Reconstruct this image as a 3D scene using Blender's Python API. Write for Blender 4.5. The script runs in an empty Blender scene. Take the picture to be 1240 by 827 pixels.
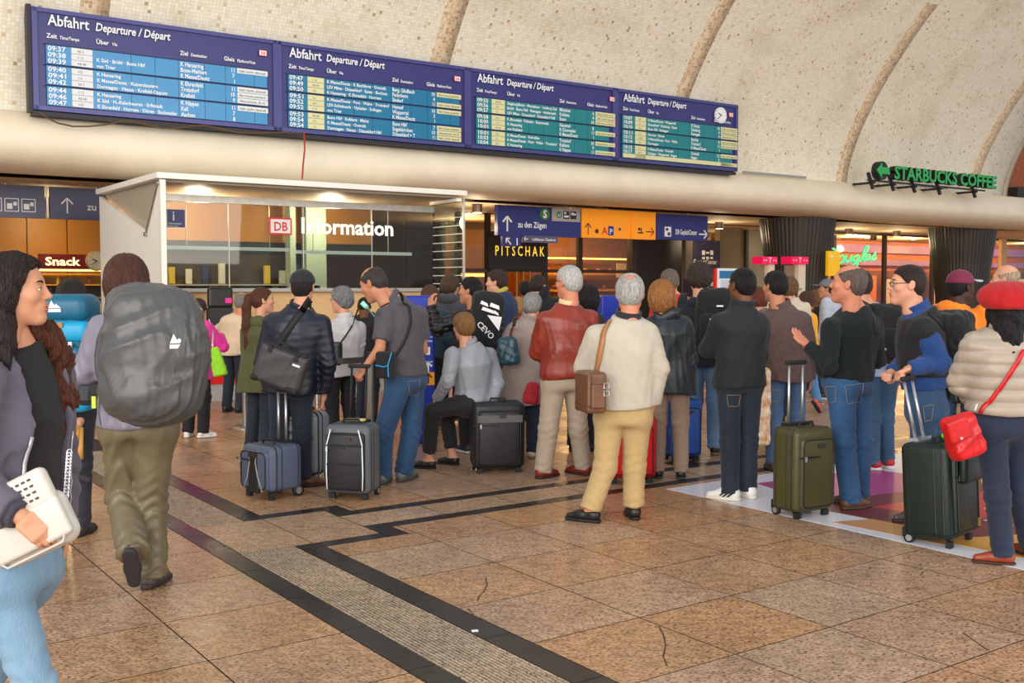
import bpy, bmesh, math, random
import numpy as np
from mathutils import Vector, Matrix
from mathutils.bvhtree import BVHTree

random.seed(7)
rng = np.random.default_rng(7)
sc = bpy.context.scene
COL = sc.collection

# ------------------------------------------------------------------ camera, world, lights, exposure
FOC, CX, CY, CAMH = 1283.0, 620.0, 413.5, 1.6
PITCH = math.atan(68.5 / FOC)
cam_d = bpy.data.cameras.new('camera')
cam_d.sensor_fit = 'HORIZONTAL'
cam_d.sensor_width = 36.0
cam_d.lens = 36.0 * FOC / 1240.0
cam_d.clip_end = 300
cam = bpy.data.objects.new('camera', cam_d)
COL.objects.link(cam)
cam.location = (0, 0, CAMH)
cam.rotation_euler = (math.pi / 2 - PITCH, 0, 0)
sc.camera = cam

world = bpy.data.worlds.new('hall_daylight')
sc.world = world
world.use_nodes = True
wn, wl = world.node_tree.nodes, world.node_tree.links
bg = wn['Background']
bg.inputs[0].default_value = (0.90, 0.93, 1.0, 1)
bg.inputs[1].default_value = 0.7

def area_light(name, loc, target, sx, sy, power, col):
    d = bpy.data.lights.new(name, 'AREA')
    d.shape = 'RECTANGLE'; d.size = sx; d.size_y = sy; d.energy = power; d.color = col
    o = bpy.data.objects.new(name, d); COL.objects.link(o)
    o.location = loc
    o.rotation_euler = (Vector(target) - Vector(loc)).to_track_quat('-Z', 'Y').to_euler()
    return o
# daylight through the tall glass front of the hall behind the camera
area_light('glass_front_daylight', (-7, -11, 6.0), (1, 14, 4.0), 22, 9, 4600, (1.0, 0.96, 0.90))
area_light('side_window_daylight', (18, -7, 6.5), (5, 12, 3.0), 14, 8, 2300, (1.0, 0.94, 0.84))

sc.view_settings.view_transform = 'Standard'
sc.view_settings.look = 'None'
sc.view_settings.gamma = 1.0
sc.view_settings.use_curve_mapping = False
sc.view_settings.exposure = 0.0

# ------------------------------------------------------------------ helpers
RA = math.atan2(0.576, 0.817)                 # the floor grid and the station wall are turned by this angle
AX = Vector((-math.sin(RA), math.cos(RA), 0))  # direction A: away to the left
BX = Vector((math.cos(RA), math.sin(RA), 0))   # direction B: along the wall

def AB(a, b, z=0.0):
    v = AX * a + BX * b
    return Vector((v.x, v.y, z))

def ray(px, py):
    x = (px - CX) / FOC; z = -(py - CY) / FOC
    c, s = math.cos(PITCH), math.sin(PITCH)
    return Vector((x, c + s * z, -s + c * z))

def W(px, py, Y):
    r = ray(px, py)
    return Vector((0, 0, CAMH)) + r * (Y / r.y)

def G(px, py, z=0.0):
    r = ray(px, py)
    return Vector((0, 0, CAMH)) + r * ((z - CAMH) / r.z)

def lin(c):
    out = []
    for v in c[:3]:
        v = v / 255.0
        out.append(v / 12.92 if v <= 0.04045 else ((v + 0.055) / 1.055) ** 2.4)
    return (out[0], out[1], out[2], 1.0)

MATS = {}
def mat(name, col, rough=0.6, metal=0.0, noise=0.0, nscale=8.0, bump=0.0, bscale=30.0, emit=0.0, spec=0.5,
        stretch=None, sss=0.0, alpha=None, trans=0.0, col2=None, sheen=0.0, coat=0.0, wave=None):
    """plain procedural material: base colour, optional colour noise (towards col2 or darker), optional bump"""
    if name in MATS: return MATS[name]
    m = bpy.data.materials.new(name); m.use_nodes = True
    N, L = m.node_tree.nodes, m.node_tree.links
    p = N['Principled BSDF']
    c = lin(col)
    p.inputs['Base Color'].default_value = c
    p.inputs['Roughness'].default_value = rough
    p.inputs['Metallic'].default_value = metal
    p.inputs['Specular IOR Level'].default_value = spec
    if sss: 
        p.inputs['Subsurface Weight'].default_value = sss
        p.inputs['Subsurface Radius'].default_value = (0.02, 0.008, 0.004)
        p.inputs['Subsurface Scale'].default_value = 0.6
    if sheen: p.inputs['Sheen Weight'].default_value = sheen
    if coat:
        p.inputs['Coat Weight'].default_value = coat
        p.inputs['Coat Roughness'].default_value = 0.15
    if emit:
        p.inputs['Emission Color'].default_value = c
        p.inputs['Emission Strength'].default_value = emit
    if trans: p.inputs['Transmission Weight'].default_value = trans
    if noise or bump or wave:
        tc = N.new('ShaderNodeTexCoord'); mp = N.new('ShaderNodeMapping')
        L.new(tc.outputs['Object'], mp.inputs[0])
        if stretch: mp.inputs['Scale'].default_value = stretch
    if noise:
        nt = N.new('ShaderNodeTexNoise'); nt.inputs['Scale'].default_value = nscale; nt.inputs['Detail'].default_value = 4
        L.new(mp.outputs[0], nt.inputs['Vector'])
        mr = N.new('ShaderNodeMapRange'); mr.inputs[1].default_value = 0.35; mr.inputs[2].default_value = 0.65
        L.new(nt.outputs['Fac'], mr.inputs[0])
        mx = N.new('ShaderNodeMix'); mx.data_type = 'RGBA'
        L.new(mr.outputs[0], mx.inputs[0])
        d = lin(col2) if col2 else tuple(v * (1 - noise) for v in c[:3]) + (1,)
        mx.inputs[6].default_value = c; mx.inputs[7].default_value = d
        L.new(mx.outputs[2], p.inputs['Base Color'])
    if bump:
        bt = N.new('ShaderNodeTexNoise'); bt.inputs['Scale'].default_value = bscale; bt.inputs['Detail'].default_value = 3
        L.new(mp.outputs[0], bt.inputs['Vector'])
        bn = N.new('ShaderNodeBump'); bn.inputs['Strength'].default_value = bump; bn.inputs['Distance'].default_value = 0.02
        L.new(bt.outputs['Fac'], bn.inputs['Height'])
        L.new(bn.outputs[0], p.inputs['Normal'])
    if wave:
        wv = N.new('ShaderNodeTexWave'); wv.bands_direction = wave[0]; wv.inputs['Scale'].default_value = wave[1]
        wv.inputs['Distortion'].default_value = wave[3] if len(wave) > 3 else 0.0
        L.new(mp.outputs[0], wv.inputs['Vector'])
        bn = N.new('ShaderNodeBump'); bn.inputs['Strength'].default_value = wave[2]; bn.inputs['Distance'].default_value = 0.01
        L.new(wv.outputs['Fac'], bn.inputs['Height'])
        L.new(bn.outputs[0], p.inputs['Normal'])
    MATS[name] = m
    return m

def glass_mat(name, tint=(235, 240, 240), clear=0.88, rough=0.02):
    if name in MATS: return MATS[name]
    m = bpy.data.materials.new(name); m.use_nodes = True
    N, L = m.node_tree.nodes, m.node_tree.links
    for n in list(N):
        if n.type != 'OUTPUT_MATERIAL': N.remove(n)
    out = [n for n in N if n.type == 'OUTPUT_MATERIAL'][0]
    tr = N.new('ShaderNodeBsdfTransparent'); tr.inputs[0].default_value = lin(tint)
    gl = N.new('ShaderNodeBsdfGlossy'); gl.inputs['Roughness'].default_value = rough
    fr = N.new('ShaderNodeFresnel'); fr.inputs[0].default_value = 1.5
    ad = N.new('ShaderNodeMath'); ad.operation = 'MULTIPLY_ADD'
    ad.inputs[1].default_value = 1.0; ad.inputs[2].default_value = 1 - clear - 0.04
    ge = N.new('ShaderNodeNewGeometry'); inv = N.new('ShaderNodeMath'); inv.operation = 'SUBTRACT'; inv.inputs[0].default_value = 1.0
    L.new(ge.outputs['Backfacing'], inv.inputs[1])
    L.new(fr.outputs[0], ad.inputs[0]); fm = N.new('ShaderNodeMath'); fm.operation = 'MULTIPLY'; L.new(ad.outputs[0], fm.inputs[0]); L.new(inv.outputs[0], fm.inputs[1])
    mx = N.new('ShaderNodeMixShader')
    L.new(fm.outputs[0], mx.inputs[0]); L.new(tr.outputs[0], mx.inputs[1]); L.new(gl.outputs[0], mx.inputs[2])
    L.new(mx.outputs[0], out.inputs[0])
    MATS[name] = m
    return m

class MB:
    """collects shapes and links them as ONE mesh object"""
    def __init__(self): self.v = []; self.f = []; self.mi = []; self.cur = 0
    def add(self, verts, faces, mi=None):
        n = len(self.v); mi = self.cur if mi is None else mi
        self.v.extend([tuple(q) for q in verts]); self.f.extend([tuple(i + n for i in f) for f in faces]); self.mi.extend([mi] * len(faces))
        return self
    def box(self, c, s, mi=None, R=None, bev=0.0):
        if bev > 0: return self.rbox(c, s, bev, mi, R)
        x, y, z = s[0] / 2, s[1] / 2, s[2] / 2
        vs = [Vector((i * x, j * y, k * z)) for k in (-1, 1) for j in (-1, 1) for i in (-1, 1)]
        if R is not None: vs = [R @ q for q in vs]
        vs = [q + Vector(c) for q in vs]
        return self.add(vs, [(0, 2, 3, 1), (4, 5, 7, 6), (0, 1, 5, 4), (2, 6, 7, 3), (0, 4, 6, 2), (1, 3, 7, 5)], mi)
    def rbox(self, c, s, r, mi=None, R=None, seg=2):
        bm = bmesh.new(); bmesh.ops.create_cube(bm, size=1.0)
        for q in bm.verts: q.co = Vector((q.co.x * s[0], q.co.y * s[1], q.co.z * s[2]))
        bmesh.ops.bevel(bm, geom=bm.edges[:], offset=min(r, min(s) * 0.49), segments=seg, affect='EDGES', profile=0.5)
        bm.verts.index_update()
        vs = [(R @ q.co if R is not None else q.co.copy()) + Vector(c) for q in bm.verts]
        fs = [[q.index for q in f.verts] for f in bm.faces]
        bm.free()
        return self.add(vs, fs, mi)
    def cyl(self, p0, p1, r0, r1=None, n=12, mi=None, caps=True):
        r1 = r0 if r1 is None else r1
        p0, p1 = Vector(p0), Vector(p1); d = (p1 - p0)
        if d.length < 1e-6: return self
        d.normalize(); u = d.orthogonal().normalized(); w = d.cross(u)
        vs = []
        for p, r in ((p0, r0), (p1, r1)):
            for i in range(n):
                t = 2 * math.pi * i / n; vs.append(p + u * (r * math.cos(t)) + w * (r * math.sin(t)))
        fs = [(i, (i + 1) % n, n + (i + 1) % n, n + i) for i in range(n)]
        if caps: fs += [tuple(range(n - 1, -1, -1)), tuple(range(n, 2 * n))]
        return self.add(vs, fs, mi)
    def tube(self, pts, r, n=8, mi=None, closed=False):
        pts = [Vector(p) for p in pts]; m = len(pts); vs = []
        u = None
        for i, p in enumerate(pts):
            a = pts[(i - 1) % m] if (closed or i > 0) else pts[0]
            b = pts[(i + 1) % m] if (closed or i < m - 1) else pts[-1]
            d = (b - a)
            d = d.normalized() if d.length > 1e-9 else Vector((0, 0, 1))
            u = d.orthogonal() if u is None else (u - d * u.dot(d))
            if u.length < 1e-6: u = d.orthogonal()
            u.normalize(); w = d.cross(u)
            rr = r[i] if hasattr(r, '__len__') else r
            for k in range(n):
                t = 2 * math.pi * k / n; vs.append(p + u * (rr * math.cos(t)) + w * (rr * math.sin(t)))
        fs = []
        for i in range(m if closed else m - 1):
            j = (i + 1) % m
            for k in range(n): fs.append((i * n + k, i * n + (k + 1) % n, j * n + (k + 1) % n, j * n + k))
        if not closed: fs += [tuple(range(n - 1, -1, -1)), tuple(range((m - 1) * n, m * n))]
        return self.add(vs, fs, mi)
    def ribbon(self, pts, nrm, w, t, mi=None):
        """flat strap along pts; nrm = outward direction per point"""
        pts = [Vector(p) for p in pts]; m = len(pts); vs = []
        for i, p in enumerate(pts):
            d = (pts[min(i + 1, m - 1)] - pts[max(i - 1, 0)]).normalized()
            nn = Vector(nrm[i]) if isinstance(nrm, list) else Vector(nrm)
            nn = (nn - d * nn.dot(d)).normalized(); s = d.cross(nn)
            for a, b in ((-1, 0), (1, 0), (1, 1), (-1, 1)): vs.append(p + s * (a * w / 2) + nn * (b * t))
        fs = [(3, 2, 1, 0), tuple(4 * (m - 1) + k for k in range(4))]
        for i in range(m - 1):
            for k in range(4): fs.append((4 * i + k, 4 * i + (k + 1) % 4, 4 * i + 4 + (k + 1) % 4, 4 * i + 4 + k))
        return self.add(vs, fs, mi)
    def poly(self, pts, t=0.0, nrm=None, mi=None):
        """flat polygon, with thickness t along -nrm"""
        pts = [Vector(p) for p in pts]; n = len(pts)
        if t <= 0: return self.add(pts, [tuple(range(n))], mi)
        nn = Vector(nrm).normalized()
        vs = pts + [p - nn * t for p in pts]
        fs = [tuple(range(n)), tuple(range(2 * n - 1, n - 1, -1))] + [(i, n + i, n + (i + 1) % n, (i + 1) % n) for i in range(n)]
        return self.add(vs, fs, mi)
    def lathe(self, prof, n=24, c=(0, 0, 0), mi=None):
        vs = []; m = len(prof)
        for r, z in prof:
            for i in range(n):
                t = 2 * math.pi * i / n; vs.append((c[0] + r * math.cos(t), c[1] + r * math.sin(t), c[2] + z))
        fs = []
        for j in range(m - 1):
            for i in range(n): fs.append((j * n + i, j * n + (i + 1) % n, (j + 1) * n + (i + 1) % n, (j + 1) * n + i))
        fs += [tuple(range(n - 1, -1, -1)), tuple(range((m - 1) * n, m * n))]
        return self.add(vs, fs, mi)
    def xf(self, M):
        self.v = [tuple(M @ Vector(q)) for q in self.v]; return self
    def mesh(self, name, mats, smooth=False):
        me = bpy.data.meshes.new(name)
        me.from_pydata(self.v, [], self.f)
        for m in (mats if isinstance(mats, (list, tuple)) else [mats]): me.materials.append(m)
        if any(self.mi): me.polygons.foreach_set('material_index', self.mi)
        if smooth: me.polygons.foreach_set('use_smooth', [True] * len(me.polygons))
        me.update()
        return me
    def build(self, name, mats, parent=None, smooth=False, loc=None, rz=0.0):
        o = bpy.data.objects.new(name, self.mesh(name, mats, smooth))
        COL.objects.link(o)
        if parent is not None: o.parent = parent
        if loc is not None: o.location = loc
        if rz: o.rotation_euler = (0, 0, rz)
        return o

def tag(o, label, cat, group=None, kind=None):
    o['label'] = label; o['category'] = cat
    if group: o['group'] = group
    if kind: o['kind'] = kind
    return o
def struct(o): o['kind'] = 'structure'; return o
def empty(name, loc, rz=0.0):
    o = bpy.data.objects.new(name, None); COL.objects.link(o); o.location = loc; o.rotation_euler = (0, 0, rz)
    o.empty_display_size = 0.1
    return o
def copy_tree(o, parent=None, kids=None):
    c = o.copy(); COL.objects.link(c)
    if parent is not None: c.parent = parent
    for ch in list(o.children): copy_tree(ch, c)
    return c

TXT = {}
def text_poly(s, size=1.0, bold=0.0, shear=0.0):
    """triangulated flat lettering from the built-in font: verts (n,2) and faces, left-bottom at 0,0"""
    key = (s, bold, shear)
    if key not in TXT:
        cu = bpy.data.curves.new('t', 'FONT'); cu.body = s; cu.size = 1.0; cu.resolution_u = 2
        cu.offset = bold; cu.shear = shear; cu.fill_mode = 'FRONT'
        ob = bpy.data.objects.new('t', cu)
        me = bpy.data.meshes.new_from_object(ob)
        vs = [(v.co.x, v.co.y) for v in me.vertices]; fs = [tuple(p.vertices) for p in me.polygons]
        bpy.data.meshes.remove(me); bpy.data.objects.remove(ob); bpy.data.curves.remove(cu)
        TXT[key] = (vs, fs)
    vs, fs = TXT[key]
    return [(x * size, y * size) for x, y in vs], fs
def put_text(mb, s, o, ux, uz, size, bold=0.0, shear=0.0, sx=1.0, mi=None, align='L', depth=0.0, width=None):
    """lay flat lettering into mb: origin o, right direction ux, up direction uz"""
    vs, fs = text_poly(s, size, bold, shear)
    if not vs: return
    w = max(v[0] for v in vs)
    if width: sx = width / w
    off = {'L': 0, 'C': -w / 2, 'R': -w}[align] * sx
    ux, uz, o = Vector(ux), Vector(uz), Vector(o)
    P = [o + ux * (x * sx + off) + uz * y for x, y in vs]
    if depth:
        n = ux.cross(uz).normalized()
        Q = [p - n * depth for p in P]; k = len(P)
        mb.add(P + Q, list(fs) + [tuple(i + k for i in reversed(f)) for f in fs], mi)
        ec = {}
        for f in fs:
            for i in range(len(f)):
                e = (f[i], f[(i + 1) % len(f)]); ec[e] = ec.get(e, 0) + 1
        sides = [(e[1], e[0], e[0] + k, e[1] + k) for e in ec if (e[1], e[0]) not in ec]
        mb.add(P + Q, sides, mi)
    else: mb.add(P, fs, mi)
# ------------------------------------------------------------------ setting: floor
def granite(name, c1, c2, c3, rough=0.28, obj_var=0.12):
    m = bpy.data.materials.new(name); m.use_nodes = True
    N, L = m.node_tree.nodes, m.node_tree.links
    p = N['Principled BSDF']
    g = N.new('ShaderNodeNewGeometry')
    n1 = N.new('ShaderNodeTexNoise'); n1.inputs['Scale'].default_value = 72; n1.inputs['Detail'].default_value = 3; n1.inputs['Roughness'].default_value = 0.65
    n2 = N.new('ShaderNodeTexNoise'); n2.inputs['Scale'].default_value = 16; n2.inputs['Detail'].default_value = 4
    n3 = N.new('ShaderNodeTexNoise'); n3.inputs['Scale'].default_value = 1.7; n3.inputs['Detail'].default_value = 4
    mp = N.new('ShaderNodeMapping'); mp.inputs['Rotation'].default_value = (0, 0, 0.3); mp.inputs['Scale'].default_value = (0.75, 1.35, 1)
    L.new(g.outputs['Position'], mp.inputs[0])
    for n in (n1, n2): L.new(mp.outputs[0], n.inputs['Vector'])
    L.new(g.outputs['Position'], n3.inputs['Vector'])
    r = N.new('ShaderNodeValToRGB'); e = r.color_ramp.elements
    e[0].position = 0.40; e[0].color = lin(c3); e[1].position = 0.58; e[1].color = lin(c2)
    x = e.new(0.46); x.color = lin(c1)
    L.new(n1.outputs['Fac'], r.inputs[0])
    mx = N.new('ShaderNodeMix'); mx.data_type = 'RGBA'; mx.blend_type = 'MULTIPLY'; mx.inputs[0].default_value = 1
    r2 = N.new('ShaderNodeValToRGB'); e = r2.color_ramp.elements
    e[0].position = 0.3; e[0].color = (0.62, 0.58, 0.56, 1); e[1].position = 0.6; e[1].color = (1.0, 1.0, 1.0, 1)
    L.new(n2.outputs['Fac'], r2.inputs[0])
    L.new(r.outputs[0], mx.inputs[6]); L.new(r2.outputs[0], mx.inputs[7])
    oi = N.new('ShaderNodeObjectInfo')
    hs = N.new('ShaderNodeHueSaturation')
    mr = N.new('ShaderNodeMapRange'); mr.inputs[3].default_value = 1 - obj_var * 1.6; mr.inputs[4].default_value = 1 + obj_var * 0.5
    L.new(oi.outputs['Random'], mr.inputs[0]); L.new(mr.outputs[0], hs.inputs['Saturation'])
    mr2 = N.new('ShaderNodeMapRange'); mr2.inputs[1].default_value = 0.3; mr2.inputs[2].default_value = 0.7; mr2.inputs[3].default_value = 0.86; mr2.inputs[4].default_value = 1.08
    L.new(n3.outputs['Fac'], mr2.inputs[0]); L.new(mr2.outputs[0], hs.inputs['Value'])
    n4 = N.new('ShaderNodeTexNoise'); n4.inputs['Scale'].default_value = 2.6; n4.inputs['Detail'].default_value = 7; n4.inputs['Roughness'].default_value = 0.6
    L.new(g.outputs['Position'], n4.inputs['Vector'])
    r4 = N.new('ShaderNodeValToRGB'); e = r4.color_ramp.elements; e[0].position = 0.62; e[0].color = (1, 1, 1, 1); e[1].position = 0.74; e[1].color = (0.62, 0.58, 0.56, 1)
    L.new(n4.outputs['Fac'], r4.inputs[0])
    m4 = N.new('ShaderNodeMix'); m4.data_type = 'RGBA'; m4.blend_type = 'MULTIPLY'; m4.inputs[0].default_value = 1
    L.new(mx.outputs[2], m4.inputs[6]); L.new(r4.outputs[0], m4.inputs[7]); L.new(m4.outputs[2], hs.inputs['Color'])
    L.new(hs.outputs[0], p.inputs['Base Color'])
    mr3 = N.new('ShaderNodeMapRange'); mr3.inputs[1].default_value = 0.3; mr3.inputs[2].default_value = 0.7; mr3.inputs[3].default_value = rough - 0.05; mr3.inputs[4].default_value = rough + 0.12
    L.new(n3.outputs['Fac'], mr3.inputs[0]); L.new(mr3.outputs[0], p.inputs['Roughness'])
    p.inputs['Specular IOR Level'].default_value = 0.35
    return m
M_tile = granite('floor_granite', (188, 142, 102), (206, 164, 120), (84, 62, 46))
M_pale = granite('pale_granite', (184, 148, 116), (200, 168, 132), (90, 70, 56), 0.34, 0.05)
M_dark = granite('dark_granite', (48, 44, 42), (60, 54, 51), (28, 25, 24), 0.26, 0.05)
M_rib = granite('tactile_granite', (186, 164, 136), (204, 184, 158), (112, 94, 78), 0.45, 0.03)
M_groove = mat('tactile_groove', (54, 44, 38), 0.8)
M_grout = mat('floor_grout', (40, 30, 24), 0.8)

floor = struct(MB().box((14, 14, -0.028), (50, 32, 0.04)).build('floor', M_grout, rz=RA))
def sub_rect(r, s):
    a0, a1, b0, b1 = r; c0, c1, d0, d1 = s
    if c0 >= a1 - 1e-6 or c1 <= a0 + 1e-6 or d0 >= b1 - 1e-6 or d1 <= b0 + 1e-6: return [r]
    out = []
    if a0 < c0: out.append((a0, c0, b0, b1)); a0 = c0
    if c1 < a1: out.append((c1, a1, b0, b1)); a1 = c1
    if b0 < d0: out.append((a0, a1, b0, d0))
    if d1 < b1: out.append((a0, a1, d1, b1))
    return [q for q in out if q[1] - q[0] > 0.02 and q[3] - q[2] > 0.02]
STRIPS = [(1.0, 13.0, 2.132, 2.764), (5.9, 6.97, 2.764, 3.35), (6.14, 6.74, 3.35, 12.0), (6.74, 6.97, 6.55, 6.85)]
def topix(p):
    d = Vector(p) - Vector((0, 0, CAMH)); c, s = math.cos(PITCH), math.sin(PITCH)
    y = d.y * c - d.z * s; z = d.y * s + d.z * c
    if y < 0.05: return None
    return (CX + FOC * d.x / y, CY - FOC * z / y, y)
cells = []
for i in range(-1, 40):
    for j in range(-8, 60):
        a0 = 0.035 + 0.62 * i; b0 = 0.236 + 0.632 * (j - 1)
        rects = [(a0, a0 + 0.62, b0, b0 + 0.632)]
        for s in STRIPS: rects = [q for r in rects for q in sub_rect(r, s)]
        cells += rects
inview = []; rest = []
for r in cells:
    c = AB((r[0] + r[1]) / 2, (r[2] + r[3]) / 2)
    q = topix(c)
    if q is None: continue
    if -90 < q[0] < 1330 and 350 < q[1] < 900: inview.append((q[2], r))
    elif q[2] > 1.0: rest.append(r)
inview.sort(key=lambda t: t[0])
rest += [r for _, r in inview[290:]]
tmesh = {}
def tile_mesh(da, db, m, name):
    k = (round(da, 3), round(db, 3), m.name)
    if k not in tmesh:
        g = 0.0034
        b_ = MB().box((0, 0, -0.006), (db - 2 * g, da - 2 * g, 0.012)); b_.mi = [0, 0, 1, 1, 1, 1]; tmesh[k] = b_.mesh(name, [m, M_grout])
    return tmesh[k]
def floor_piece(name, r, m, dz=0.0):
    o = bpy.data.objects.new(name, tile_mesh(r[1] - r[0], r[3] - r[2], m, name)); COL.objects.link(o)
    o.parent = floor
    o.location = ((r[2] + r[3]) / 2, (r[0] + r[1]) / 2, dz)
    return o
for k, (_, r) in enumerate(inview[:290]):
    pale = any(r[0] < a < r[1] and r[2] < b < r[3] for a, b in ((5.3, 3.0), (2.9, 3.9), (4.0, 5.9), (3.4, 4.6)))
    floor_piece('tile', r, M_pale if pale else M_tile, random.uniform(-0.0006, 0.0))
mb = MB()
for r in rest: mb.box(((r[2] + r[3]) / 2, (r[0] + r[1]) / 2, -0.006), (r[3] - r[2] - 0.005, r[1] - r[0] - 0.005, 0.012))
o = mb.build('distant_tiles', M_tile, floor); o['kind'] = 'stuff'
# dark border slabs and tactile slabs
def run(name, m, a0, a1, b0, b1, along, step=0.62):
    lo, hi = (a0, a1) if along == 'a' else (b0, b1)
    n = max(1, round((hi - lo) / step)); st = (hi - lo) / n
    for i in range(n):
        r = (lo + i * st, lo + (i + 1) * st, b0, b1) if along == 'a' else (a0, a1, lo + i * st, lo + (i + 1) * st)
        floor_piece(name, r, m)
run('border_slab', M_dark, 1.3, 10.6, 2.132, 2.27, 'a')
run('border_slab', M_dark, 1.3, 5.9, 2.61, 2.764, 'a')
run('border_slab', M_dark, 6.97, 10.6, 2.61, 2.764, 'a')
run('border_slab', M_dark, 6.85, 6.97, 2.61, 3.2, 'b')
run('border_slab', M_dark, 6.62, 6.97, 3.2, 3.35, 'a', 0.4)
run('border_slab', M_dark, 6.62, 6.74, 3.35, 11.5, 'b', 0.95)
run('border_slab', M_dark, 6.14, 6.26, 3.35, 11.5, 'b', 0.95)
run('border_slab', M_dark, 5.9, 6.26, 3.2, 3.35, 'a', 0.4)
run('border_slab', M_dark, 5.9, 6.02, 2.61, 3.2, 'b')
run('border_slab', M_dark, 6.74, 6.97, 6.55, 6.85, 'a', 0.4)
run('junction_slab', M_pale, 6.02, 6.85, 2.27, 3.2, 'b', 0.46)
run('corridor_slab', M_pale, 6.26, 6.62, 3.2, 11.5, 'b', 0.63)
def tactile(a0, a1):
    n = max(1, round((a1 - a0) / 0.62)); st = (a1 - a0) / n
    me = None
    for i in range(n):
        if me is None:
            mb = MB(); mb.box((0, 0, -0.010), (0.34, st - 0.003, 0.010), 1)
            for k in range(17):
                x = -0.16 + 0.02 * k
                mb.box((x, 0, -0.004), (0.0105, st - 0.004, 0.009), 0)
            me = mb.mesh('tactile_slab', [M_rib, M_groove])
        o = bpy.data.objects.new('tactile_slab', me); COL.objects.link(o); o.parent = floor
        o.location = (2.44, a0 + (i + 0.5) * st, 0)
tactile(1.3, 6.02); tactile(6.85, 10.6)

# advertisement sticker on the floor
st = empty('floor_poster', AB(6.04, 5.74, 0.0), RA)
tag(st, 'large white floor advertisement with pink, red, yellow and blue artwork under the queue', 'floor poster')
M_vinyl = mat('white_vinyl', (226, 228, 236), 0.35, noise=0.06, nscale=3)
MB().box((2.3, -3.1, 0.001), (4.6, 6.2, 0.002)).build('vinyl_sheet', M_vinyl, st)
def patch(name, pts, col, h=0.0005):
    z = 0.002 + h
    MB().poly([(b, a, z) for b, a in pts], h, (0, 0, 1)).build(name, mat('ink_%d_%d_%d' % col, col, 0.35), st)
patch('magenta_print', [(.75, -.25), (2.1, -.35), (2.1, -1.4), (.5, -1.15)], (176, 74, 138))
patch('maroon_print', [(.35, -1.0), (2.3, -1.25), (2.3, -3.0), (.45, -2.55)], (122, 52, 56), 0.0009)
patch('red_print', [(.75, -1.35), (2.0, -1.5), (2.0, -2.15), (.8, -2.0)], (206, 68, 62), 0.0013)
patch('yellow_print', [(.22, -2.2), (1.1, -2.55), (1.1, -3.5), (.25, -3.2)], (226, 166, 66), 0.0017)
patch('orange_print', [(.1, -1.5), (.4, -1.6), (.45, -2.4), (.15, -2.3)], (206, 150, 92), 0.0011)
patch('blue_print', [(.25, -3.75), (.75, -3.6), (.85, -5.4), (.2, -5.4)], (40, 132, 196), 0.0009)
patch('teal_print', [(.75, -3.55), (1.9, -3.3), (1.9, -5.2), (.85, -5.3)], (28, 140, 128), 0.0011)
mb = MB()
for k in range(3):
    for i in range(9):
        mb.box((1.0 + .35 * k, -1.5 - .12 * i - .03 * k, 0.0037), (0.035, 0.08 if i % 4 else 0.05, 0.0004))
mb.build('white_print', mat('white_ink', (236, 226, 226), 0.4), st)

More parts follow.
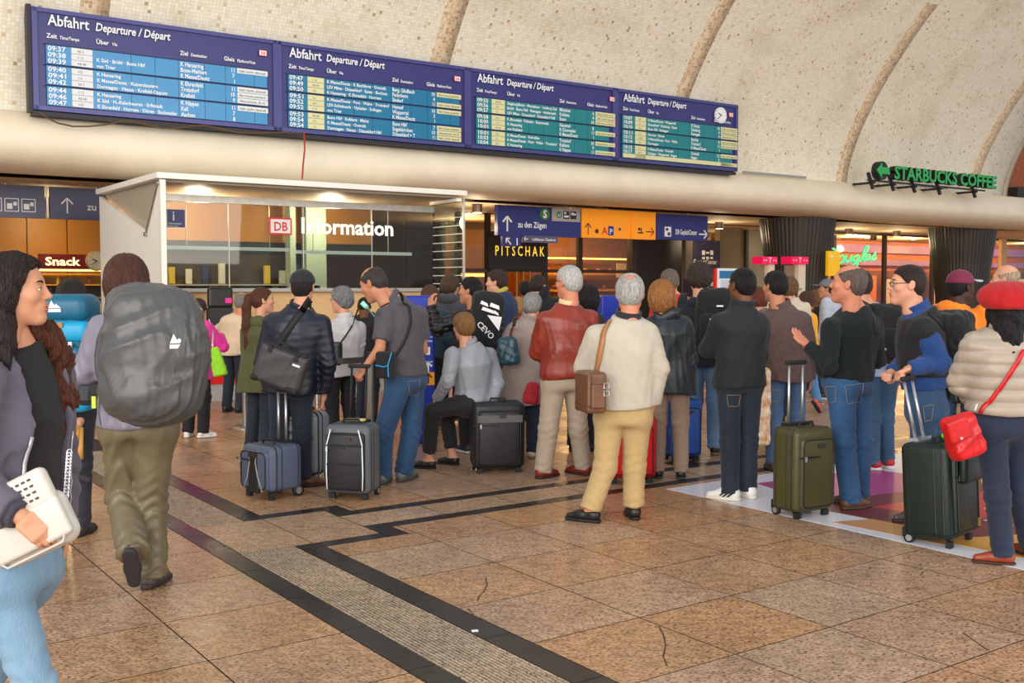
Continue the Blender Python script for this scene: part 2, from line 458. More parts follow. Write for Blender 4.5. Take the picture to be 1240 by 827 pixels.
# ------------------------------------------------------------------ setting: vault wall, cornice, ceiling
def uvmat_mosaic(name, cols, tile=0.055, stain=True):
    m = bpy.data.materials.new(name); m.use_nodes = True
    N, L = m.node_tree.nodes, m.node_tree.links
    p = N['Principled BSDF']; p.inputs['Roughness'].default_value = 0.45; p.inputs['Specular IOR Level'].default_value = 0.3
    uv = N.new('ShaderNodeUVMap')
    sc_ = N.new('ShaderNodeVectorMath'); sc_.operation = 'SCALE'; sc_.inputs['Scale'].default_value = 1 / tile
    L.new(uv.outputs[0], sc_.inputs[0])
    fl = N.new('ShaderNodeVectorMath'); fl.operation = 'FLOOR'; L.new(sc_.outputs[0], fl.inputs[0])
    wn_ = N.new('ShaderNodeTexWhiteNoise'); wn_.noise_dimensions = '2D'; L.new(fl.outputs[0], wn_.inputs['Vector'])
    r = N.new('ShaderNodeValToRGB'); r.color_ramp.interpolation = 'CONSTANT'; e = r.color_ramp.elements
    e[0].position = 0; e[0].color = lin(cols[0][1]); e[1].position = cols[1][0]; e[1].color = lin(cols[1][1])
    for q, c in cols[2:]:
        x = e.new(q); x.color = lin(c)
    L.new(wn_.outputs['Value'], r.inputs[0])
    fr = N.new('ShaderNodeVectorMath'); fr.operation = 'FRACTION'; L.new(sc_.outputs[0], fr.inputs[0])
    sp = N.new('ShaderNodeSeparateXYZ'); L.new(fr.outputs[0], sp.inputs[0])
    mn = N.new('ShaderNodeMath'); mn.operation = 'MINIMUM'; L.new(sp.outputs[0], mn.inputs[0]); L.new(sp.outputs[1], mn.inputs[1])
    gt = N.new('ShaderNodeMath'); gt.operation = 'LESS_THAN'; gt.inputs[1].default_value = 0.11; L.new(mn.outputs[0], gt.inputs[0])
    mx = N.new('ShaderNodeMix'); mx.data_type = 'RGBA'; mx.inputs[7].default_value = lin((224, 214, 190))
    L.new(gt.outputs[0], mx.inputs[0]); L.new(r.outputs[0], mx.inputs[6])
    n3 = N.new('ShaderNodeTexNoise'); n3.inputs['Scale'].default_value = 0.9; n3.inputs['Detail'].default_value = 6
    L.new(uv.outputs[0], n3.inputs['Vector'])
    r2 = N.new('ShaderNodeValToRGB'); e = r2.color_ramp.elements
    e[0].position = 0.28; e[0].color = (0.86, 0.84, 0.79, 1); e[1].position = 0.5; e[1].color = (1, 1, 1, 1)
    L.new(n3.outputs['Fac'], r2.inputs[0])
    mu = N.new('ShaderNodeMix'); mu.data_type = 'RGBA'; mu.blend_type = 'MULTIPLY'; mu.inputs[0].default_value = 1
    L.new(mx.outputs[2], mu.inputs[6]); L.new(r2.outputs[0], mu.inputs[7])
    L.new(mu.outputs[2], p.inputs['Base Color'])
    bp = N.new('ShaderNodeBump'); bp.inputs['Strength'].default_value = 0.25; bp.inputs['Distance'].default_value = 0.005; bp.invert = True
    L.new(gt.outputs[0], bp.inputs['Height']); L.new(bp.outputs[0], p.inputs['Normal'])
    return m
M_mosaic = uvmat_mosaic('vault_mosaic', [(0, (246, 238, 218)), (0.3, (243, 233, 210)), (0.55, (249, 243, 228)), (0.82, (238, 226, 200)), (0.965, (222, 196, 160)), (0.99, (184, 160, 130))])
M_ribmos = uvmat_mosaic('rib_mosaic', [(0, (222, 194, 158)), (0.3, (208, 174, 134)), (0.6, (230, 208, 176)), (0.85, (190, 154, 116))])
def va(z): return 16.6 - 0.28 * max(0.0, z - 4.05) ** 1.6
def vault_strip(name, b0, b1, m, off=0.0, z0=4.0, z1=9.6, nb=2, thick=0.0, parent=None):
    zs = np.linspace(z0, z1, 30); L_ = [0.0]
    for i in range(1, 30): L_.append(L_[-1] + math.hypot(zs[i] - zs[i - 1], va(zs[i]) - va(zs[i - 1])))
    bs = np.linspace(b0, b1, nb)
    vs = []; uvs = []; fs = []
    for i, z in enumerate(zs):
        e = 1e-3; da = (va(z + e) - va(z - e)) / (2 * e); n = math.hypot(1, da)
        for b in bs: vs.append((b, va(z) - off / n, z - off * da / n * -1 * -1)); uvs.append((b, L_[i]))
    k = len(bs)
    for i in range(29):
        for j in range(k - 1): fs.append((i * k + j, i * k + j + 1, (i + 1) * k + j + 1, (i + 1) * k + j))
    nb_front = len(fs)
    if thick:
        n0 = len(vs)
        for v in list(vs): vs.append((v[0], v[1] + thick, v[2]))
        uvs = uvs + uvs
        for i in range(29):
            for j in range(k - 1): fs.append(tuple(n0 + q for q in reversed((i * k + j, i * k + j + 1, (i + 1) * k + j + 1, (i + 1) * k + j))))
            for j in (0, k - 1):
                q = (i * k + j, (i + 1) * k + j, n0 + (i + 1) * k + j, n0 + i * k + j)
                fs.append(q if j == 0 else tuple(reversed(q)))
    me = bpy.data.meshes.new(name); me.from_pydata(vs, [], fs); me.materials.append(m)
    ul = me.uv_layers.new(name='UVMap')
    for l in me.loops: ul.data[l.index].uv = uvs[l.vertex_index]
    me.polygons.foreach_set('use_smooth', [i < nb_front for i in range(len(fs))])
    o = bpy.data.objects.new(name, me); COL.objects.link(o)
    if parent: o.parent = parent
    else: o.rotation_euler = (0, 0, RA)
    return o
vault = struct(vault_strip('wall_back', -8, 28.6, M_mosaic, thick=0.35, nb=20))
for b in (4.0, 9.8, 15.65, 21.5, 27.1):
    vault_strip('rib', b - 0.2, b + 0.2, M_ribmos, off=0.012, thick=0.01, parent=vault)
M_concrete = mat('rim_concrete', (186, 178, 160), 0.8, noise=0.2, nscale=4)
vr = vault_strip('vault_rim', 28.6, 28.78, M_concrete, off=0.03, thick=0.4, parent=vault)

M_cream = mat('cream_plaster', (242, 228, 202), 0.55, noise=0.10, nscale=1.2)
# the rolled cornice: profile swept along the wall, swelling over the columns
mb = MB(); prof = [(16.75, 4.12), (16.5, 4.08), (16.28, 4.0), (16.08, 3.86), (15.97, 3.7), (15.95, 3.55), (16.02, 3.42), (16.2, 3.31), (16.5, 3.25), (17.0, 3.23), (17.6, 3.23)]
bs = list(np.linspace(-8, 19, 8)) + list(np.linspace(19.6, 31.2, 24))
for b in bs:
    t = min(1, max(0, (b - 20.0) / 2.5)); t = t * t * (3 - 2 * t)
    for i, (a, z) in enumerate(prof):
        s = 0.16 * t * math.sin(min(1, i / 8) * math.pi)
        mb.v.append((b, a - s * 1.5, z - (0.10 * t if 2 < i < 9 else 0)))
k = len(prof)
for i in range(len(bs) - 1):
    for j in range(k - 1): mb.f.append((i * k + j, i * k + j + 1, (i + 1) * k + j + 1, (i + 1) * k + j)); mb.mi.append(0)
mb.f.append(tuple(range(k - 1, -1, -1))); mb.mi.append(0)
mb.f.append(tuple((len(bs) - 1) * k + j for j in range(k))); mb.mi.append(0)
struct(mb.build('trim_1', M_cream, smooth=True, rz=RA))
M_soffit = mat('soffit_paint', (206, 184, 150), 0.7, noise=0.06, nscale=1)
struct(MB().box((18, 21.8, 3.3), (60, 9.6, 0.14)).build('ceiling', M_soffit, rz=RA))
# end wall of orange brick beyond the vault
def brick_mat():
    m = bpy.data.materials.new('end_brick'); m.use_nodes = True
    N, L = m.node_tree.nodes, m.node_tree.links
    p = N['Principled BSDF']; p.inputs['Roughness'].default_value = 0.8
    tc = N.new('ShaderNodeTexCoord'); mp = N.new('ShaderNodeMapping'); mp.inputs['Rotation'].default_value = (math.pi / 2, 0, 0)
    L.new(tc.outputs['Object'], mp.inputs[0])
    br = N.new('ShaderNodeTexBrick'); br.inputs['Scale'].default_value = 4.0
    br.inputs['Color1'].default_value = lin((150, 74, 36)); br.inputs['Color2'].default_value = lin((172, 92, 48)); br.inputs['Mortar'].default_value = lin((128, 88, 62))
    br.inputs['Mortar Size'].default_value = 0.012
    L.new(mp.outputs[0], br.inputs['Vector']); L.new(br.outputs['Color'], p.inputs['Base Color'])
    return m
wr = struct(MB().box((34.4, 17.6, 7.0), (11.2, 0.3, 7.4)).build('wall_right', brick_mat(), rz=RA))
MB().box((31.0, 17.3, 4.35), (1.2, 0.3, 0.3)).build('ledge_box', mat('dark_box', (44, 40, 38), 0.7), wr)

# back wall behind the shops, in pieces of their own colour
M_taupe = mat('taupe_panel', (136, 120, 92), 0.6, noise=0.06, nscale=2)
M_brown = mat('dark_brown_panel', (62, 46, 34), 0.5, noise=0.15, nscale=3)
M_black = mat('black_panel', (26, 23, 22), 0.4)
struct(MB().box((18, 26.6, 1.7), (60, 0.2, 3.4)).build('wall_far', mat('far_wall_brown', (92, 66, 42), 0.7, noise=0.1, nscale=1), rz=RA))

# two dark fluted columns that flare towards the ceiling
def column(b, a):
    o = empty('column', AB(a, b), 0)
    prof = [(0.66, 0), (0.66, 0.6), (0.7, 1.3), (0.79, 2.2), (0.95, 3.3)]
    n = 112; mb = MB(); vs = []
    for r, z in prof:
        for i in range(n):
            t = 2 * math.pi * i / n; rr = r * (1.0 if i % 2 == 0 else 0.986)
            vs.append((rr * math.cos(t), rr * math.sin(t), z))
    fs = [(j * n + i, j * n + (i + 1) % n, (j + 1) * n + (i + 1) % n, (j + 1) * n + i) for j in range(4) for i in range(n)]
    mb.add(vs, fs); mb.build('shaft', mat('column_dark_metal', (58, 52, 47), 0.38, 0.3, noise=0.12, nscale=3), o)
    MB().cyl((0, 0, 0), (0, 0, 0.12), 0.72, n=40).build('plinth', mat('column_plinth', (40, 36, 34), 0.5), o)
    o['kind'] = 'structure'
    return o
tag(column(21.0, 17.5), 'dark fluted column beside the two magenta-topped phone stands', 'column')
tag(column(28.15, 17.5), 'dark fluted column above the man with the maroon cap', 'column')
# ------------------------------------------------------------------ departure board
M_navy = mat('board_navy', (52, 52, 118), 0.35, noise=0.05, nscale=2)
M_navyf = mat('board_frame', (72, 72, 132), 0.35, 0.2)
M_wht = mat('print_white', (240, 240, 240), 0.5)
M_blue = mat('flap_blue', (22, 118, 160), 0.32)
M_blue2 = mat('flap_blue_light', (58, 142, 196), 0.32)
M_teal = mat('flap_teal', (20, 128, 132), 0.32)
M_crm = mat('flap_cream', (222, 216, 164), 0.5)
M_crm2 = mat('flap_white', (226, 226, 224), 0.5)
M_ink = mat('flap_ink', (64, 62, 52), 0.6)
M_dbred = mat('sign_red', (222, 40, 34), 0.45)
board = empty('departure_board', AB(16.0, 3.14, 4.04), RA); board.scale = (.9877, .9877, .9877)
tag(board, 'long blue four-panel departure board mounted on the mosaic wall above the information kiosk', 'departure board')
EDG = [0, 3.64, 7.26, 10.75, 14.25]
DATA = [
 (['09:37', '09:38', '09:39', '09:40', '09:41', '09:42', '09:44', '09:46', '09:47'],
  ['', 'K Süd · Brühl · Bonn Hbf', 'von Trier', 'K Hansaring', 'K Messe/Deutz · Kaiserslautern', 'Dormagen · Neuss · Krefeld-Oppum', 'K Hansaring', 'K Süd · H.-Kalscheuren · Erftstadt', 'K Ehrenfeld · Horrem · Düren · Eschweiler'],
  ['K Hansaring', 'Bonn-Mehlem', 'K Messe/Deutz', 'K Ehrenfeld', 'Troisdorf', 'Krefeld', 'K Nippes', 'Kall', 'Aachen'],
  ['11', '7', '1', '11', '10', '9', '11', '7', '8'], [1, 0, 0, 1, 1, 1, 1, 0, 0]),
 (['09:47', '09:49', '09:50', '09:51', '09:52', '09:52', '09:53', '09:54', '09:54'],
  ['K Messe/Deutz · K Buchforst · Overath', 'LEV Mitte · Düsseldorf · Essen · Bochum', 'K Hansaring · K Ehrenfeld · Horrem', 'K Messe/Deutz · Porz · Wahn · Troisdorf', 'LEV-Schlebusch · Opladen · Solingen', 'von Trier', 'Bonn Hbf · Koblenz · Mainz', 'K Messe/Deutz · Overath', 'Dormagen · Neuss · Düsseldorf Hbf'],
  ['Berg. Gladbach', 'Paderborn', 'Sindorf', 'Hennef', 'Wuppertal', 'K Messe/Deutz', 'Bonn Hbf', 'Engelskirchen', 'Düsseldorf + T'],
  ['10', '4', '11', '10', '3', '1', '7', '10', '11'], [1, 0, 1, 1, 0, 0, 1, 1, 1]),
 (['09:55', '09:56', '09:57', '09:58', '10:00', '10:01', '10:01', '10:03', '10:04'],
  ['Siegburg/Bonn · Montabaur · Limburg Süd', 'Brühl · Bonn Hbf · Remagen · Andernach', 'LEV Mitte · Düsseldorf · Düsseldorf Hbf', 'K Ehrenfeld · Pulheim · Rommersk.', 'K Hansaring', 'von Koblenz', 'K Messe/Deutz · Ruhrallee', 'K Messe/Deutz · Porz · Wahn · Troisdorf', 'K Hansaring'],
  ['München', 'Koblenz', 'Essen', 'Neuwied', 'K Chorweiler', 'K Messe/Deutz', 'Troisdorf', 'Koblenz', 'K Nippes'],
  ['6', '4', '10', '8', '11', '1', '10', '9', '11'], [1, 1, 1, 0, 1, 0, 1, 0, 1]),
 (['10:07', '10:09', '10:10', '10:11', '10:12', '10:14', '10:15', '10:17', ''],
  ['K Messe/Deutz · Wuppertal', 'Düsseldorf · Duisburg · Essen', 'Bonn Hbf · Remagen', 'Horrem · Düren', 'K Messe/Deutz · Porz · Wahn', 'Dormagen', 'K Messe/Deutz · Overath', 'Solingen · Wuppertal · Hagen', ''],
  ['K Deutz', 'Duisburg', 'Remagen', 'Aachen', 'Troisdorf', 'K Messe/Deutz', 'Overath', 'Hagen', ''],
  ['10', '4', '9', '8', '11', '1', '10', '5', ''], [1, 1, 1, 1, 1, 0, 1, 0, 1]),
]
def db_logo(mb, x, y, z, w, r=0, wm=1, rim=2):
    """red framed white badge; materials indices given"""
    h = w * 0.7
    mb.box((x, y, z), (w, 0.006, h), rim); mb.box((x, y - 0.004, z), (w * 0.86, 0.006, h * 0.8), wm)
    put_text(mb, 'DB', (x, y - 0.0085, z - h * 0.27), (1, 0, 0), (0, 0, 1), h * 0.74, 0.02, 0, 0.9, rim, 'C')
for pi in range(4):
    x0, x1 = EDG[pi], EDG[pi + 1]; w = x1 - x0
    pan = MB().box(((x0 + x1) / 2, 0.07, 0.715), (w - 0.02, 0.1, 1.43)).build('display_panel', M_navy, board)
    fr = MB()
    for z in (0.03, 1.40): fr.box(((x0 + x1) / 2, 0.01, z), (w - 0.015, 0.05, 0.06))
    for x in (x0 + 0.035, x1 - 0.035): fr.box((x, 0.01, 0.715), (0.07, 0.05, 1.43))
    fr.build('frame', M_navyf, pan)
    lt = MB(); ft = MB()
    def T(s, x, z, size, bold=0.0, shear=0.0, sx=0.92, mi=0, width=None):
        if s: put_text(lt, s, (x0 + x, -0.014 if mi == 0 else -0.0145, z), (1, 0, 0), (0, 0, 1), size, bold, shear, sx, mi, width=width)
    T('Abfahrt', .21, 1.2, .215, .016, width=.56); T('Departure / Départ', .85, 1.205, .165, .02, .2, width=1.09)
    T('Zeit', .19, 1.02, .09, .02, width=.14); T('Time/Temps', .36, 1.02, .065, .02, .18, width=.27)
    T('Über', .86, 1.02, .09, .02, width=.18); T('Via', 1.08, 1.02, .065, .02, .18)
    T('Ziel', 2.08, 1.01, .09, .02, width=.12); T('Destination', 2.24, 1.01, .065, .02, .18, width=.25)
    T('Gleis', 2.76, 1.01, .09, .02, width=.17); T('Platform/Voie', 2.97, 1.01, .065, .02, .18, width=.3)
    times, vias, dests, gl, notes = DATA[pi]
    cols = [M_blue2 if pi == 0 else M_blue, M_blue, M_teal, M_teal][pi]
    for bl in range(3):
        zb = 0.655 - bl * 0.29
        blocks = MB(); blocks.box((x0 + w / 2, -0.006, zb + 0.135), (w - 0.36, 0.02, 0.262), 0)
        for dx in ([1.35, 1.7, 2.05, 2.45, 2.78, 3.25]):
            blocks.box((x0 + dx, -0.0165, zb + 0.135), (0.006, 0.001, 0.262), 1)
        blocks.box((x0 + w / 2, -0.012, zb + 0.276), (w - 0.3, 0.012, 0.013), 1)
        blocks.build('flap_block', [cols, mat('flap_gap', (28, 34, 84), 0.5)], pan)
    CM = M_crm2 if pi == 0 else M_crm
    def flap(c, q): MB().box(c, q).build('cream_flap', CM, pan)
    for i in range(9):
        bl, q = divmod(i, 3); z = 0.655 - bl * 0.29 + 0.135 + (1 - q) * 0.087
        last = pi == 3 and i == 8
        flap((x0 + .66, -0.018, z), (.29, 0.012, .08))
        if notes[i]: flap((x0 + 3.22, -0.018, z), (.5, 0.012, .078))
        if last: flap((x0 + w / 2, -0.018, z), (w - .4, 0.012, .08))
        if not last:
            zz = z - 0.033
            put_text(lt, times[i], (x0 + .2, -0.0178, zz), (1, 0, 0), (0, 0, 1), .095, .02, 0, .9, 0, width=.24)
            if vias[i]: put_text(lt, vias[i], (x0 + .86, -0.0178, zz + .006), (1, 0, 0), (0, 0, 1), .072, .022, 0, min(.95, 1.16 / max(v[0] for v in text_poly(vias[i], .072, .022)[0])), 0)
            put_text(lt, dests[i], (x0 + 2.08, -0.0178, zz), (1, 0, 0), (0, 0, 1), .09, .02, 0, .8, 0)
            put_text(lt, gl[i], (x0 + 2.93, -0.0178, zz), (1, 0, 0), (0, 0, 1), .09, .02, 0, .85, 0, 'R')
            put_text(lt, ['RE 5', 'S 12', 'RB 48', 'ICE', 'S 6'][(i + pi) % 5], (x0 + .6, -0.0248, z - .022), (1, 0, 0), (0, 0, 1), .05, .0, 0, .9, 1)
        if notes[i]:
            put_text(lt, ['hält nicht überall', 'fährt heute pünktlich', 'Abschnitt A-C'][(i + pi) % 3], (x0 + 3.0, -0.0248, z - .02), (1, 0, 0), (0, 0, 1), .05, .01, 0, .8, 1, width=.43)
    lt.build('lettering', [M_wht, M_ink], pan)['kind'] = 'stuff'
    lg = MB(); db_logo(lg, x0 + (3.4 if pi < 3 else 3.28), -0.012, 1.2, .13)
    lg.build('railway_logo', [M_wht, M_wht, M_dbred], pan)
    if pi == 3:
        ck = MB().cyl((x0 + 2.95, 0.0, 1.16), (x0 + 2.95, -0.04, 1.16), .17, n=28).build('clock_face', M_wht, board)
        h = MB()
        for i in range(12):
            t = i * math.pi / 6; h.box((x0 + 2.95 + .145 * math.sin(t), -0.043, 1.16 + .145 * math.cos(t)), (.012, .004, .012))
        h.cyl((x0 + 2.95, -.044, 1.16), (x0 + 2.95 - .085, -.044, 1.2), .011, .008, 6)
        h.cyl((x0 + 2.95, -.044, 1.16), (x0 + 2.95 - .11, -.044, 1.07), .008, .006, 6)
        h.build('clock_hand', M_black, ck)
sh = MB().box((7.125, .14, -.04), (14.25, .22, .06)); sh.box((-.03, .10, .715), (.06, .16, 1.5)); sh.build('casing', mat('board_casing', (40, 38, 48), 0.5), board)
br = MB()
for x in (1, 4.5, 8, 11.5, 13.8): br.box((x, .35, .3), (.06, .5, .06))
br.build('bracket', M_black, board)
# cables sagging under the board, and one dropping to the kiosk roof
cb = MB(); pts = []
anch = [W(48, 135, 15.5), W(66, 149, 15.45), W(100, 153, 15.7), W(125, 151, 15.9), W(160, 147, 16.15), W(205, 155, 16.4), W(240, 152, 16.65), W(290, 162, 17.0), W(330, 159, 17.2)]
for i in range(len(anch) - 1):
    for t in np.linspace(0, 1, 5)[:-1]: pts.append(anch[i].lerp(anch[i + 1], t) - Vector((0.08, -0.1, 0)) * 2.2 * -1)
def wall_front(px, py, a): 
    r = ray(px, py); t = a / r.dot(AX); return Vector((0, 0, CAMH)) + r * t
pts = [wall_front(*q, 15.85) for q in [(48, 136), (58, 143), (70, 149), (88, 153), (108, 153), (128, 151), (146, 147), (160, 147), (178, 151), (198, 155), (218, 155), (238, 152), (250, 152), (268, 156), (290, 161), (318, 161), (345, 160), (366, 162)]]
cb.tube(pts, 0.012, 6)
tag(cb.build('hanging_cable', mat('cable_brown', (96, 66, 30), 0.6), None, True), 'thin brown cable sagging below the departure board', 'cable')
cb = MB()
cb.tube([wall_front(368, 160, 15.8), wall_front(369, 180, 15.8), wall_front(367, 200, 15.4), wall_front(366, 216, 14.6)], 0.014, 6)
tag(cb.build('drop_cable', mat('cable_red', (176, 60, 36), 0.6), None, True), 'orange-red cable dropping straight onto the kiosk roof', 'cable')

# ------------------------------------------------------------------ hanging signs
M_sblue = mat('sign_blue', (40, 46, 120), 0.4, noise=0.05, nscale=2)
M_sgrey = mat('sign_violet_grey', (86, 88, 118), 0.4, noise=0.05, nscale=2)
M_sor = mat('sign_orange', (248, 150, 8), 0.4, emit=0.25)
M_sgl = mat('sign_pale_grey', (176, 168, 160), 0.5)
M_steel = mat('brushed_steel', (176, 172, 164), 0.3, 0.9)
M_green = mat('s_bahn_green', (60, 130, 40), 0.5)
def arrow(mb, x, z, s, ang, y=-0.06, mi=1, w=0.14):
    c, sn = math.cos(ang), math.sin(ang)
    def P(u, v): return (x + (u * c - v * sn) * s, y, z + (u * sn + v * c) * s)
    def bar(p, q):
        p, q = Vector(p), Vector(q); d = (q - p).normalized(); n = Vector((-d.z, 0, d.x)) * (w * s / 2)
        mb.poly([p - n, q - n, q + n, p + n], mi=mi)
    bar(P(-.5, 0), P(.45, 0)); bar(P(.5, 0), P(.12, .36)); bar(P(.5, 0), P(.12, -.36))
def sign_panel(root, x0, x1, z0, z1, m, th=0.1, name='panel'):
    return MB().box(((x0 + x1) / 2, 0, (z0 + z1) / 2), (x1 - x0 - .02, th, z1 - z0)).build(name, m, root)
def hangers(root, xs, z0, z1):
    for x in xs: MB().cyl((x, 0, z0), (x, 0, z1), .018, n=8).build('hanger_rod', M_steel, root)
# left sign
s = empty('hanging_sign', AB(18.6, 2.6, 0), RA)
tag(s, 'violet-grey hanging direction sign with pictograms and up arrow behind the kiosk', 'sign')
p1 = sign_panel(s, -.6, 1.19, 2.68, 3.2, M_sgrey); p2 = sign_panel(s, 1.25, 3.2, 2.68, 3.2, M_sgrey)
MB().box((1.22, 0, 2.95), (.03, .06, .5)).build('joint_bar', M_steel, s)
l = MB()
for k in range(3):
    x = .43 + .25 * k
    for dx, dz, sx, sz in ((0, .1, .21, .012), (0, -.1, .21, .012), (-.1, 0, .012, .2), (.1, 0, .012, .2)): l.box((x + dx, -.052, 2.88 + dz), (sx, .004, sz))
    l.box((x - .03, -.052, 2.86), (.08, .004, .09)); l.box((x + .05, -.052, 2.9), (.05, .004, .06))
l.build('pictogram', M_wht, p1)
l = MB(); arrow(l, 1.52, 2.9, .25, math.pi / 2, -.053, 0, .09); put_text(l, 'zu den Zügen', (1.83, -.053, 2.84), (1, 0, 0), (0, 0, 1), .17, .006)
l.build('lettering', M_wht, p2)
hangers(s, (.6, 2.0), 3.2, 3.26)
o = empty('small_hanging_sign', AB(18.9, 2.6, 0), RA); tag(o, 'small blue sign at the edge under the violet-grey sign', 'sign')
sign_panel(o, -.4, .55, 2.38, 2.62, M_sblue)
# centre sign
s = empty('hanging_sign', AB(17.5, 11.94, 0), RA)
tag(s, 'long hanging direction sign with blue and orange panels over the queue', 'sign')
p1 = sign_panel(s, 0, 2.14, 2.59, 3.19, M_sblue, .12); p2 = sign_panel(s, 2.14, 3.52, 2.6, 3.2, M_sor, .12)
p3 = sign_panel(s, 3.54, 4.26, 2.6, 3.2, M_sor, .12); p4 = sign_panel(s, 4.27, 5.88, 2.61, 3.18, M_sblue, .12)
l = MB(); arrow(l, .24, 2.82, .3, math.pi / 2, -.062, 0, .12); put_text(l, 'zu den Zügen', (.5, -.062, 2.76), (1, 0, 0), (0, 0, 1), .17, .02, 0, 1, 0, width=.72)
l.box((1.73, -.062, 3.05), (.74, .006, .27), 1); l.cyl((1.18, -.05, 3.05), (1.18, -.065, 3.05), .12, n=20, mi=2)
put_text(l, 'S', (1.18, -.067, 2.975), (1, 0, 0), (0, 0, 1), .22, .03, 0, 1, 0, 'C')
l.cyl((1.54, -.05, 3.05), (1.54, -.068, 3.05), .07, n=16, mi=4); put_text(l, 'U', (1.54, -.069, 3.01), (1, 0, 0), (0, 0, 1), .1, .02, 0, 1, 0, 'C')
for k in range(2):
    x = 1.73 + .19 * k; l.box((x, -.067, 3.05), (.16, .006, .16), 3); l.box((x, -.071, 3.02 + .05 * k), (.12, .004, .04), 0); l.box((x - .03, -.071, 3.09), (.05, .004, .04), 0)
l.build('lettering', [M_wht, M_sgl, M_green, mat('picto_dark', (38, 44, 56), .5), mat('picto_teal', (40, 120, 100), .5)], p1)
M_ik = mat('sign_ink', (62, 36, 8), 0.5)
l = MB(); arrow(l, 2.32, 2.78, .24, math.pi / 2, -.062, 0, .1)
put_text(l, 'A', (2.78, -.063, 2.68), (1, 0, 0), (0, 0, 1), .22, .02, 0, 1, 1, 'C'); l.box((2.95, -.063, 2.76), (.15, .005, .2), 2); put_text(l, 'P', (2.95, -.067, 2.69), (1, 0, 0), (0, 0, 1), .16, .02, 0, 1, 3, 'C')
l.cyl((2.56, -.061, 2.74), (2.56, -.064, 2.74), .05, n=12, mi=0); l.cyl((3.2, -.061, 2.8), (3.2, -.064, 2.8), .035, n=12, mi=2)
l.build('pictogram', [M_ik, M_dbred, mat('picto_blue', (30, 60, 150), .5), M_wht], p2)
l = MB(); arrow(l, 4.08, 2.77, .24, 0, -.062, 0, .1); l.box((3.8, -.062, 2.74), (.16, .004, .03)); l.cyl((3.76, -.061, 2.82), (3.76, -.064, 2.82), .035, n=10); l.box((3.82, -.062, 2.8), (.03, .004, .1))
l.build('pictogram', M_ik, p3)
l = MB(); l.box((4.62, -.062, 2.79), (.2, .005, .22), 0); l.box((4.59, -.067, 2.84), (.07, .004, .06), 1); l.box((4.65, -.067, 2.74), (.08, .004, .07), 1)
put_text(l, 'DB GepäckCenter', (4.85, -.062, 2.74), (1, 0, 0), (0, 0, 1), .16, .02, 0, 1, 0, width=.68); arrow(l, 5.72, 2.76, .26, 0, -.062, 0, .12)
l.build('lettering', [M_wht, M_sblue], p4)
hangers(s, (.3, 1.9, 2.9, 3.3, 5.3), 3.2, 3.26)
s = empty('platform_sign', AB(17.45, 11.94, 0), RA); tag(s, 'small blue square sign with slanted arrow and 1', 'sign')
pp = sign_panel(s, .1, .56, 2.37, 2.59, M_sblue, .08); l = MB(); arrow(l, .25, 2.47, .17, math.pi * .75, -.042, 0, .16); put_text(l, '1', (.44, -.042, 2.4), (1, 0, 0), (0, 0, 1), .2, .02, 0, 1, 0, 'C'); l.build('lettering', M_wht, pp)
s = empty('narrow_sign', AB(17.45, 12.5, 0), RA); tag(s, 'narrow grey-blue sign with left arrow under the long hanging sign', 'sign')
pp = sign_panel(s, .05, .95, 2.46, 2.6, M_sgrey, .06); l = MB(); arrow(l, .13, 2.53, .1, math.pi, -.032, 0, .16); put_text(l, 'Lufthansa Check-in', (.28, -.032, 2.5), (1, 0, 0), (0, 0, 1), .08, .02, 0, 1, 0, width=.6); l.build('lettering', M_wht, pp)

# ceiling downlights
M_lamp = mat('lamp_glow', (255, 236, 200), 0.5, emit=6.0)
def downlight(px, py, a, r=0.11, lit=True, label=''):
    p = wall_front(px, py, a)
    o = empty('downlight', (p.x, p.y, 3.23))
    m = MB(); m.lathe([(r, -.17), (r, 0)], 18); m.build('housing', mat('lamp_steel', (128, 116, 100), 0.35, 0.6), o)
    MB().cyl((0, 0, -.172), (0, 0, -.178), r * .8, n=18).build('lamp_lens', M_lamp if lit else M_black, o)
    if lit:
        d = bpy.data.lights.new('soffit_fill', 'POINT'); d.energy = 36; d.color = (1, .78, .52); d.shadow_soft_size = .12  # point light added below the fitting to brighten the soffit
        q = bpy.data.objects.new('soffit_fill', d); COL.objects.link(q); q.location = (p.x, p.y, 2.75)
    tag(o, label, 'ceiling light', 'cylindrical downlights under the soffit')
downlight(578, 256, 18.0, label='steel downlight beside the kiosk roof corner')
downlight(871, 270, 19.5, label='first steel downlight right of the long hanging sign')
downlight(889, 279, 22.5, label='second, smaller steel downlight right of the long hanging sign')
downlight(1028, 279, 19.6, label='steel downlight just right of the yellow sign column')
downlight(1058, 280, 21.5, lit=False, label='small unlit downlight between two lit ones')
downlight(1086, 281, 19.6, label='steel downlight left of the column with dark flutes')
ORD = ['first', 'second', 'third', 'fourth', 'fifth', 'sixth', 'seventh', 'eighth', 'ninth', 'tenth', 'eleventh', 'twelfth', 'thirteenth', 'fourteenth', 'fifteenth', 'sixteenth']
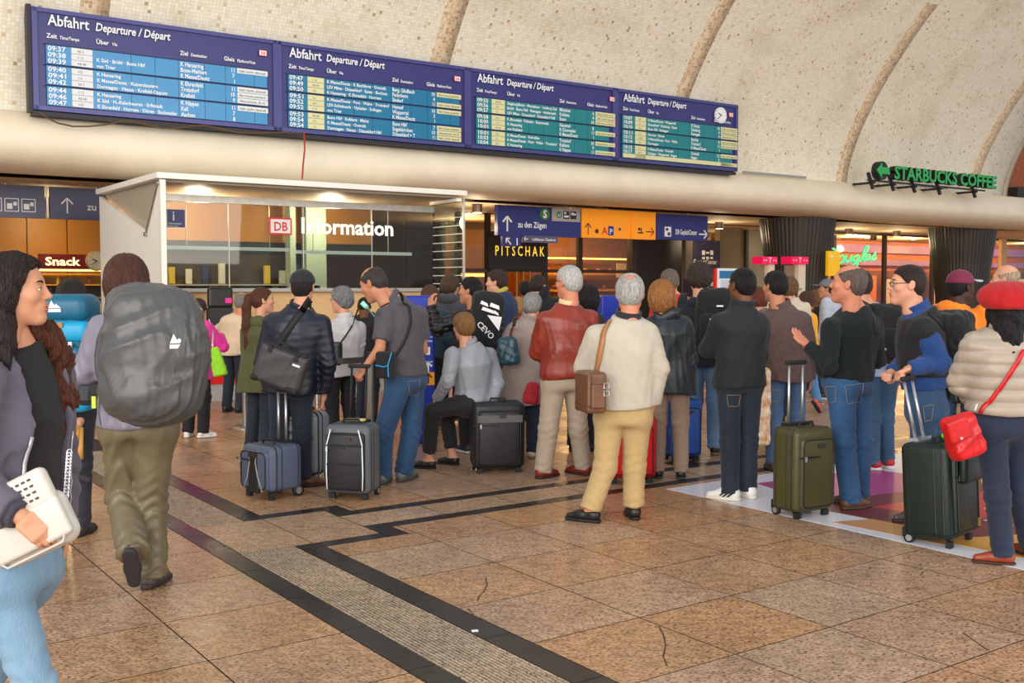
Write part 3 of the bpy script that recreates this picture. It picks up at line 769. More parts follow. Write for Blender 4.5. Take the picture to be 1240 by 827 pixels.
# ------------------------------------------------------------------ information kiosk
def bz(px, py, a):
    p = wall_front(px, py, a); return (p.dot(BX), p.z)
def point_lamp(name, loc, power, col, r=0.15):
    d = bpy.data.lights.new(name, 'POINT'); d.energy = power; d.color = col; d.shadow_soft_size = r
    o = bpy.data.objects.new(name, d); COL.objects.link(o); o.location = loc; return o
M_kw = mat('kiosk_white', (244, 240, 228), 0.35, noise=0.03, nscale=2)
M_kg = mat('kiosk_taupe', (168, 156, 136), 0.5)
M_alu = mat('kiosk_aluminium', (206, 200, 190), 0.35, 0.5, noise=0.15, nscale=14, stretch=(1, 1, 1))
M_wood = mat('pale_wood', (222, 178, 122), 0.45, noise=0.12, nscale=6, stretch=(1, 8, 8))
M_red = mat('counter_red', (222, 22, 12), 0.35)
M_grey = mat('plinth_grey', (170, 166, 162), 0.4)
M_glass = glass_mat('clear_glass', (214, 220, 216), 0.958)
M_amber = mat('amber_panel', (196, 132, 54), 0.5, noise=0.15, nscale=2)
M_dkgreen = mat('shelf_dark_green', (36, 46, 38), 0.5)
M_mint = mat('mint_pillar', (178, 196, 178), 0.4)
K = empty('information_kiosk', AB(13.9, 4.19, 0), RA)
tag(K, 'white and glass information kiosk with red counter under the departure board', 'kiosk')
# local frame: x along b, y along a
MB().box((2.38, 1.55, 3.02), (4.76, 3.1, .075)).build('roof', M_kw, K)
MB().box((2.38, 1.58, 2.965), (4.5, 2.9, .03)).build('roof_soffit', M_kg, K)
rw = MB()
rw.poly([(.04, .05, 0), (.04, .05, 2.97), (.04, .62, 2.3), (.04, 3.05, 2.95), (.04, 3.05, 0)][::-1], .05, (-1, 0, 0))
rw.box((.075, .03, 1.48), (.07, .06, 2.97))
rw.build('side_wall', M_kw, K)
MB().poly([(.12, .08, 2.95), (.12, .66, 2.26), (.12, 3.0, 2.95)], .03, (-1, 0, 0)).build('underside_shade_panel', M_kg, K)  # taupe sheet stands for the shaded roof underside behind the wall cut
sp = MB(); sp.cyl((.02, .62, 2.28), (.03, .06, 2.93), .012, n=8); sp.cyl((0, .62, 2.28), (.06, .62, 2.28), .03, n=10); sp.cyl((0, .06, 2.92), (.06, .06, 2.92), .03, n=10)
sp.build('support_strut', M_steel, K)
rl = MB(); rl.box((2.46, 1.0, 2.82), (4.55, .08, .10)); rl.build('header_rail', M_alu, K)
# glazing: four panes and slim joints
for i in range(4):
    x0 = .16 + 1.155 * i
    pane = MB().box((x0 + .575, 1.0, 2.165), (1.14, .012, 1.21)).build('glass_pane', M_glass, K)
    if i: MB().box((x0 - .003, 1.0, 2.165), (.012, .02, 1.21)).build('pane_joint', M_alu, K)
wing = MB().box((4.74, .53, 2.2), (.012, .92, 1.45)).build('glass_wing', M_glass, K)
wl_ = MB()
for k in range(9): wl_.box((4.73, .53, 1.62 + .13 * k), (.006, .9, .012))
wl_.build('reflection_stripe', mat('reflection_white', (226, 222, 214), .5), wing)  # pale strips stand in for louvre reflections on the wing glass
MB().box((4.74, .07, 1.5), (.03, .03, 2.9)).build('corner_post', M_alu, K)
hr = MB().poly([(4.6, .06, 2.94), (4.7, .06, 2.94), (4.78, 1.0, 2.94), (4.68, 1.0, 2.94)], .05, (0, 0, 1)); hr.build('roof_arm', M_kw, K)
# counter
MB().box((2.45, .55, .62), (4.5, .5, .76)).build('counter_front', M_red, K)
MB().box((2.45, .56, .12), (4.46, .46, .24)).build('plinth', M_grey, K)
MB().box((2.45, .58, 1.02), (4.6, .72, .05)).build('counter_top', M_alu, K)
MB().box((2.45, .292, .70), (4.5, .02, .035)).build('counter_trim', M_alu, K)
MB().box((2.45, .98, 1.27), (4.52, .08, .46)).build('wood_upstand', M_wood, K)
MB().box((2.45, .97, 1.525), (4.6, .3, .05)).build('ledge', M_grey, K)
# interior
MB().box((2.4, 2.98, 2.62), (4.5, .06, .62)).build('amber_back_panel', M_amber, K)
MB().box((2.4, 2.96, 2.2), (4.5, .1, .2)).build('dark_shelf_band', M_dkgreen, K)
MB().box((1.9, 2.96, 1.55), (3.3, .08, 1.1)).build('back_wall', mat('kiosk_back_brown', (78, 66, 54), .6, noise=.2, nscale=4), K)
MB().box((2.4, 2.0, .01), (4.4, 2.0, .02)).build('floor_panel', M_grey, K)
for x, wd in ((3.42, .36), (3.0, .1)): MB().box((x, 2.7, 1.48), (wd, .2, 2.95)).build('mint_pillar', M_mint, K)
lr = MB(); lr.box((1.35, 1.16, 2.13), (1.9, .06, .05)); lr.build('light_rail', mat('rail_white', (236, 238, 232), .4, emit=.35), K)
lr = MB(); lr.box((3.42, 1.16, 2.1), (2.0, .06, .05)); lr.build('light_rail', MATS['rail_white'], K)
for x in (.75, 2.0, 2.7, 4.0): MB().cyl((x, 1.16, 2.12), (x, 1.16, 2.9), .007, n=6).build('rail_hanger', M_steel, K)
for x in (.9, 1.9, 2.9): MB().box((x, 2.0, 2.94), (.7, .18, .02)).build('ceiling_lamp', mat('kiosk_lamp', (255, 222, 170), .5, emit=1.2), K)
lt = MB(); put_text(lt, 'Information', (2.42, .985, 2.38), (1, 0, 0), (0, 0, 1), .33, .022, 0, 1, 0, width=1.58, depth=.012)
lt.build('lettering', mat('letter_white', (250, 250, 248), .4, emit=.25), K)
lg = MB(); db_logo(lg, 2.1, .985, 2.47, .36); lg.build('railway_logo', [M_wht, M_wht, M_dbred], K)
ip = MB().box((.55, .985, 2.53), (.26, .006, .26)).build('info_plate', M_wht, K)
l = MB(); l.box((.55, .98, 2.53), (.245, .006, .245), 0); put_text(l, 'i', (.51, .975, 2.5), (1, 0, 0), (0, 0, 1), .19, .012, 0, 1, 1, 'C'); put_text(l, 'Information', (.44, .975, 2.445), (1, 0, 0), (0, 0, 1), .04, .01, 0, 1, 1); put_text(l, 'Service Point', (.44, .975, 2.415), (1, 0, 0), (0, 0, 1), .026, .01, 0, 1, 1)
l.build('lettering', [M_sblue, M_wht], ip)
point_lamp('kiosk_lamp_light', AB(15.9, 5.4, 2.7), 75, (1.0, .78, .5))
point_lamp('kiosk_lamp_light', AB(15.9, 7.6, 2.7), 75, (1.0, .80, .55))
# things inside the kiosk
def at_k(x, y, z): return AB(13.9 + y, 4.19 + x, z)
for k, (x, c) in enumerate(((.62, 'left end'), (1.75, 'middle'), (2.75, 'right'))):
    mo = empty('monitor', at_k(x, 1.55, 1.06), RA + (.3, -.2, .15)[k])
    MB().box((0, 0, .36), (.5, .04, .34)).build('screen_back', M_black, mo); MB().cyl((0, .02, 0), (0, .02, .25), .025).build('stand', M_steel, mo); MB().box((0, .02, .01), (.22, .18, .02)).build('base', M_black, mo)
    tag(mo, 'black monitor behind the kiosk glass, at the %s of the desk' % c, 'monitor', 'monitors inside the kiosk')
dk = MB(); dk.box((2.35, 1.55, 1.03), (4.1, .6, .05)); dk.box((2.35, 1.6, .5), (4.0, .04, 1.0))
o = dk.build('inner_desk', M_kg, None, rz=RA); o.location = AB(13.9, 4.19); tag(o, 'long inner desk behind the kiosk glass', 'desk')
cc = [(196, 52, 48), (236, 232, 220), (70, 120, 180), (222, 190, 60), (90, 150, 90), (230, 226, 214), (160, 60, 90), (60, 70, 110)]
for k in range(16):
    x = .3 + .135 * k + (.5 if k > 9 else 0); h = random.uniform(.2, .34)
    o = MB().box((0, 0, h / 2), (.1, .05, h)).build('brochure_stack', mat('paper_%d' % (k % 8), cc[k % 8], .5), None)
    o.location = at_k(x + .35, 2.84, 1.62 if k % 2 else 1.3); o.rotation_euler.z = RA
    tag(o, '%s brochure holder, %s from the left on the %s shelf of the kiosk' % (['red', 'white', 'blue', 'yellow', 'green', 'cream', 'plum', 'navy'][k % 8], ORD[k // 2], 'upper' if k % 2 else 'lower'), 'brochure holder', 'brochures at the back of the kiosk')
for z in (1.28, 1.6):
    o = MB().box((1.75, 2.82, z), (3.0, .2, .025)).build('brochure_shelf', M_alu, None, rz=RA); o.location = AB(13.9, 4.19); tag(o, 'thin %s shelf along the back wall of the kiosk' % ('lower' if z < 1.5 else 'upper'), 'shelf')
for k in range(14):
    x = .4 + .29 * k; c = cc[(k * 3) % 8]
    o = MB().cyl((0, 0, 0), (0, 0, .13), .04, n=10).build('kiosk_jar', mat('paper_%d' % ((k * 3) % 8), c, .5), None)
    o.location = at_k(x, 1.42, 1.055); tag(o, '%s coloured cup from the left on the inner kiosk desk' % ORD[k], 'cup', 'cups on the inner kiosk desk')
# dark screen with pink badge on the red counter
t = empty('payment_screen', at_k(.93, .33, 1.045), RA)
MB().rbox((0, 0, .38), (.36, .09, .3), .05).build('screen_hood', M_black, t); MB().box((0, .02, .12), (.34, .12, .24)).build('body', mat('dark_plastic', (34, 32, 34), .45), t)
MB().box((.1, -.05, .34), (.09, .012, .07)).build('pink_badge', mat('badge_pink', (236, 40, 150), .4), t)
tag(t, 'black screen with a small pink badge on the red kiosk counter', 'screen')

# ------------------------------------------------------------------ shops behind
def pbox(name, x0, x1, y0, y1, a, m, th=0.1, parent=None, ym=None):
    b0, _ = bz(x0, (y0 + y1) / 2, a); b1, _ = bz(x1, (y0 + y1) / 2, a)
    xm = (x0 + x1) / 2; _, z1 = bz(xm, y0, a); _, z0 = bz(xm, y1, a); z0 = max(z0, 0.0); z1 = min(z1, 3.215)
    mb = MB().box(((b0 + b1) / 2, a + th / 2, (z0 + z1) / 2), (b1 - b0, th, z1 - z0))
    return mb.build(name, m, parent, rz=0 if parent else RA)
def shop_root(name): return empty(name, (0, 0, 0), RA)
# snack shop at the far left
S = shop_root('snack_shop'); tag(S, 'snack shop interior with mustard brown panels behind the kiosk', 'shop')
M_mus = mat('mustard_panel', (150, 104, 40), .5, noise=.08, nscale=2); M_gold = mat('gold_shelf', (206, 146, 44), .4)
for i in range(5): MB().box((2.3 + .72 * i, 21.8, 2.3), (.7, .06, 1.5)).build('wall_panel', M_mus, S)
MB().box((3.6, 21.75, .8), (4.6, .1, 1.6)).build('counter_block', M_brown, S)
MB().box((3.4, 21.6, 3.1), (4.6, .3, .2)).build('header', M_brown, S)
MB().box((2.2, 20.4, 2.4), (1.9, .1, 1.8)).build('dark_side_panel', M_brown, S)
for z in (1.35, 1.6, 1.8): MB().box((4.4, 21.55, z), (2.4, .3, .03)).build('shelf', M_gold, S)
sg = MB().box((4.62, 20.95, 2.035), (.98, .06, .27)).build('sign_board', mat('snack_maroon', (92, 18, 18), .4), S)
l = MB(); put_text(l, 'Snack', (4.24, 20.915, 1.965), (1, 0, 0), (0, 0, 1), .21, .03, 0, 1, 0, width=.62); l.build('lettering', mat('snack_cream', (252, 238, 196), .4, emit=.8), sg)
MB().box((4.4, 21.4, 1.88), (2.2, .05, .03)).build('light_strip', mat('warm_strip', (255, 206, 110), .5, emit=5), S)
point_lamp('snack_lamp_light', AB(20.6, 4.3, 2.8), 60, (1, .72, .35))
c = empty('wall_clock', AB(20.85, 5.13, 2.05), RA); tag(c, 'round grey-faced wall clock right of the maroon snack sign', 'clock')
MB().cyl((0, .05, 0), (0, -.03, 0), .19, n=28).build('rim', mat('clock_rim', (150, 132, 100), .4), c); MB().cyl((0, -.03, 0), (0, -.04, 0), .165, n=28).build('face', mat('clock_grey', (176, 168, 150), .5), c)
h = MB()
for i in range(12):
    q = i * math.pi / 6; h.box((.14 * math.sin(q), -.043, .14 * math.cos(q)), (.014, .004, .014))
h.cyl((0, -.045, 0), (-.09, -.045, .035), .01, .008, 6); h.cyl((0, -.045, 0), (-.10, -.045, -.07), .008, .006, 6); h.build('hands', M_black, c)
for k in range(12):
    x = 3.6 + .14 * k; o = MB().lathe([(.03, 0), (.033, .02), (.033, .1), (.012, .14), (.012, .18)], 8).build('bottle', mat('bottle_%d' % (k % 3), [(60, 84, 50), (196, 150, 60), (120, 44, 30)][k % 3], .3), None)
    o.location = AB(21.5, x, 1.615 if k % 2 else 1.365); tag(o, '%s small bottle from the left end of the %s snack shop shelf' % (ORD[k // 2], 'middle' if k % 2 else 'lowest'), 'bottle', 'bottles on the snack shop shelves')
# bakery front in the middle
S = shop_root('bakery_shop'); tag(S, 'dark glass bakery front with black and gold name panel', 'shop front')
A0 = 20.0
pbox('fascia', 556, 930, 249, 262, A0 + .1, M_brown, .15, S)
np_ = pbox('name_panel', 592, 661, 281, 327, A0 - .1, M_black, .1, S)
b0, _ = bz(599, 305, A0 - .1); b1, _ = bz(659, 305, A0 - .1); l = MB()
put_text(l, 'P I T S C H A K', (b0, A0 - .11, 2.27), (1, 0, 0), (0, 0, 1), .32, .008, 0, 1, 0, width=b1 - b0); l.build('lettering', mat('gold_letter', (246, 206, 72), .4, emit=.9), np_)
for x in (556, 592, 661, 703, 768): pbox('mullion', x - 2.5, x + 2.5, 255, 460, A0, M_brown, .1, S)
pbox('transom', 556, 768, 326, 330, A0, M_brown, .1, S)
for x0, x1 in ((559, 590), (664, 700), (706, 765)): pbox('glass_pane', x0, x1, 262, 460, A0 + .04, glass_mat('shop_glass', (225, 215, 200), .955), .012, S)
for x in (626, 634, 642): pbox('door_handle', x - 1, x + 1, 329, 380, A0 - .1, mat('brass', (190, 140, 60), .3, .8), .03, S)
pbox('door_leaf', 594, 659, 330, 460, A0 + .04, glass_mat('amber_glass', (210, 170, 120), .93), .03, S)
pbox('dark_wall_block', 768, 832, 262, 460, A0 + .05, mat('near_black_wall', (40, 30, 24), .45), .3, S)
pbox('steel_post', 830, 838, 258, 460, A0 - .3, mat('post_steel', (140, 124, 104), .35, .5), .15, S)
S2 = shop_root('bakery_interior'); tag(S2, 'warm orange bakery interior with shelves behind the dark glass front', 'shop interior')
pbox('back_panel', 540, 860, 268, 470, 23.6, mat('bakery_orange', (140, 94, 50), .5, noise=.15, nscale=2), .1, S2)
for y in (330, 350, 370): pbox('bread_shelf', 660, 775, y, y + 3, 23.0, M_gold, .35, S2)
pbox('upper_light_bar', 552, 592, 331, 335, 22.0, mat('warm_strip', (255, 206, 110), .5, emit=5), .05, S2)
pbox('upper_light_bar', 640, 770, 312, 314, 23.2, MATS['warm_strip'], .05, S2)
pbox('price_sheet', 747, 766, 319, 336, 22.5, mat('paper_warm', (226, 206, 170), .6), .02, S2)
pbox('dark_upper_band', 540, 860, 256, 282, 23.2, M_brown, .1, S2)
pbox('side_cabinet', 552, 600, 300, 345, 23.3, mat('cabinet_ochre', (120, 84, 40), .5), .1, S2)
for x in (566, 722, 688): point_lamp('bakery_lamp_light', wall_front(x, 285, 22.0), 120, (1, .74, .44))
for k in range(14):
    b, z = bz(664 + 7.6 * k, 349 if k % 2 else 329, 23.15)
    o = MB().rbox((0, 0, .045), (.13, .1, .09), .04).build('bread_loaf', mat('bread_%d' % (k % 2), [(188, 120, 52), (150, 84, 34)][k % 2], .7), None)
    o.location = AB(23.18, b, z + .004); o.rotation_euler.z = RA + k; tag(o, '%s brown loaf from the left on the %s bakery shelf' % (ORD[k // 2], 'middle' if k % 2 else 'topmost'), 'bread', 'loaves on the bakery shelves')
pl = empty('pendant_lamp', wall_front(688, 336, 22.3)); tag(pl, 'round glowing pendant lamp in the bakery', 'lamp')
MB().lathe([(.02, .12), (.09, .1), (.14, 0), (.13, -.02)], 16).build('lamp_shade', mat('lamp_amber', (214, 130, 50), .4, emit=.6), pl); MB().cyl((0, 0, .12), (0, 0, .9), .006, n=6).build('cord', M_black, pl)
# luggage centre sign and plain walls right of it
o = pbox('centre_sign', 838, 872, 291, 334, 20.4, mat('centre_navy', (32, 28, 52), .45), .1); tag(o, 'dark navy panel with pictograms and small lettering left of the plain taupe wall', 'sign')
l = MB(); b, z = bz(839, 318, 20.38); b2, _ = bz(869, 318, 20.38); put_text(l, 'GepäckCenter', (b + .02, 20.385, z - .03), (1, 0, 0), (0, 0, 1), .17, .02, 0, 1, 0, width=b2 - b - .04)
for k in range(3):
    bb, zz = bz(852 + 5 * k, 306, 20.38); l.box((bb, 20.385, zz), (.11, .01, .12 if k != 1 else .05)); l.box((bb, 20.385, zz - .14), (.1, .01, .06))
l.build('lettering', mat('faded_print', (206, 200, 190), .5), o)
o = struct(pbox('partition_1', 871, 905, 262, 470, 21.5, M_taupe, .2)); 
o = struct(pbox('partition_2', 905, 1000, 262, 470, 21.8, mat('pale_olive_panel', (150, 142, 118), .35, noise=.05, nscale=2), .2))
struct(pbox('partition_3', 903, 906, 262, 470, 21.4, M_brown, .1))
# perfumery at the right
S = shop_root('perfumery'); tag(S, 'perfumery shop with orange ceiling glow and purple bands behind the columns', 'shop')
A1 = 20.6
pbox('fascia', 1008, 1300, 276, 289, A1, M_brown, .2, S)
for x in (1010, 1071, 1129, 1212): pbox('mullion', x - 1.6, x + 1.6, 285, 480, A1, M_brown, .1, S)
for x0, x1 in ((1012, 1069), (1073, 1127), (1132, 1210), (1215, 1300)): pbox('glass_pane', x0, x1, 288, 480, A1 + .04, glass_mat('shop_glass'), .012, S)
pbox('cream_post', 1211, 1217, 276, 480, A1 - .25, mat('post_cream', (222, 184, 130), .5), .12, S)
M_org = mat('perfumery_orange', (226, 128, 46), .5, noise=.15, nscale=.8)
pbox('back_wall', 990, 1330, 284, 330, 24.6, M_org, .1, S)
M_pur = mat('purple_band', (150, 116, 190), .4, emit=.35)
pbox('purple_band', 995, 1325, 300, 309, 24.3, M_pur, .1, S); pbox('purple_band', 995, 1325, 317, 323, 24.3, M_pur, .1, S)
pbox('lower_wall', 990, 1330, 329, 480, 24.5, mat('perfumery_brown', (124, 62, 30), .5, noise=.2, nscale=2), .1, S)
for k in range(9):
    x = 1026 + 26 * k; w_ = 9 if k % 2 else 12
    pbox('display_case', x, x + w_, 330 + 4 * (k % 3), 402, 24.0, mat('case_%d' % (k % 3), [(238, 222, 190), (206, 120, 46), (240, 236, 226)][k % 3], .4, emit=.15), .2, S)
for k in range(8): 
    p = wall_front(1022 + 28 * k, 290 + 2 * (k % 2), 22.8); MB().cyl((p.dot(BX), 22.8, 3.2), (p.dot(BX), 22.8, 3.215), .07, n=12).build('spot_lamp', M_lamp, S)
for x in (1040, 1100, 1180, 1240): point_lamp('perfumery_lamp_light', wall_front(x, 300, 22.6), 300, (1, .66, .30))
# flowing neon script
neon = empty('neon_sign', (0, 0, 0), RA); tag(neon, 'mint green neon script sign beside the yellow sign', 'sign')
def stroke(pts, r=0.035):
    q = [Vector((*(lambda t: (t[0], A1 - .2, t[1]))(bz(x, y, A1 - .2)),)) for x, y in pts]
    # smooth with a Catmull-Rom pass
    out = []
    for i in range(len(q) - 1):
        p0 = q[max(i - 1, 0)]; p1 = q[i]; p2 = q[i + 1]; p3 = q[min(i + 2, len(q) - 1)]
        for t in np.linspace(0, 1, 5)[:-1]:
            out.append(0.5 * ((2 * p1) + (p2 - p0) * t + (2 * p0 - 5 * p1 + 4 * p2 - p3) * t * t + (3 * p1 - p0 - 3 * p2 + p3) * t ** 3))
    out.append(q[-1]); return out
M_neon = mat('neon_mint', (70, 226, 150), .3, emit=.55)
for nm, pts in (('letter_d', [(1003, 304), (1000, 322), (1010, 320), (1014, 306), (1004, 300), (997, 308)]),
                ('letter_o', [(1020, 309), (1016, 312), (1016, 318), (1020, 318), (1022, 312), (1020, 309)]),
                ('letter_u', [(1025, 309), (1024, 317), (1028, 316), (1031, 309), (1030, 317), (1033, 315)]),
                ('letter_g', [(1039, 309), (1034, 311), (1034, 316), (1038, 315), (1040, 309), (1037, 325), (1032, 327), (1033, 321), (1042, 315)]),
                ('letter_l', [(1042, 315), (1050, 303), (1051, 298), (1047, 301), (1044, 313), (1047, 316)]),
                ('letter_a', [(1052, 308), (1048, 310), (1048, 315), (1051, 314), (1053, 308), (1053, 315), (1056, 312)]),
                ('letter_s', [(1056, 312), (1060, 306), (1059, 310), (1061, 313), (1057, 315), (1055, 313)])):
    MB().tube(stroke(pts), .034, 6).build(nm, M_neon, neon, True)
    
o = pbox('yellow_sign', 1003, 1017, 304, 334, 16.45, mat('yellow_panel', (250, 190, 10), .4, emit=.2), .08); tag(o, 'yellow rectangular sign on the dark column left of the neon script', 'sign')
b, z = bz(1007, 311, 16.44); l = MB(); l.cyl((b, 16.445, z), (b, 16.43, z), .05, n=10); l.build('emblem', mat('emblem_cream', (255, 240, 200), .5), o)
# two telephone stands with magenta tops
M_mag = mat('magenta_panel', (226, 0, 76), .4, emit=.35); M_post = mat('phone_cream', (226, 210, 182), .45)
for x, w_, lab in ((926, 18, 'beside the plain olive wall'), (962.5, 20, 'in front of the dark fluted column')):
    a = 15.6; b, z1 = bz(x, 311, a); b1, z0 = bz(x + w_ / 2, 320, a); b0, _ = bz(x - w_ / 2, 320, a); wd = b1 - b0
    o = empty('telephone_stand', AB(a, b, 0), RA); tag(o, 'cream telephone stand with magenta top panel ' + lab, 'telephone')
    hd = MB().box((0, 0, (z0 + z1) / 2), (wd, .3, z1 - z0)).build('top_panel', M_mag, o)
    l = MB(); put_text(l, 'T', (0, -.152, z0 + .03), (1, 0, 0), (0, 0, 1), .16, .02, 0, 1, 0, 'C')
    for s_ in (-.2, -.12, .12, .2): l.box((s_ * wd * 2, -.152, (z0 + z1) / 2), (.03, .004, .03))
    l.build('emblem', mat('pink_white', (250, 214, 226), .5), hd)
    MB().box((wd * .28, 0, z0 / 2), (wd * .42, .16, z0)).build('post', M_post, o)
    MB().box((-wd * .22, .05, z0 - .5), (wd * .5, .06, .95)).build('back_panel', M_taupe, o)
    MB().box((-wd * .1, -.02, z0 - .55), (wd * .6, .2, .05)).build('shelf', M_steel, o)
    MB().rbox((-wd * .22, -.06, z0 - .72), (.2, .1, .28), .02).build('telephone_body', M_black, o)
# poster frame behind the queue
a = 16.0; o = empty('poster_stand', (0, 0, 0), RA); tag(o, 'red framed standing poster with blue header behind the queue', 'poster stand')
pbox('red_frame', 866, 884, 325, 372, a + .02, M_dbred, .06, o); pbox('white_sheet', 869, 905, 325, 372, a, M_wht, .06, o); pbox('blue_header', 872, 902, 328, 337, a - .02, mat('poster_blue', (40, 120, 176), .4), .03, o); pbox('picture_print', 873, 888, 339, 362, a - .02, mat('poster_grey', (206, 214, 222), .4), .03, o)
pbox('leg', 870, 873, 372, 480, a, M_steel, .06, o); pbox('leg', 898, 901, 372, 480, a, M_steel, .06, o)
# small dark shop shelf with goods left of the poster stand
o = pbox('goods_shelf', 838, 866, 338, 400, 17.5, mat('shelf_navy', (36, 34, 56), .5), .3); tag(o, 'dark goods shelf behind the man with the black rucksack', 'shelf')
l = MB(); 
for k in range(5): bb, zz = bz(842 + 5 * k, 344, 17.48); l.box((bb, 17.48, zz), (.07, .03, .1 + .03 * (k % 2)))
l.build('price_card', mat('card_white', (226, 216, 200), .5), o)

# ------------------------------------------------------------------ coffee sign with its iron frame on the vault
cs = empty('coffee_sign', AB(15.55, 21.43, 4.0), RA); tag(cs, 'green channel letters with arrow on a black bracket low on the mosaic wall', 'sign')
M_cgr = mat('letter_green', (20, 150, 66), .35, emit=.25); M_cbk = mat('letter_black', (22, 22, 24), .5)
lx = .70; l = MB(); put_text(l, 'STARBUCKS COFFEE', (lx, -.004, .14), (1, 0, 0), (0, 0, 1), .42, .03, 0, 1, 0, width=4.4)
l.build('lettering_face', M_cgr, cs)
l = MB(); put_text(l, 'STARBUCKS COFFEE', (lx, .006, .14), (1, 0, 0), (0, 0, 1), .42, .042, 0, 1, 0, width=4.42, depth=.16); l.build('lettering_body', M_cbk, cs)
l = MB(); l.cyl((.27, .02, .3), (.27, .18, .3), .22, n=20); l.build('arrow_disc', M_cbk, cs)
l = MB(); l.poly([(.02, -.005, .3), (.22, -.005, .12), (.22, -.005, .22), (.5, -.005, .22), (.5, -.005, .38), (.22, -.005, .38), (.22, -.005, .48)], .02, (0, -1, 0)); l.build('arrow', M_cgr, cs)
for x in (-.05, .75, 1.6, 2.65, 4.2):
    f = MB(); f.box((x, .3, .0), (.07, .6, .05)); f.box((x, .12, .05), (.07, .06, .42), R=Matrix.Rotation(-.35, 3, 'X')); f.build('bracket', M_cbk, cs)
MB().box((2.3, .12, .06), (4.9, .04, .04)).build('rail', M_cbk, cs)
o = MB().box((0, 0, 0), (1.2, .05, .05)).build('small_rail', M_steel, None, rz=RA); o.location = AB(16.2, 24.7, 4.12); tag(o, 'short steel rail on the cornice below the green letters', 'rail')
o = MB().box((0, 0, 0), (2.1, .05, .05)).build('small_rail', M_steel, None, rz=RA); o.location = AB(16.4, 18.9, 4.1); tag(o, 'short steel rail at the right end of the departure board', 'rail')
# ------------------------------------------------------------------ blue totems and the queue barrier
M_tot = mat('totem_blue', (10, 42, 160), .35)
def totem(px0, px1, ytop, Y, label, txt=True):
    c = W((px0 + px1) / 2, ytop, Y); h = c.z; w_ = (px1 - px0) / FOC * Y
    o = empty('blue_totem', (c.x, Y, 0), .12); tag(o, label, 'totem sign')
    MB().rbox((0, .17, h / 2), (w_, .34, h), .02).build('body', M_tot, o)
    if txt:
        MB().box((0, -.004, .66), (w_ * .98, .012, .13)).build('orange_band', mat('totem_orange', (246, 160, 20), .4), o)
        l = MB()
        for s_, z in (('Reiseinformation', 1.18), ('Please wait here', 1.07), ('Bitte hier anstellen', 1.03), ('DB Reisezentrum', .82), ('Reservation and Information', .79)):
            put_text(l, s_, (.5 * w_ - .02, -.006, z), (1, 0, 0), (0, 0, 1), .034, .008, 0, .8, 0, 'R')
        l.poly([(.02, -.006, .9), (.06, -.006, .98), (.1, -.006, .92), (.1, -.006, .98), (.12, -.006, .98), (.12, -.006, .9)])
        l.build('lettering', M_wht, o)
        l = MB(); arrow(l, .1, .66, .1, math.pi / 2, -.012, 0, .16); arrow(l, .1, .77, .1, math.pi / 2, -.008, 1, .16); l.box((-.03, -.012, .66), (.06, .003, .05), 0); l.build('arrow', [M_ik, M_wht], o)
totem(486, 526, 358, 10.6, 'tall blue information totem beside the man in the grey polo shirt')
totem(728, 750, 358, 11.4, 'second blue totem, only its top showing behind the white jacket', False)
def stanchion(px, py, label):
    g = G(px, py); o = empty('queue_stanchion', g); tag(o, label, 'barrier post', 'queue barrier posts')
    MB().lathe([(.17, 0), (.17, .012), (.12, .025), (.03, .035)], 28).build('base_plate', M_steel, o); MB().cyl((0, 0, .03), (0, 0, .92), .03, n=16).build('post', M_steel, o); MB().cyl((0, 0, .9), (0, 0, 1.0), .04, n=16).build('belt_head', M_black, o)
    return g
g1 = stanchion(297, 518, 'steel barrier post with round base beside the ponytail woman')
g2 = stanchion(449, 560, 'steel barrier post mostly hidden behind the man in the grey polo shirt')
g3 = stanchion(386, 558, 'steel barrier post mostly hidden behind the man in the black cap')
bm_ = MB(); bm_.ribbon([g3 + Vector((.03, 0, .93)), (g3 + g2) / 2 + Vector((0, -.02, .915)), g2 + Vector((-.03, 0, .93))], (0, -1, 0), .055, .004)
tag(bm_.build('barrier_belt', M_black, None), 'black barrier belt stretched in front of the woman in the white jacket', 'barrier belt')
# ------------------------------------------------------------------ figures: distance-field modelling
f32 = np.float32
def V3(p): return np.array([p[0], p[1], p[2]], dtype=f32)
def smin(a, b, k):
    if k <= 0: return np.minimum(a, b)
    h = np.clip(0.5 + 0.5 * (b - a) / k, 0, 1)
    return b + (a - b) * h - k * h * (1 - h)
def smax(a, b, k): return -smin(-a, -b, k)
def d_cone(P, a, b, r1, r2):
    a, b = V3(a), V3(b); ba = b - a; L2 = float(ba @ ba) + 1e-12
    t = np.clip(((P - a) @ ba) / L2, 0, 1)
    return np.linalg.norm(P - a - t[..., None] * ba, axis=-1) - (r1 + (r2 - r1) * t)
def d_ell(P, c, r, R=None):
    q = P - V3(c)
    if R is not None: q = q @ np.asarray(R, dtype=f32)
    r = np.asarray(r, dtype=f32)
    k0 = np.linalg.norm(q / r, axis=-1); k1 = np.linalg.norm(q / (r * r), axis=-1)
    return np.where(k1 < 1e-6, -r.min(), k0 * (k0 - 1) / np.maximum(k1, 1e-6))
def d_box(P, c, s, r, R=None):
    q = P - V3(c)
    if R is not None: q = q @ np.asarray(R, dtype=f32)
    q = np.abs(q) - (np.asarray(s, dtype=f32) / 2 - r)
    return np.linalg.norm(np.maximum(q, 0), axis=-1) + np.minimum(q.max(-1), 0) - r

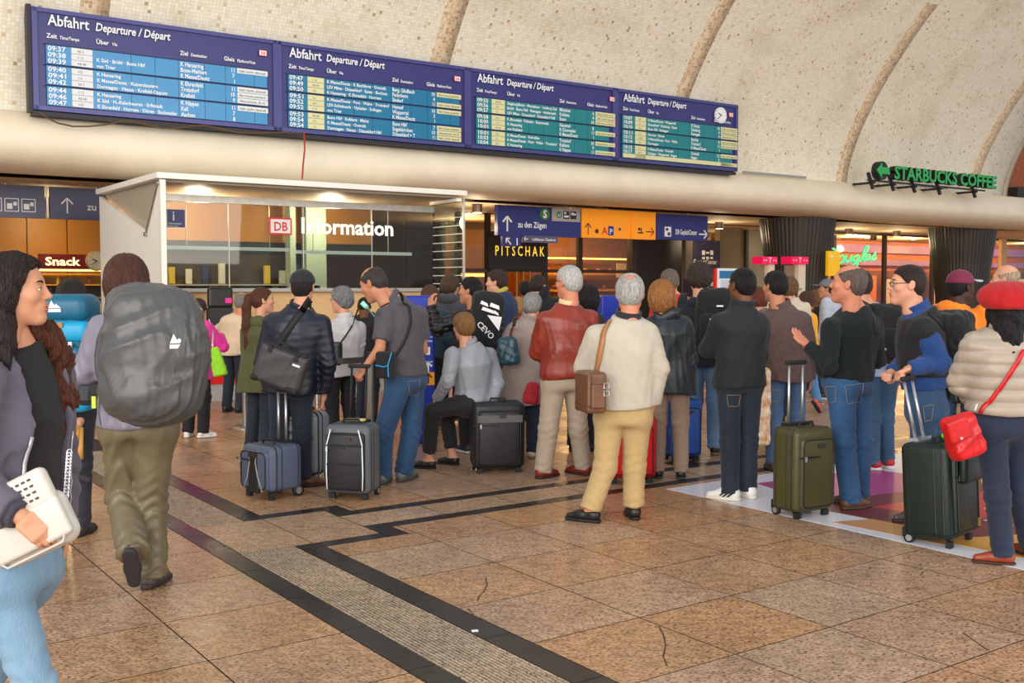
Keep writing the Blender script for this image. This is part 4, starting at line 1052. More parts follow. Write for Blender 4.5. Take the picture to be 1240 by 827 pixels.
class Grid:
    def __init__(s, lo, hi, h):
        s.lo = np.asarray(lo, dtype=f32); s.h = h
        s.n = np.maximum(4, np.ceil((np.asarray(hi) - s.lo) / h).astype(int) + 1)
        s.ax = [s.lo[i] + h * np.arange(s.n[i], dtype=f32) for i in range(3)]
        s.F = np.full(tuple(s.n), 1.0, dtype=f32)
    def sl(s, lo, hi):
        a = np.clip(np.floor((np.asarray(lo) - s.lo) / s.h).astype(int), 0, s.n)
        b = np.clip(np.ceil((np.asarray(hi) - s.lo) / s.h).astype(int) + 1, 0, s.n)
        return tuple(slice(int(a[i]), int(b[i])) for i in range(3))
    def P(s, sl=None):
        ax = s.ax if sl is None else [s.ax[i][sl[i]] for i in range(3)]
        return np.stack(np.meshgrid(*ax, indexing='ij'), -1)
    def add(s, fn, lo, hi, k=0.0, sub=False):
        m = k + 3 * s.h
        sl = s.sl(np.asarray(lo) - m, np.asarray(hi) + m)
        if any(q.stop <= q.start for q in sl): return
        f = fn(s.P(sl)).astype(f32)
        s.F[sl] = smax(s.F[sl], -f, k) if sub else smin(s.F[sl], f, k)
    def cone(s, a, b, r1, r2, k=0.0, sub=False):
        a, b = V3(a), V3(b); r = max(r1, r2)
        s.add(lambda P: d_cone(P, a, b, r1, r2), np.minimum(a, b) - r, np.maximum(a, b) + r, k, sub)
    def ell(s, c, r, k=0.0, R=None, sub=False):
        c = V3(c); m = max(r)
        rr = np.asarray(r) if R is None else np.array([m, m, m])
        s.add(lambda P: d_ell(P, c, r, R), c - rr, c + rr, k, sub)
    def cut(s, fn, k=0.0): s.F = smax(s.F, fn(s.P()).astype(f32), k)
    def plane(s, p, n, k=0.0):
        p, n = V3(p), V3(n)
        s.cut(lambda P: (P - p) @ n, k)
    def disp(s, fn): s.F = s.F + fn(s.P()).astype(f32)
    def nets(s): return nets(s.F, s.lo, s.h)

_E = [(0, 1), (2, 3), (4, 5), (6, 7), (0, 2), (1, 3), (4, 6), (5, 7), (0, 4), (1, 5), (2, 6), (3, 7)]
_C = np.array([[i & 1, (i >> 1) & 1, (i >> 2) & 1] for i in range(8)], dtype=f32)
def nets(F, lo, h):
    F = F.copy(); F[0] = F[-1] = 1; F[:, 0] = F[:, -1] = 1; F[:, :, 0] = F[:, :, -1] = 1
    s = F < 0
    c = np.zeros(tuple(q - 1 for q in F.shape), dtype=np.int8); n = F.shape
    for i in range(8):
        a, b, d = i & 1, (i >> 1) & 1, (i >> 2) & 1
        c += s[a:n[0] - 1 + a, b:n[1] - 1 + b, d:n[2] - 1 + d]
    act = (c > 0) & (c < 8)
    ijk = np.argwhere(act); idx = np.full(act.shape, -1, dtype=np.int64); idx[act] = np.arange(len(ijk))
    Vv = np.stack([F[ijk[:, 0] + (i & 1), ijk[:, 1] + ((i >> 1) & 1), ijk[:, 2] + ((i >> 2) & 1)] for i in range(8)], 1)
    pos = np.zeros((len(ijk), 3), dtype=f32); cnt = np.zeros(len(ijk), dtype=f32)
    for a, b in _E:
        va_, vb_ = Vv[:, a], Vv[:, b]; m = (va_ < 0) != (vb_ < 0)
        t = np.where(m, va_ / np.where(m, va_ - vb_, 1), 0)
        pos += m[:, None] * (_C[a] + (_C[b] - _C[a]) * t[:, None]); cnt += m
    verts = (ijk + pos / np.maximum(cnt, 1)[:, None]) * h + lo
    fs = []
    for ax in range(3):
        sh = [slice(None)] * 3; sh2 = [slice(None)] * 3; sh[ax] = slice(0, -1); sh2[ax] = slice(1, None)
        a, b = s[tuple(sh)], s[tuple(sh2)]
        e = np.argwhere(a != b)
        u, v = (ax + 1) % 3, (ax + 2) % 3
        e = e[(e[:, u] > 0) & (e[:, v] > 0) & (e[:, u] < n[u] - 1) & (e[:, v] < n[v] - 1)]
        if not len(e): continue
        ins = a[e[:, 0], e[:, 1], e[:, 2]]
        def q(du, dv):
            w = e.copy(); w[:, u] -= du; w[:, v] -= dv
            return idx[w[:, 0], w[:, 1], w[:, 2]]
        f = np.stack([q(1, 1), q(0, 1), q(0, 0), q(1, 0)], 1)
        f[~ins] = f[~ins][:, ::-1]
        fs.append(f)
    return verts.astype(f32), (np.concatenate(fs) if fs else np.zeros((0, 4), int))

def mesh_np(name, verts, faces, mats, mi=None, smooth=True):
    me = bpy.data.meshes.new(name); faces = np.asarray(faces)
    me.vertices.add(len(verts)); me.vertices.foreach_set('co', np.asarray(verts, dtype=f32).ravel())
    n = len(faces)
    me.loops.add(n * 4); me.loops.foreach_set('vertex_index', faces.ravel().astype(np.int32))
    me.polygons.add(n); me.polygons.foreach_set('loop_start', np.arange(0, n * 4, 4, dtype=np.int32))
    try: me.polygons.foreach_set('loop_total', np.full(n, 4, dtype=np.int32))
    except Exception: pass
    for m in (mats if isinstance(mats, (list, tuple)) else [mats]): me.materials.append(m)
    if mi is not None: me.polygons.foreach_set('material_index', np.asarray(mi, dtype=np.int32))
    if smooth: me.polygons.foreach_set('use_smooth', np.ones(n, dtype=bool))
    me.update(calc_edges=True); me.validate()
    return me
def obj_np(name, verts, faces, mats, parent=None, mi=None):
    o = bpy.data.objects.new(name, mesh_np(name, verts, faces, mats, mi)); COL.objects.link(o)
    if parent is not None: o.parent = parent
    return o
def quads(mb):
    """faces of an MB as quads (triangles repeat no index: split n-gons to fans)"""
    out = []
    for f in mb.f:
        if len(f) == 4: out.append(f)
    return np.array(out, dtype=int)

# ---- head template, local axes: x right, y forward (face), z up, origin between the ears
def uv_sphere(c, r, n=10, m=7, a=1.0):
    v = []; f = []
    for j in range(m + 1):
        t = math.pi * j / m
        for i in range(n):
            p = 2 * math.pi * i / n; v.append((c[0] + r * math.sin(t) * math.cos(p), c[1] - r * math.cos(t) * a, c[2] + r * math.sin(t) * math.sin(p)))
    for j in range(m):
        for i in range(n): f.append((j * n + i, j * n + (i + 1) % n, (j + 1) * n + (i + 1) % n, (j + 1) * n + i))
    return np.array(v, dtype=f32), np.array(f, dtype=int)
HEADS = {}
def head_template(female, h):
    key = (female, h)
    if key in HEADS: return HEADS[key]
    g = Grid((-.105, -.13, -.19), (.105, .14, .14), h)
    jw = 0.85 if female else 1.0
    g.ell((0, -.014, .035), (.077, .096, .086), 0)
    g.ell((0, .026, -.028), (.061, .064, .088), .03)
    for s in (-1, 1):
        g.cone((s * .046 * jw, .002, -.058), (0, .062, -.096), .02, .02, .03)
        g.ell((s * .040, .056, -.016), (.026, .026, .026), .02)
    g.ell((0, .074, -.097), (.021 * jw + .003, .019, .019), .015)
    g.ell((0, .070, .032), (.05, .018 if not female else .014, .016), .018)
    g.ell((0, .076, -.058), (.034, .021, .027), .015)
    for s in (-1, 1): g.ell((s * .033, .098, .008), (.021, .020, .013), .012, sub=True)
    g.cone((0, .084, .022), (0, .102, -.016), .0075, .011 if not female else .0098, .01)
    g.ell((0, .1045, -.021), (.0115, .012, .0105), .006)
    for s in (-1, 1): g.ell((s * .0125, .093, -.026), (.0085, .011, .008), .006)
    g.ell((0, .0955, -.0545), (.022, .0075, .0062), .004)
    g.ell((0, .0935, -.0665), (.0195, .0085, .0075), .004)
    g.ell((0, .103, -.0603), (.024, .010, .0014), .002, sub=True)
    for s in (-1, 1):
        g.ell((s * .031, .0705, .0125), (.0165, .0155, .0085), .003)
        g.ell((s * .031, .0695, -.0015), (.016, .0145, .0062), .003)
    R = np.array(Matrix.Rotation(.22, 3, 'X'))
    for s in (-1, 1):
        Rz = np.array(Matrix.Rotation(s * .35, 3, 'Z') @ Matrix.Rotation(.18, 3, 'X'))
        g.ell((s * .081, -.012, -.003), (.0075, .021, .032), .004, R=Rz)
        g.ell((s * .0895, -.009, .002), (.0055, .011, .019), .003, R=Rz, sub=True)
    nr = .050 if female else .057
    g.cone((0, -.024, -.045), (0, -.034, -.165), nr, nr, .03)
    v, f = g.nets()
    c = v[f].mean(1); mi = np.zeros(len(f), dtype=int)
    lip = (d_ell(c, (0, .0955, -.0545), (.0235, .0095, .0082)) < 0.0008) | (d_ell(c, (0, .0935, -.0665), (.021, .0105, .0092)) < 0.0008)
    mi[lip & (c[:, 1] > .084)] = 1
    VV, FF, MI = [v], [f], [mi]; n = len(v)
    def app(vv, ff, m):
        nonlocal n
        VV.append(np.asarray(vv, dtype=f32)); FF.append(np.asarray(ff) + n); MI.append(np.full(len(ff), m)); n += len(vv)
    for s in (-1, 1):
        vv, ff = uv_sphere((s * .031, .0715, .0055), .0128, 12, 8); app(vv, ff, 3)
        vv, ff = uv_sphere((s * .0315, .0790, .0055), .0062, 10, 6); app(vv, ff, 4)
        t = MB().tube([(s * .013, .0865, .0265), (s * .022, .0885, .031), (s * .033, .0865, .0345), (s * .046, .077, .032), (s * .053, .068, .027)], [.002, .0036, .0034, .0028, .001], 6)
        app(t.v, quads(t), 2)
        t = MB().tube([(s * .019, .0815, .008), (s * .026, .0858, .0125), (s * .034, .0855, .0125), (s * .043, .078, .0085)], [.0008, .0013, .0015, .001], 5)
        app(t.v, quads(t), 2)
    HEADS[key] = (np.concatenate(VV), np.concatenate(FF), np.concatenate(MI))
    return HEADS[key]

# ---- hands: wrist at the origin, fingers along +y, back of the hand +z, thumb on -x (right hand)
HANDS = {}
def hand_template(pose, h):
    key = (pose, h)
    if key in HANDS: return HANDS[key]
    g = Grid((-.085, -.045, -.10), (.06, .20, .045), h)
    g.add(lambda P: d_box(P, (0, .052, 0), (.078, .088, .027), .0125), (-.04, .005, -.015), (.04, .1, .015), 0)
    g.cone((0, -.03, 0), (0, .02, 0), .025, .024, .015)
    base = {'relax': (28, 30, 22), 'grip': (62, 82, 60), 'flat': (8, 8, 6), 'fist': (80, 95, 60), 'point': (35, 45, 30)}[pose]
    for i, (x, L_) in enumerate(((-.0285, .074), (-.0095, .082), (.0095, .076), (.0275, .060))):
        p = np.array([x, .092 - .006 * abs(i - 1.2), 0.0]); a = 0.0; r = .0092 if i < 3 else .0082
        cur = [b * (1 + .08 * i) for b in base]
        if pose == 'point' and i == 0: cur = [8, 8, 5]
        for j, fr in enumerate((.46, .30, .24)):
            a += math.radians(cur[j]); d = np.array([x * .6 * (1 if j == 0 else .4), math.cos(a), -math.sin(a)]); q = p + d / np.linalg.norm(d) * L_ * fr
            g.cone(p, q, r * (1 - .07 * j), r * (.93 - .07 * j), .004 if j else .008); p = q
    th = {'relax': [(-.030, .022, -.006), (-.052, .050, -.018), (-.056, .078, -.028), (-.052, .098, -.034)],
          'flat': [(-.030, .022, -.006), (-.056, .045, -.012), (-.066, .072, -.016), (-.070, .094, -.018)],
          'point': [(-.030, .022, -.006), (-.052, .050, -.018), (-.050, .078, -.030), (-.040, .095, -.038)],
          'grip': [(-.028, .022, -.010), (-.044, .048, -.032), (-.030, .072, -.050), (-.008, .082, -.054)],
          'fist': [(-.028, .022, -.010), (-.042, .050, -.028), (-.028, .072, -.040), (-.004, .078, -.044)]}[pose]
    for j in range(3): g.cone(th[j], th[j + 1], (.0145, .011, .0098)[j], (.0115, .0098, .0085)[j], .01 if j == 0 else .004)
    v, f = g.nets(); HANDS[key] = (v, f); return v, f

# ---- shoes: foot along +y, sole on z = 0, ankle over the origin
SHOES = {}
def shoe_template(style):
    if style in SHOES: return SHOES[style]
    h = .0075
    def foot2(P, gr=0.0):
        Q = P.copy(); Q[..., 2] = 0
        a = d_cone(Q, (0, -.045, 0), (.0, .06, 0), .034, .038); b = d_cone(Q, (0, .06, 0), (-.004, .155, 0), .040, .030 if style != 'dress' else .026)
        return smin(a, b, .02) - gr
    g = Grid((-.075, -.11, -.02), (.075, .22, .14), h)
    top = {'sneaker': .098, 'dress': .082, 'boot': .14, 'loafer': .078}[style]
    g.cone((0, -.036, .048), (0, .06, .046), .039, .037, 0)
    g.cone((0, .05, .042), (-.003, .155, .028), .038, .026 if style != 'dress' else .021, .03)
    g.cone((0, -.03, .05), (0, -.022, top), .039, .041, .03)
    g.plane((0, 0, top - .005), (0, 0, 1), .004); g.plane((0, 0, .016), (0, 0, -1), .002)
    up = g.nets()
    g = Grid((-.075, -.11, -.02), (.075, .22, .06), h * .8)
    th = {'sneaker': .028, 'dress': .020, 'boot': .03, 'loafer': .016}[style]
    g.add(lambda P: smax(foot2(P, .005), np.abs(P[..., 2] - th / 2) - th / 2, .006), (-.06, -.1, 0), (.06, .2, th), 0)
    so = g.nets(); SHOES[style] = (up, so); return SHOES[style]

# ---- hair in head-local space
HAIRS = {}
def hair_template(style, seed=0, h=.0055):
    key = (style, seed, h)
    if key in HAIRS: return HAIRS[key]
    r_ = np.random.default_rng(seed + 11)
    long_ = style in ('long', 'hero', 'ponytail', 'low_tail')
    g = Grid((-.17, -.22, (-.70 if style == 'ponytail' else -.48) if long_ else -.16), (.17, .13, .16), h)
    t = {'short': .012, 'crop': .006, 'thick': .024, 'wavy': .03, 'bald': .007, 'rim': .008, 'spot': .013, 'bob': .026, 'fullbob': .034, 'long': .022, 'hero': .017, 'ponytail': .012, 'low_tail': .012, 'perm': .028, 'smooth': .018}[style]
    cr = np.array((.077, .096, .086)) + t
    g.ell((0, -.014, .035), cr, 0)
    if style not in ('bald',): g.ell((0, -.05, -.012), (.064 + t, .054 + t * .8, .07), .03)
    ys = [-.2, -.1, -.06, -.035, -.012, .01, .03, .05, .07, .085, .13]
    if style in ('short', 'crop', 'thick', 'wavy', 'spot', 'rim', 'bald', 'smooth', 'perm'):
        dn = {'thick': -.085, 'wavy': -.1, 'smooth': -.085, 'perm': -.085}.get(style, -.07)
        zs = [dn, dn, dn, -.045, .012, .006, .022, .052, .066, .078, .08]
        if style in ('wavy', 'perm', 'smooth'): zs = [dn, dn, dn, -.06, -.02, -.01, .02, .045, .06, .07, .08]
    elif style in ('ponytail', 'low_tail'): zs = [-.08, -.08, -.07, -.05, .0, .0, .03, .058, .074, .086, .09]
    elif style == 'bob': zs = [-.085] * 4 + [-.085, -.08, -.07, .045, .05, .055, .06]
    elif style == 'fullbob': zs = [-.13] * 4 + [-.13, -.125, -.11, .045, .05, .055, .06]
    elif style == 'long': zs = [-.5] * 4 + [-.45, -.4, -.3, .06, .07, .08, .09]
    else: zs = [-.5] * 4 + [-.5, -.06, .0, .060, .090, .108, .13]
    if style in ('bob', 'fullbob'):
        g.ell((0, -.02, -.03), (.083 + t * .9, .096 + t * .8, .11 if style == 'bob' else .125), .03)
    if style == 'long':
        g.cone((0, -.06, 0), (0, -.085, -.30), .095, .075, .04)
        for s in (-1, 1): g.cone((s * .07, -.01, .0), (s * .085, .0, -.22), .035, .03, .03)
    if style == 'hero':
        g.cone((0, -.055, .02), (0, -.10, -.30), .10, .085, .04)
        for s, L_ in ((-1, -.34), (1, -.30)):
            g.cone((s * .062, -.035, .03), (s * .075, -.045, -.16), .035, .045, .03); g.cone((s * .075, -.045, -.16), (s * .085, .035, L_), .045, .035, .03)
    if style == 'ponytail':
        p = [(0, -.10, .055), (0, -.145, .03), (0, -.165, -.06), (0, -.165, -.24), (0, -.15, -.44), (0, -.14, -.60)]; rr = [.022, .034, .044, .050, .042, .014]
        for i in range(5): g.cone(p[i], p[i + 1], rr[i], rr[i + 1], .02)
    if style == 'low_tail':
        p = [(0, -.09, -.05), (0, -.12, -.10), (-.01, -.12, -.2), (-.02, -.11, -.30)]; rr = [.03, .036, .036, .015]
        for i in range(3): g.cone(p[i], p[i + 1], rr[i], rr[i + 1], .02)
    def cutf(P):
        z = np.interp(P[..., 1], ys, zs)
        f = z - P[..., 2]
        if style in ('bob', 'fullbob', 'long', 'hero'):
            # open the face
            f = np.maximum(f, -np.where(P[..., 2] < .07, 1, -1) * 1.0 * 0 - 9)
        return f
    g.cut(lambda P: np.where(P[..., 1] < -.116, -9, cutf(P)) if style in ('ponytail', 'low_tail') else cutf(P), .006)
    if style in ('bob', 'fullbob', 'long', 'hero'):
        g.add(lambda P: d_ell(P, (0, .10, -.03), (.068 if style != 'hero' else .075, .098, .115)), (-.08, -.0, -.15), (.08, .2, .10), .012, sub=True)
    if style in ('rim', 'bald'):
        g.add(lambda P: d_ell(P, (0, .045, .13), (.085, .125, .085)) if style == 'rim' else d_ell(P, (0, .02, .125), (.12, .145, .10)), (-.13, -.13, .0), (.13, .2, .22), .008, sub=True)
    if style == 'spot': g.ell((0, -.062, .122), (.042, .05, .034), .012, sub=True)
    amp = {'crop': .0012, 'short': .003, 'rim': .002, 'bald': .001, 'spot': .003, 'perm': .009, 'wavy': .008, 'thick': .005, 'hero': .005, 'long': .005, 'bob': .0048, 'fullbob': .0065, 'ponytail': .0045}.get(style, .0035)
    ph = r_.uniform(0, 6, 6)
    def strands(P):
        a = np.arctan2(P[..., 0], -P[..., 1] + .03)
        w = np.sin(a * 13 + ph[0] + 1.3 * np.sin(P[..., 2] * 38 + ph[1])) * .55 + np.sin(a * 29 + ph[2] + np.sin(P[..., 2] * 60 + ph[3])) * .45
        if style in ('perm', 'wavy'): w = .5 * w + .7 * np.sin(P[..., 0] * 150 + ph[4] + 2 * np.sin(P[..., 2] * 90)) * np.sin(P[..., 2] * 140 + ph[5] + 2 * np.sin(P[..., 1] * 80))
        if style in ('hero', 'long'): w = w + .8 * np.sin(P[..., 2] * 55 + a * 5)
        return amp * w
    g.disp(strands)
    HAIRS[key] = g.nets(); return HAIRS[key]

# ---- materials of figures
SKIN = {'fair': (214, 156, 126), 'tan': (194, 132, 100), 'ruddy': (208, 136, 106), 'olive': (208, 150, 118), 'brown': (112, 70, 48), 'dark': (72, 46, 36), 'pale': (232, 186, 162)}
def skin_mats(tone):
    c = SKIN[tone]
    return [mat('skin_' + tone, c, .5, sss=.12, noise=.10, nscale=14, bump=.05, bscale=120, spec=.25),
            mat('lips_' + tone, tuple(int(v * q) for v, q in zip(c, (.90, .74, .70))), .42),
            None, mat('eye_white', (232, 226, 220), .2), mat('eye_iris', (48, 30, 20), .1)]
def hair_mat(col, name=None):
    return mat('hair_%d_%d_%d' % col, col, .5, noise=.55, nscale=42, stretch=(4, 4, .35), bump=.9, bscale=55, spec=.3)
def cloth(col, kind='cotton', col2=None):
    n = 'cloth_%s_%d_%d_%d' % ((kind,) + col)
    if kind == 'denim': return mat(n, col, .85, noise=.5, nscale=5, col2=col2 or tuple(min(255, int(v * 1.15 + 8)) for v in col), bump=.25, bscale=160, sheen=.1, stretch=(1, 1, .45))
    if kind == 'leather': return mat(n, col, .40, noise=.25, nscale=9, bump=.12, bscale=30, spec=.5)
    if kind == 'nylon': return mat(n, col, .42, noise=.08, nscale=7, bump=.10, bscale=18, spec=.4)
    if kind == 'wool': return mat(n, col, .95, noise=.22, nscale=30, bump=.4, bscale=140, sheen=.06)
    if kind == 'fleece': return mat(n, col, .95, noise=.15, nscale=24, bump=.5, bscale=90, sheen=.10)
    return mat(n, col, .85, noise=.10, nscale=9, bump=.12, bscale=60, sheen=.08)

def frame(fwd, up=(0, 0, 1)):
    f = Vector(fwd).normalized(); u = Vector(up); r = f.cross(u).normalized(); u = r.cross(f).normalized()
    return np.array([[r.x, f.x, u.x], [r.y, f.y, u.y], [r.z, f.z, u.z]], dtype=f32)   # columns right, forward, up

def folds(P, seed, amp, f=1.0, zs=1.0):
    r_ = np.random.default_rng(seed); out = 0
    for k in range(3):
        d = r_.normal(size=3); d[2] *= .35 * zs; d = d / np.linalg.norm(d) * (20 + 17 * k) * f; e = r_.normal(size=3) * 9 * f; ph = r_.uniform(0, 6, 2)
        w = P @ d.astype(f32) + 1.6 * np.sin(P @ e.astype(f32) + ph[0]) + ph[1]
        out = out + (np.abs(np.sin(w)) - .6) * (1.0, .6, .4)[k]
    return amp * out

def torso_fn(pel, nk, rh, rs, prof, s, g=1.0, off=0.0, belly=0.0):
    pel, nk = V3(pel), V3(nk); u = nk - pel; L_ = float(np.linalg.norm(u)); u = u / L_
    def orth(r):
        r = V3(r); r = r - u * float(r @ u); return r / np.linalg.norm(r)
    rh, rs = orth(rh), orth(rs)
    T = np.array([q[0] for q in prof], dtype=f32); Wd = np.array([q[1] for q in prof], dtype=f32) * s; D = np.array([q[2] for q in prof], dtype=f32) * s
    gw = 1 + (g - 1) * np.clip(1 - np.abs(T - .3) / .75, 0, 1); Wd = Wd * gw + off; D = D * gw + off
    by = belly * np.clip(1 - np.abs(T - .28) / .4, 0, 1) * s
    def fn(P):
        q = P - pel; t = (q @ u) / L_
        c = np.clip((t - .1) / .8, 0, 1)[..., None]
        r = rh * (1 - c) + rs * c; r = r / np.linalg.norm(r, axis=-1, keepdims=True)
        x = (q * r).sum(-1); fw = np.cross(u, r); y = (q * fw).sum(-1) - np.interp(t, T, by)
        w = np.interp(t, T, Wd); d = np.interp(t, T, D) + np.interp(t, T, by) * .6
        rr = np.sqrt((np.abs(x) / w) ** 2.3 + (np.abs(y) / d) ** 2.3) ** (2 / 2.3) ** 1
        rr = ((np.abs(x) / w) ** 2.3 + (np.abs(y) / d) ** 2.3) ** (1 / 2.3)
        f = (rr - 1) * np.minimum(w, d)
        return smax(f, (t - T[-1]) * L_, .02)
    lo = np.minimum(pel + u * L_ * T[0], nk) - .36 * s * max(1, g); hi = np.maximum(pel, nk + u * .1) + .36 * s * max(1, g)
    return fn, lo, hi, u, L_
PROF_M = [(-1.6, .21, .16), (-.9, .20, .155), (-.45, .185, .145), (-.15, .180, .138), (.0, .176, .135), (.25, .160, .122), (.5, .166, .126), (.70, .184, .128), (.80, .178, .118), (.86, .160, .108), (.92, .130, .097), (.97, .100, .086), (1.02, .078, .076), (1.06, .070, .070)]
PROF_F = [(-1.6, .225, .18), (-.9, .21, .165), (-.45, .192, .150), (-.15, .185, .140), (.0, .178, .134), (.25, .146, .112), (.5, .150, .118), (.68, .160, .130), (.80, .152, .112), (.86, .138, .100), (.92, .112, .090), (.97, .086, .078), (1.02, .068, .068), (1.06, .061, .063)]

PEOPLE = {}
def person(key, label, Y, x, top, yaw, head=None, hyaw=None, hpitch=0.0, hroll=0.0, pose=None, female=False, skin='fair', hair=('short', (60, 44, 34)), hairh=0.0, foot=None,
           H=None, top_kind='jacket', top_m=None, hem=.78, loose=0.018, sleeve='long', fold=.006, g=1.0, belly=0.0, collar=None, hood=None, quilt=False,
           leg_m=None, fit='regular', legcut=None, shoes=('sneaker', (60, 60, 60), (220, 220, 215)), hands=('relax', 'relax'), palm=None, footyaw=None, res=1.0, arm_r=1.0, lfold=.0042, headscale=1.07, group=None, far=False, shwidth=1.0, vest=None, feet_on=True):
    """one standing figure. x = pixel column of the body axis, Y = depth in metres, top = pixel row of the top of the head"""
    pose = pose or {}
    ground = W(x, 600, Y); root = Vector((ground.x, Y, 0))
    if H is None: H = W(x, top, Y).z - hairh
    s = H / 1.75
    psi = math.radians(yaw); rt = Vector((math.cos(psi), -math.sin(psi), 0)); fw = Vector((math.sin(psi), math.cos(psi), 0))
    def loc(a, b, z): return rt * (a * H) + fw * (b * H) + Vector((0, 0, z * H))
    sw = (.088 if female else .1) * shwidth
    J = {'neck': loc(0, -.012, .845), 'head': loc(0, .022, .930), 'pelvis': loc(0, 0, .52),
         'sl': loc(-sw, -.004, .792), 'sr': loc(sw, -.004, .792), 'el': loc(-sw - .03, -.015, .63), 'er': loc(sw + .03, -.015, .63),
         'wl': loc(-sw - .035, .035, .485), 'wr': loc(sw + .035, .035, .485),
         'hl': loc(-.05, 0, .52), 'hr': loc(.05, 0, .52), 'kl': loc(-.055, .012, .285), 'kr': loc(.055, .012, .285), 'al': loc(-.06, -.02, .048), 'ar': loc(.06, -.02, .048)}
    for k, v in pose.items():
        J[k] = (v if isinstance(v, Vector) else W(v[0], v[1], Y + v[2])) - root
    if 'pelvis' in pose and 'hl' not in pose:
        for k, a in (('hl', -1), ('hr', 1)): J[k] = J['pelvis'] + rt * (a * .05 * H)
    for a in 'lr':
        if not (footyaw or {}).get('p' + a): J['a' + a].z = max(J['a' + a].z, .082 * s)
    if head: J['head'] = W(head[0], head[1], Y + (head[2] if len(head) > 2 else 0)) - root
    rs = J['sr'] - J['sl']; rh = J['hr'] - J['hl']
    hy = math.radians(yaw if hyaw is None else hyaw)
    HR = np.array((Matrix.Rotation(-hy, 3, 'Z') @ Matrix.Rotation(math.radians(hpitch), 3, 'X') @ Matrix.Rotation(math.radians(hroll), 3, 'Y')), dtype=f32)
    hs = s * headscale * (0.97 if female else 1.0)
    hb = np.array(J['head'], dtype=f32)
    prof = PROF_F if female else PROF_M
    # ---------------- body: one skin mesh
    hB = .017 * res
    allp = np.array([tuple(q) for q in J.values()]); lo = allp.min(0) - .2; hi = allp.max(0) + .2; lo[2] = min(lo[2], -.03)
    gB = Grid(lo, hi, hB)
    fn, l0, h0, u, L_ = torso_fn(J['pelvis'], J['neck'], rh, rs, prof, s, g * .96, -.008, belly)
    def fn2(P, fn=fn, u=u, L_=L_, p0=V3(J['pelvis'])): return smax(fn(P), -((P - p0) @ u) - .03 * s, .04)
    gB.add(fn2, l0, h0, 0)
    nbase = hb + HR @ np.array((0, -.026, -.06), dtype=f32) * hs
    gB.cone(J['neck'], nbase, (.052 if female else .060) * s, (.047 if female else .054) * s, .035)
    for a in 'lr':
        gB.cone(J['s' + a], J['e' + a], .050 * s, .041 * s, .03); gB.cone(J['e' + a], J['w' + a], .041 * s, .027 * s, .015)
        gB.cone(J['h' + a], J['k' + a], .080 * s, .056 * s, .03); gB.cone(J['k' + a], J['a' + a], .054 * s, .038 * s, .02)
        fy = math.radians((footyaw or {}).get(a, yaw + (8 if a == 'r' else -8))); fd = Vector((math.sin(fy), math.cos(fy), 0))
        gB.cone(J['a' + a] + Vector((0, 0, -.015 * s)) - fd * .03, J['a' + a] + fd * .13 * s + Vector((0, 0, -.052 * s)), .034 * s, .022 * s, .02)
    v, f = gB.nets(); VV, FF, MI = [v], [f], [np.zeros(len(f), int)]; n = len(v)
    hv, hf, hm = head_template(female, (.0034 if res < .7 else .0048) if not far else .0065)
    VV.append((hv * hs) @ HR.T + hb); FF.append(hf + n); MI.append(hm); n += len(hv)
    HD = {}
    for i, a in enumerate('lr'):
        d = J['w' + a] - J['e' + a]; d = Vector(pose_dir) if (pose_dir := (palm or {}).get('dir' + a)) else d.normalized()
        pn = (palm or {}).get(a) or ((J['pelvis'] - J['w' + a]) * 1.0)
        pn = Vector(pn); z = -(pn - d * pn.dot(d)).normalized(); y = d.normalized(); xx = y.cross(z)
        M = np.array([[xx.x, y.x, z.x], [xx.y, y.y, z.y], [xx.z, y.z, z.z]], dtype=f32)
        tv, tf = hand_template(hands[i], .0034 if res < .7 else .0058)
        tv = tv * s * (.92 if female else 1.0)
        tf2 = tf
        if a == 'l': tv = tv * np.array((-1, 1, 1), dtype=f32); tf2 = tf[:, ::-1]
        w = np.array(J['w' + a], dtype=f32)
        VV.append(tv @ M.T + w); FF.append(tf2 + n); MI.append(np.zeros(len(tf), int)); n += len(tv); HD[a] = (Vector(w), y, z, xx)
    sm = skin_mats(skin); hcol = hair[1]; sm[2] = mat('brow_%d_%d_%d' % hcol, tuple(int(q * .75) for q in hcol), .8)
    body = obj_np('person', np.concatenate(VV), np.concatenate(FF), sm, None, np.concatenate(MI))
    body.location = root; tag(body, label, 'person', group)
    out = {'body': body, 'J': {k: q + root for k, q in J.items()}, 'root': root, 's': s, 'rt': rt, 'fw': fw, 'Y': Y, 'HR': HR, 'hs': hs, 'hb': hb, 'hand': HD}
    # ---------------- hair
    if hair and hair[0]:
        v, f = hair_template(hair[0], sum(map(ord, key)) % 5, .0042 if res < .7 else .0062)
        out['hair'] = obj_np('hair', (v * hs) @ HR.T + hb, f, hair_mat(hcol), body)
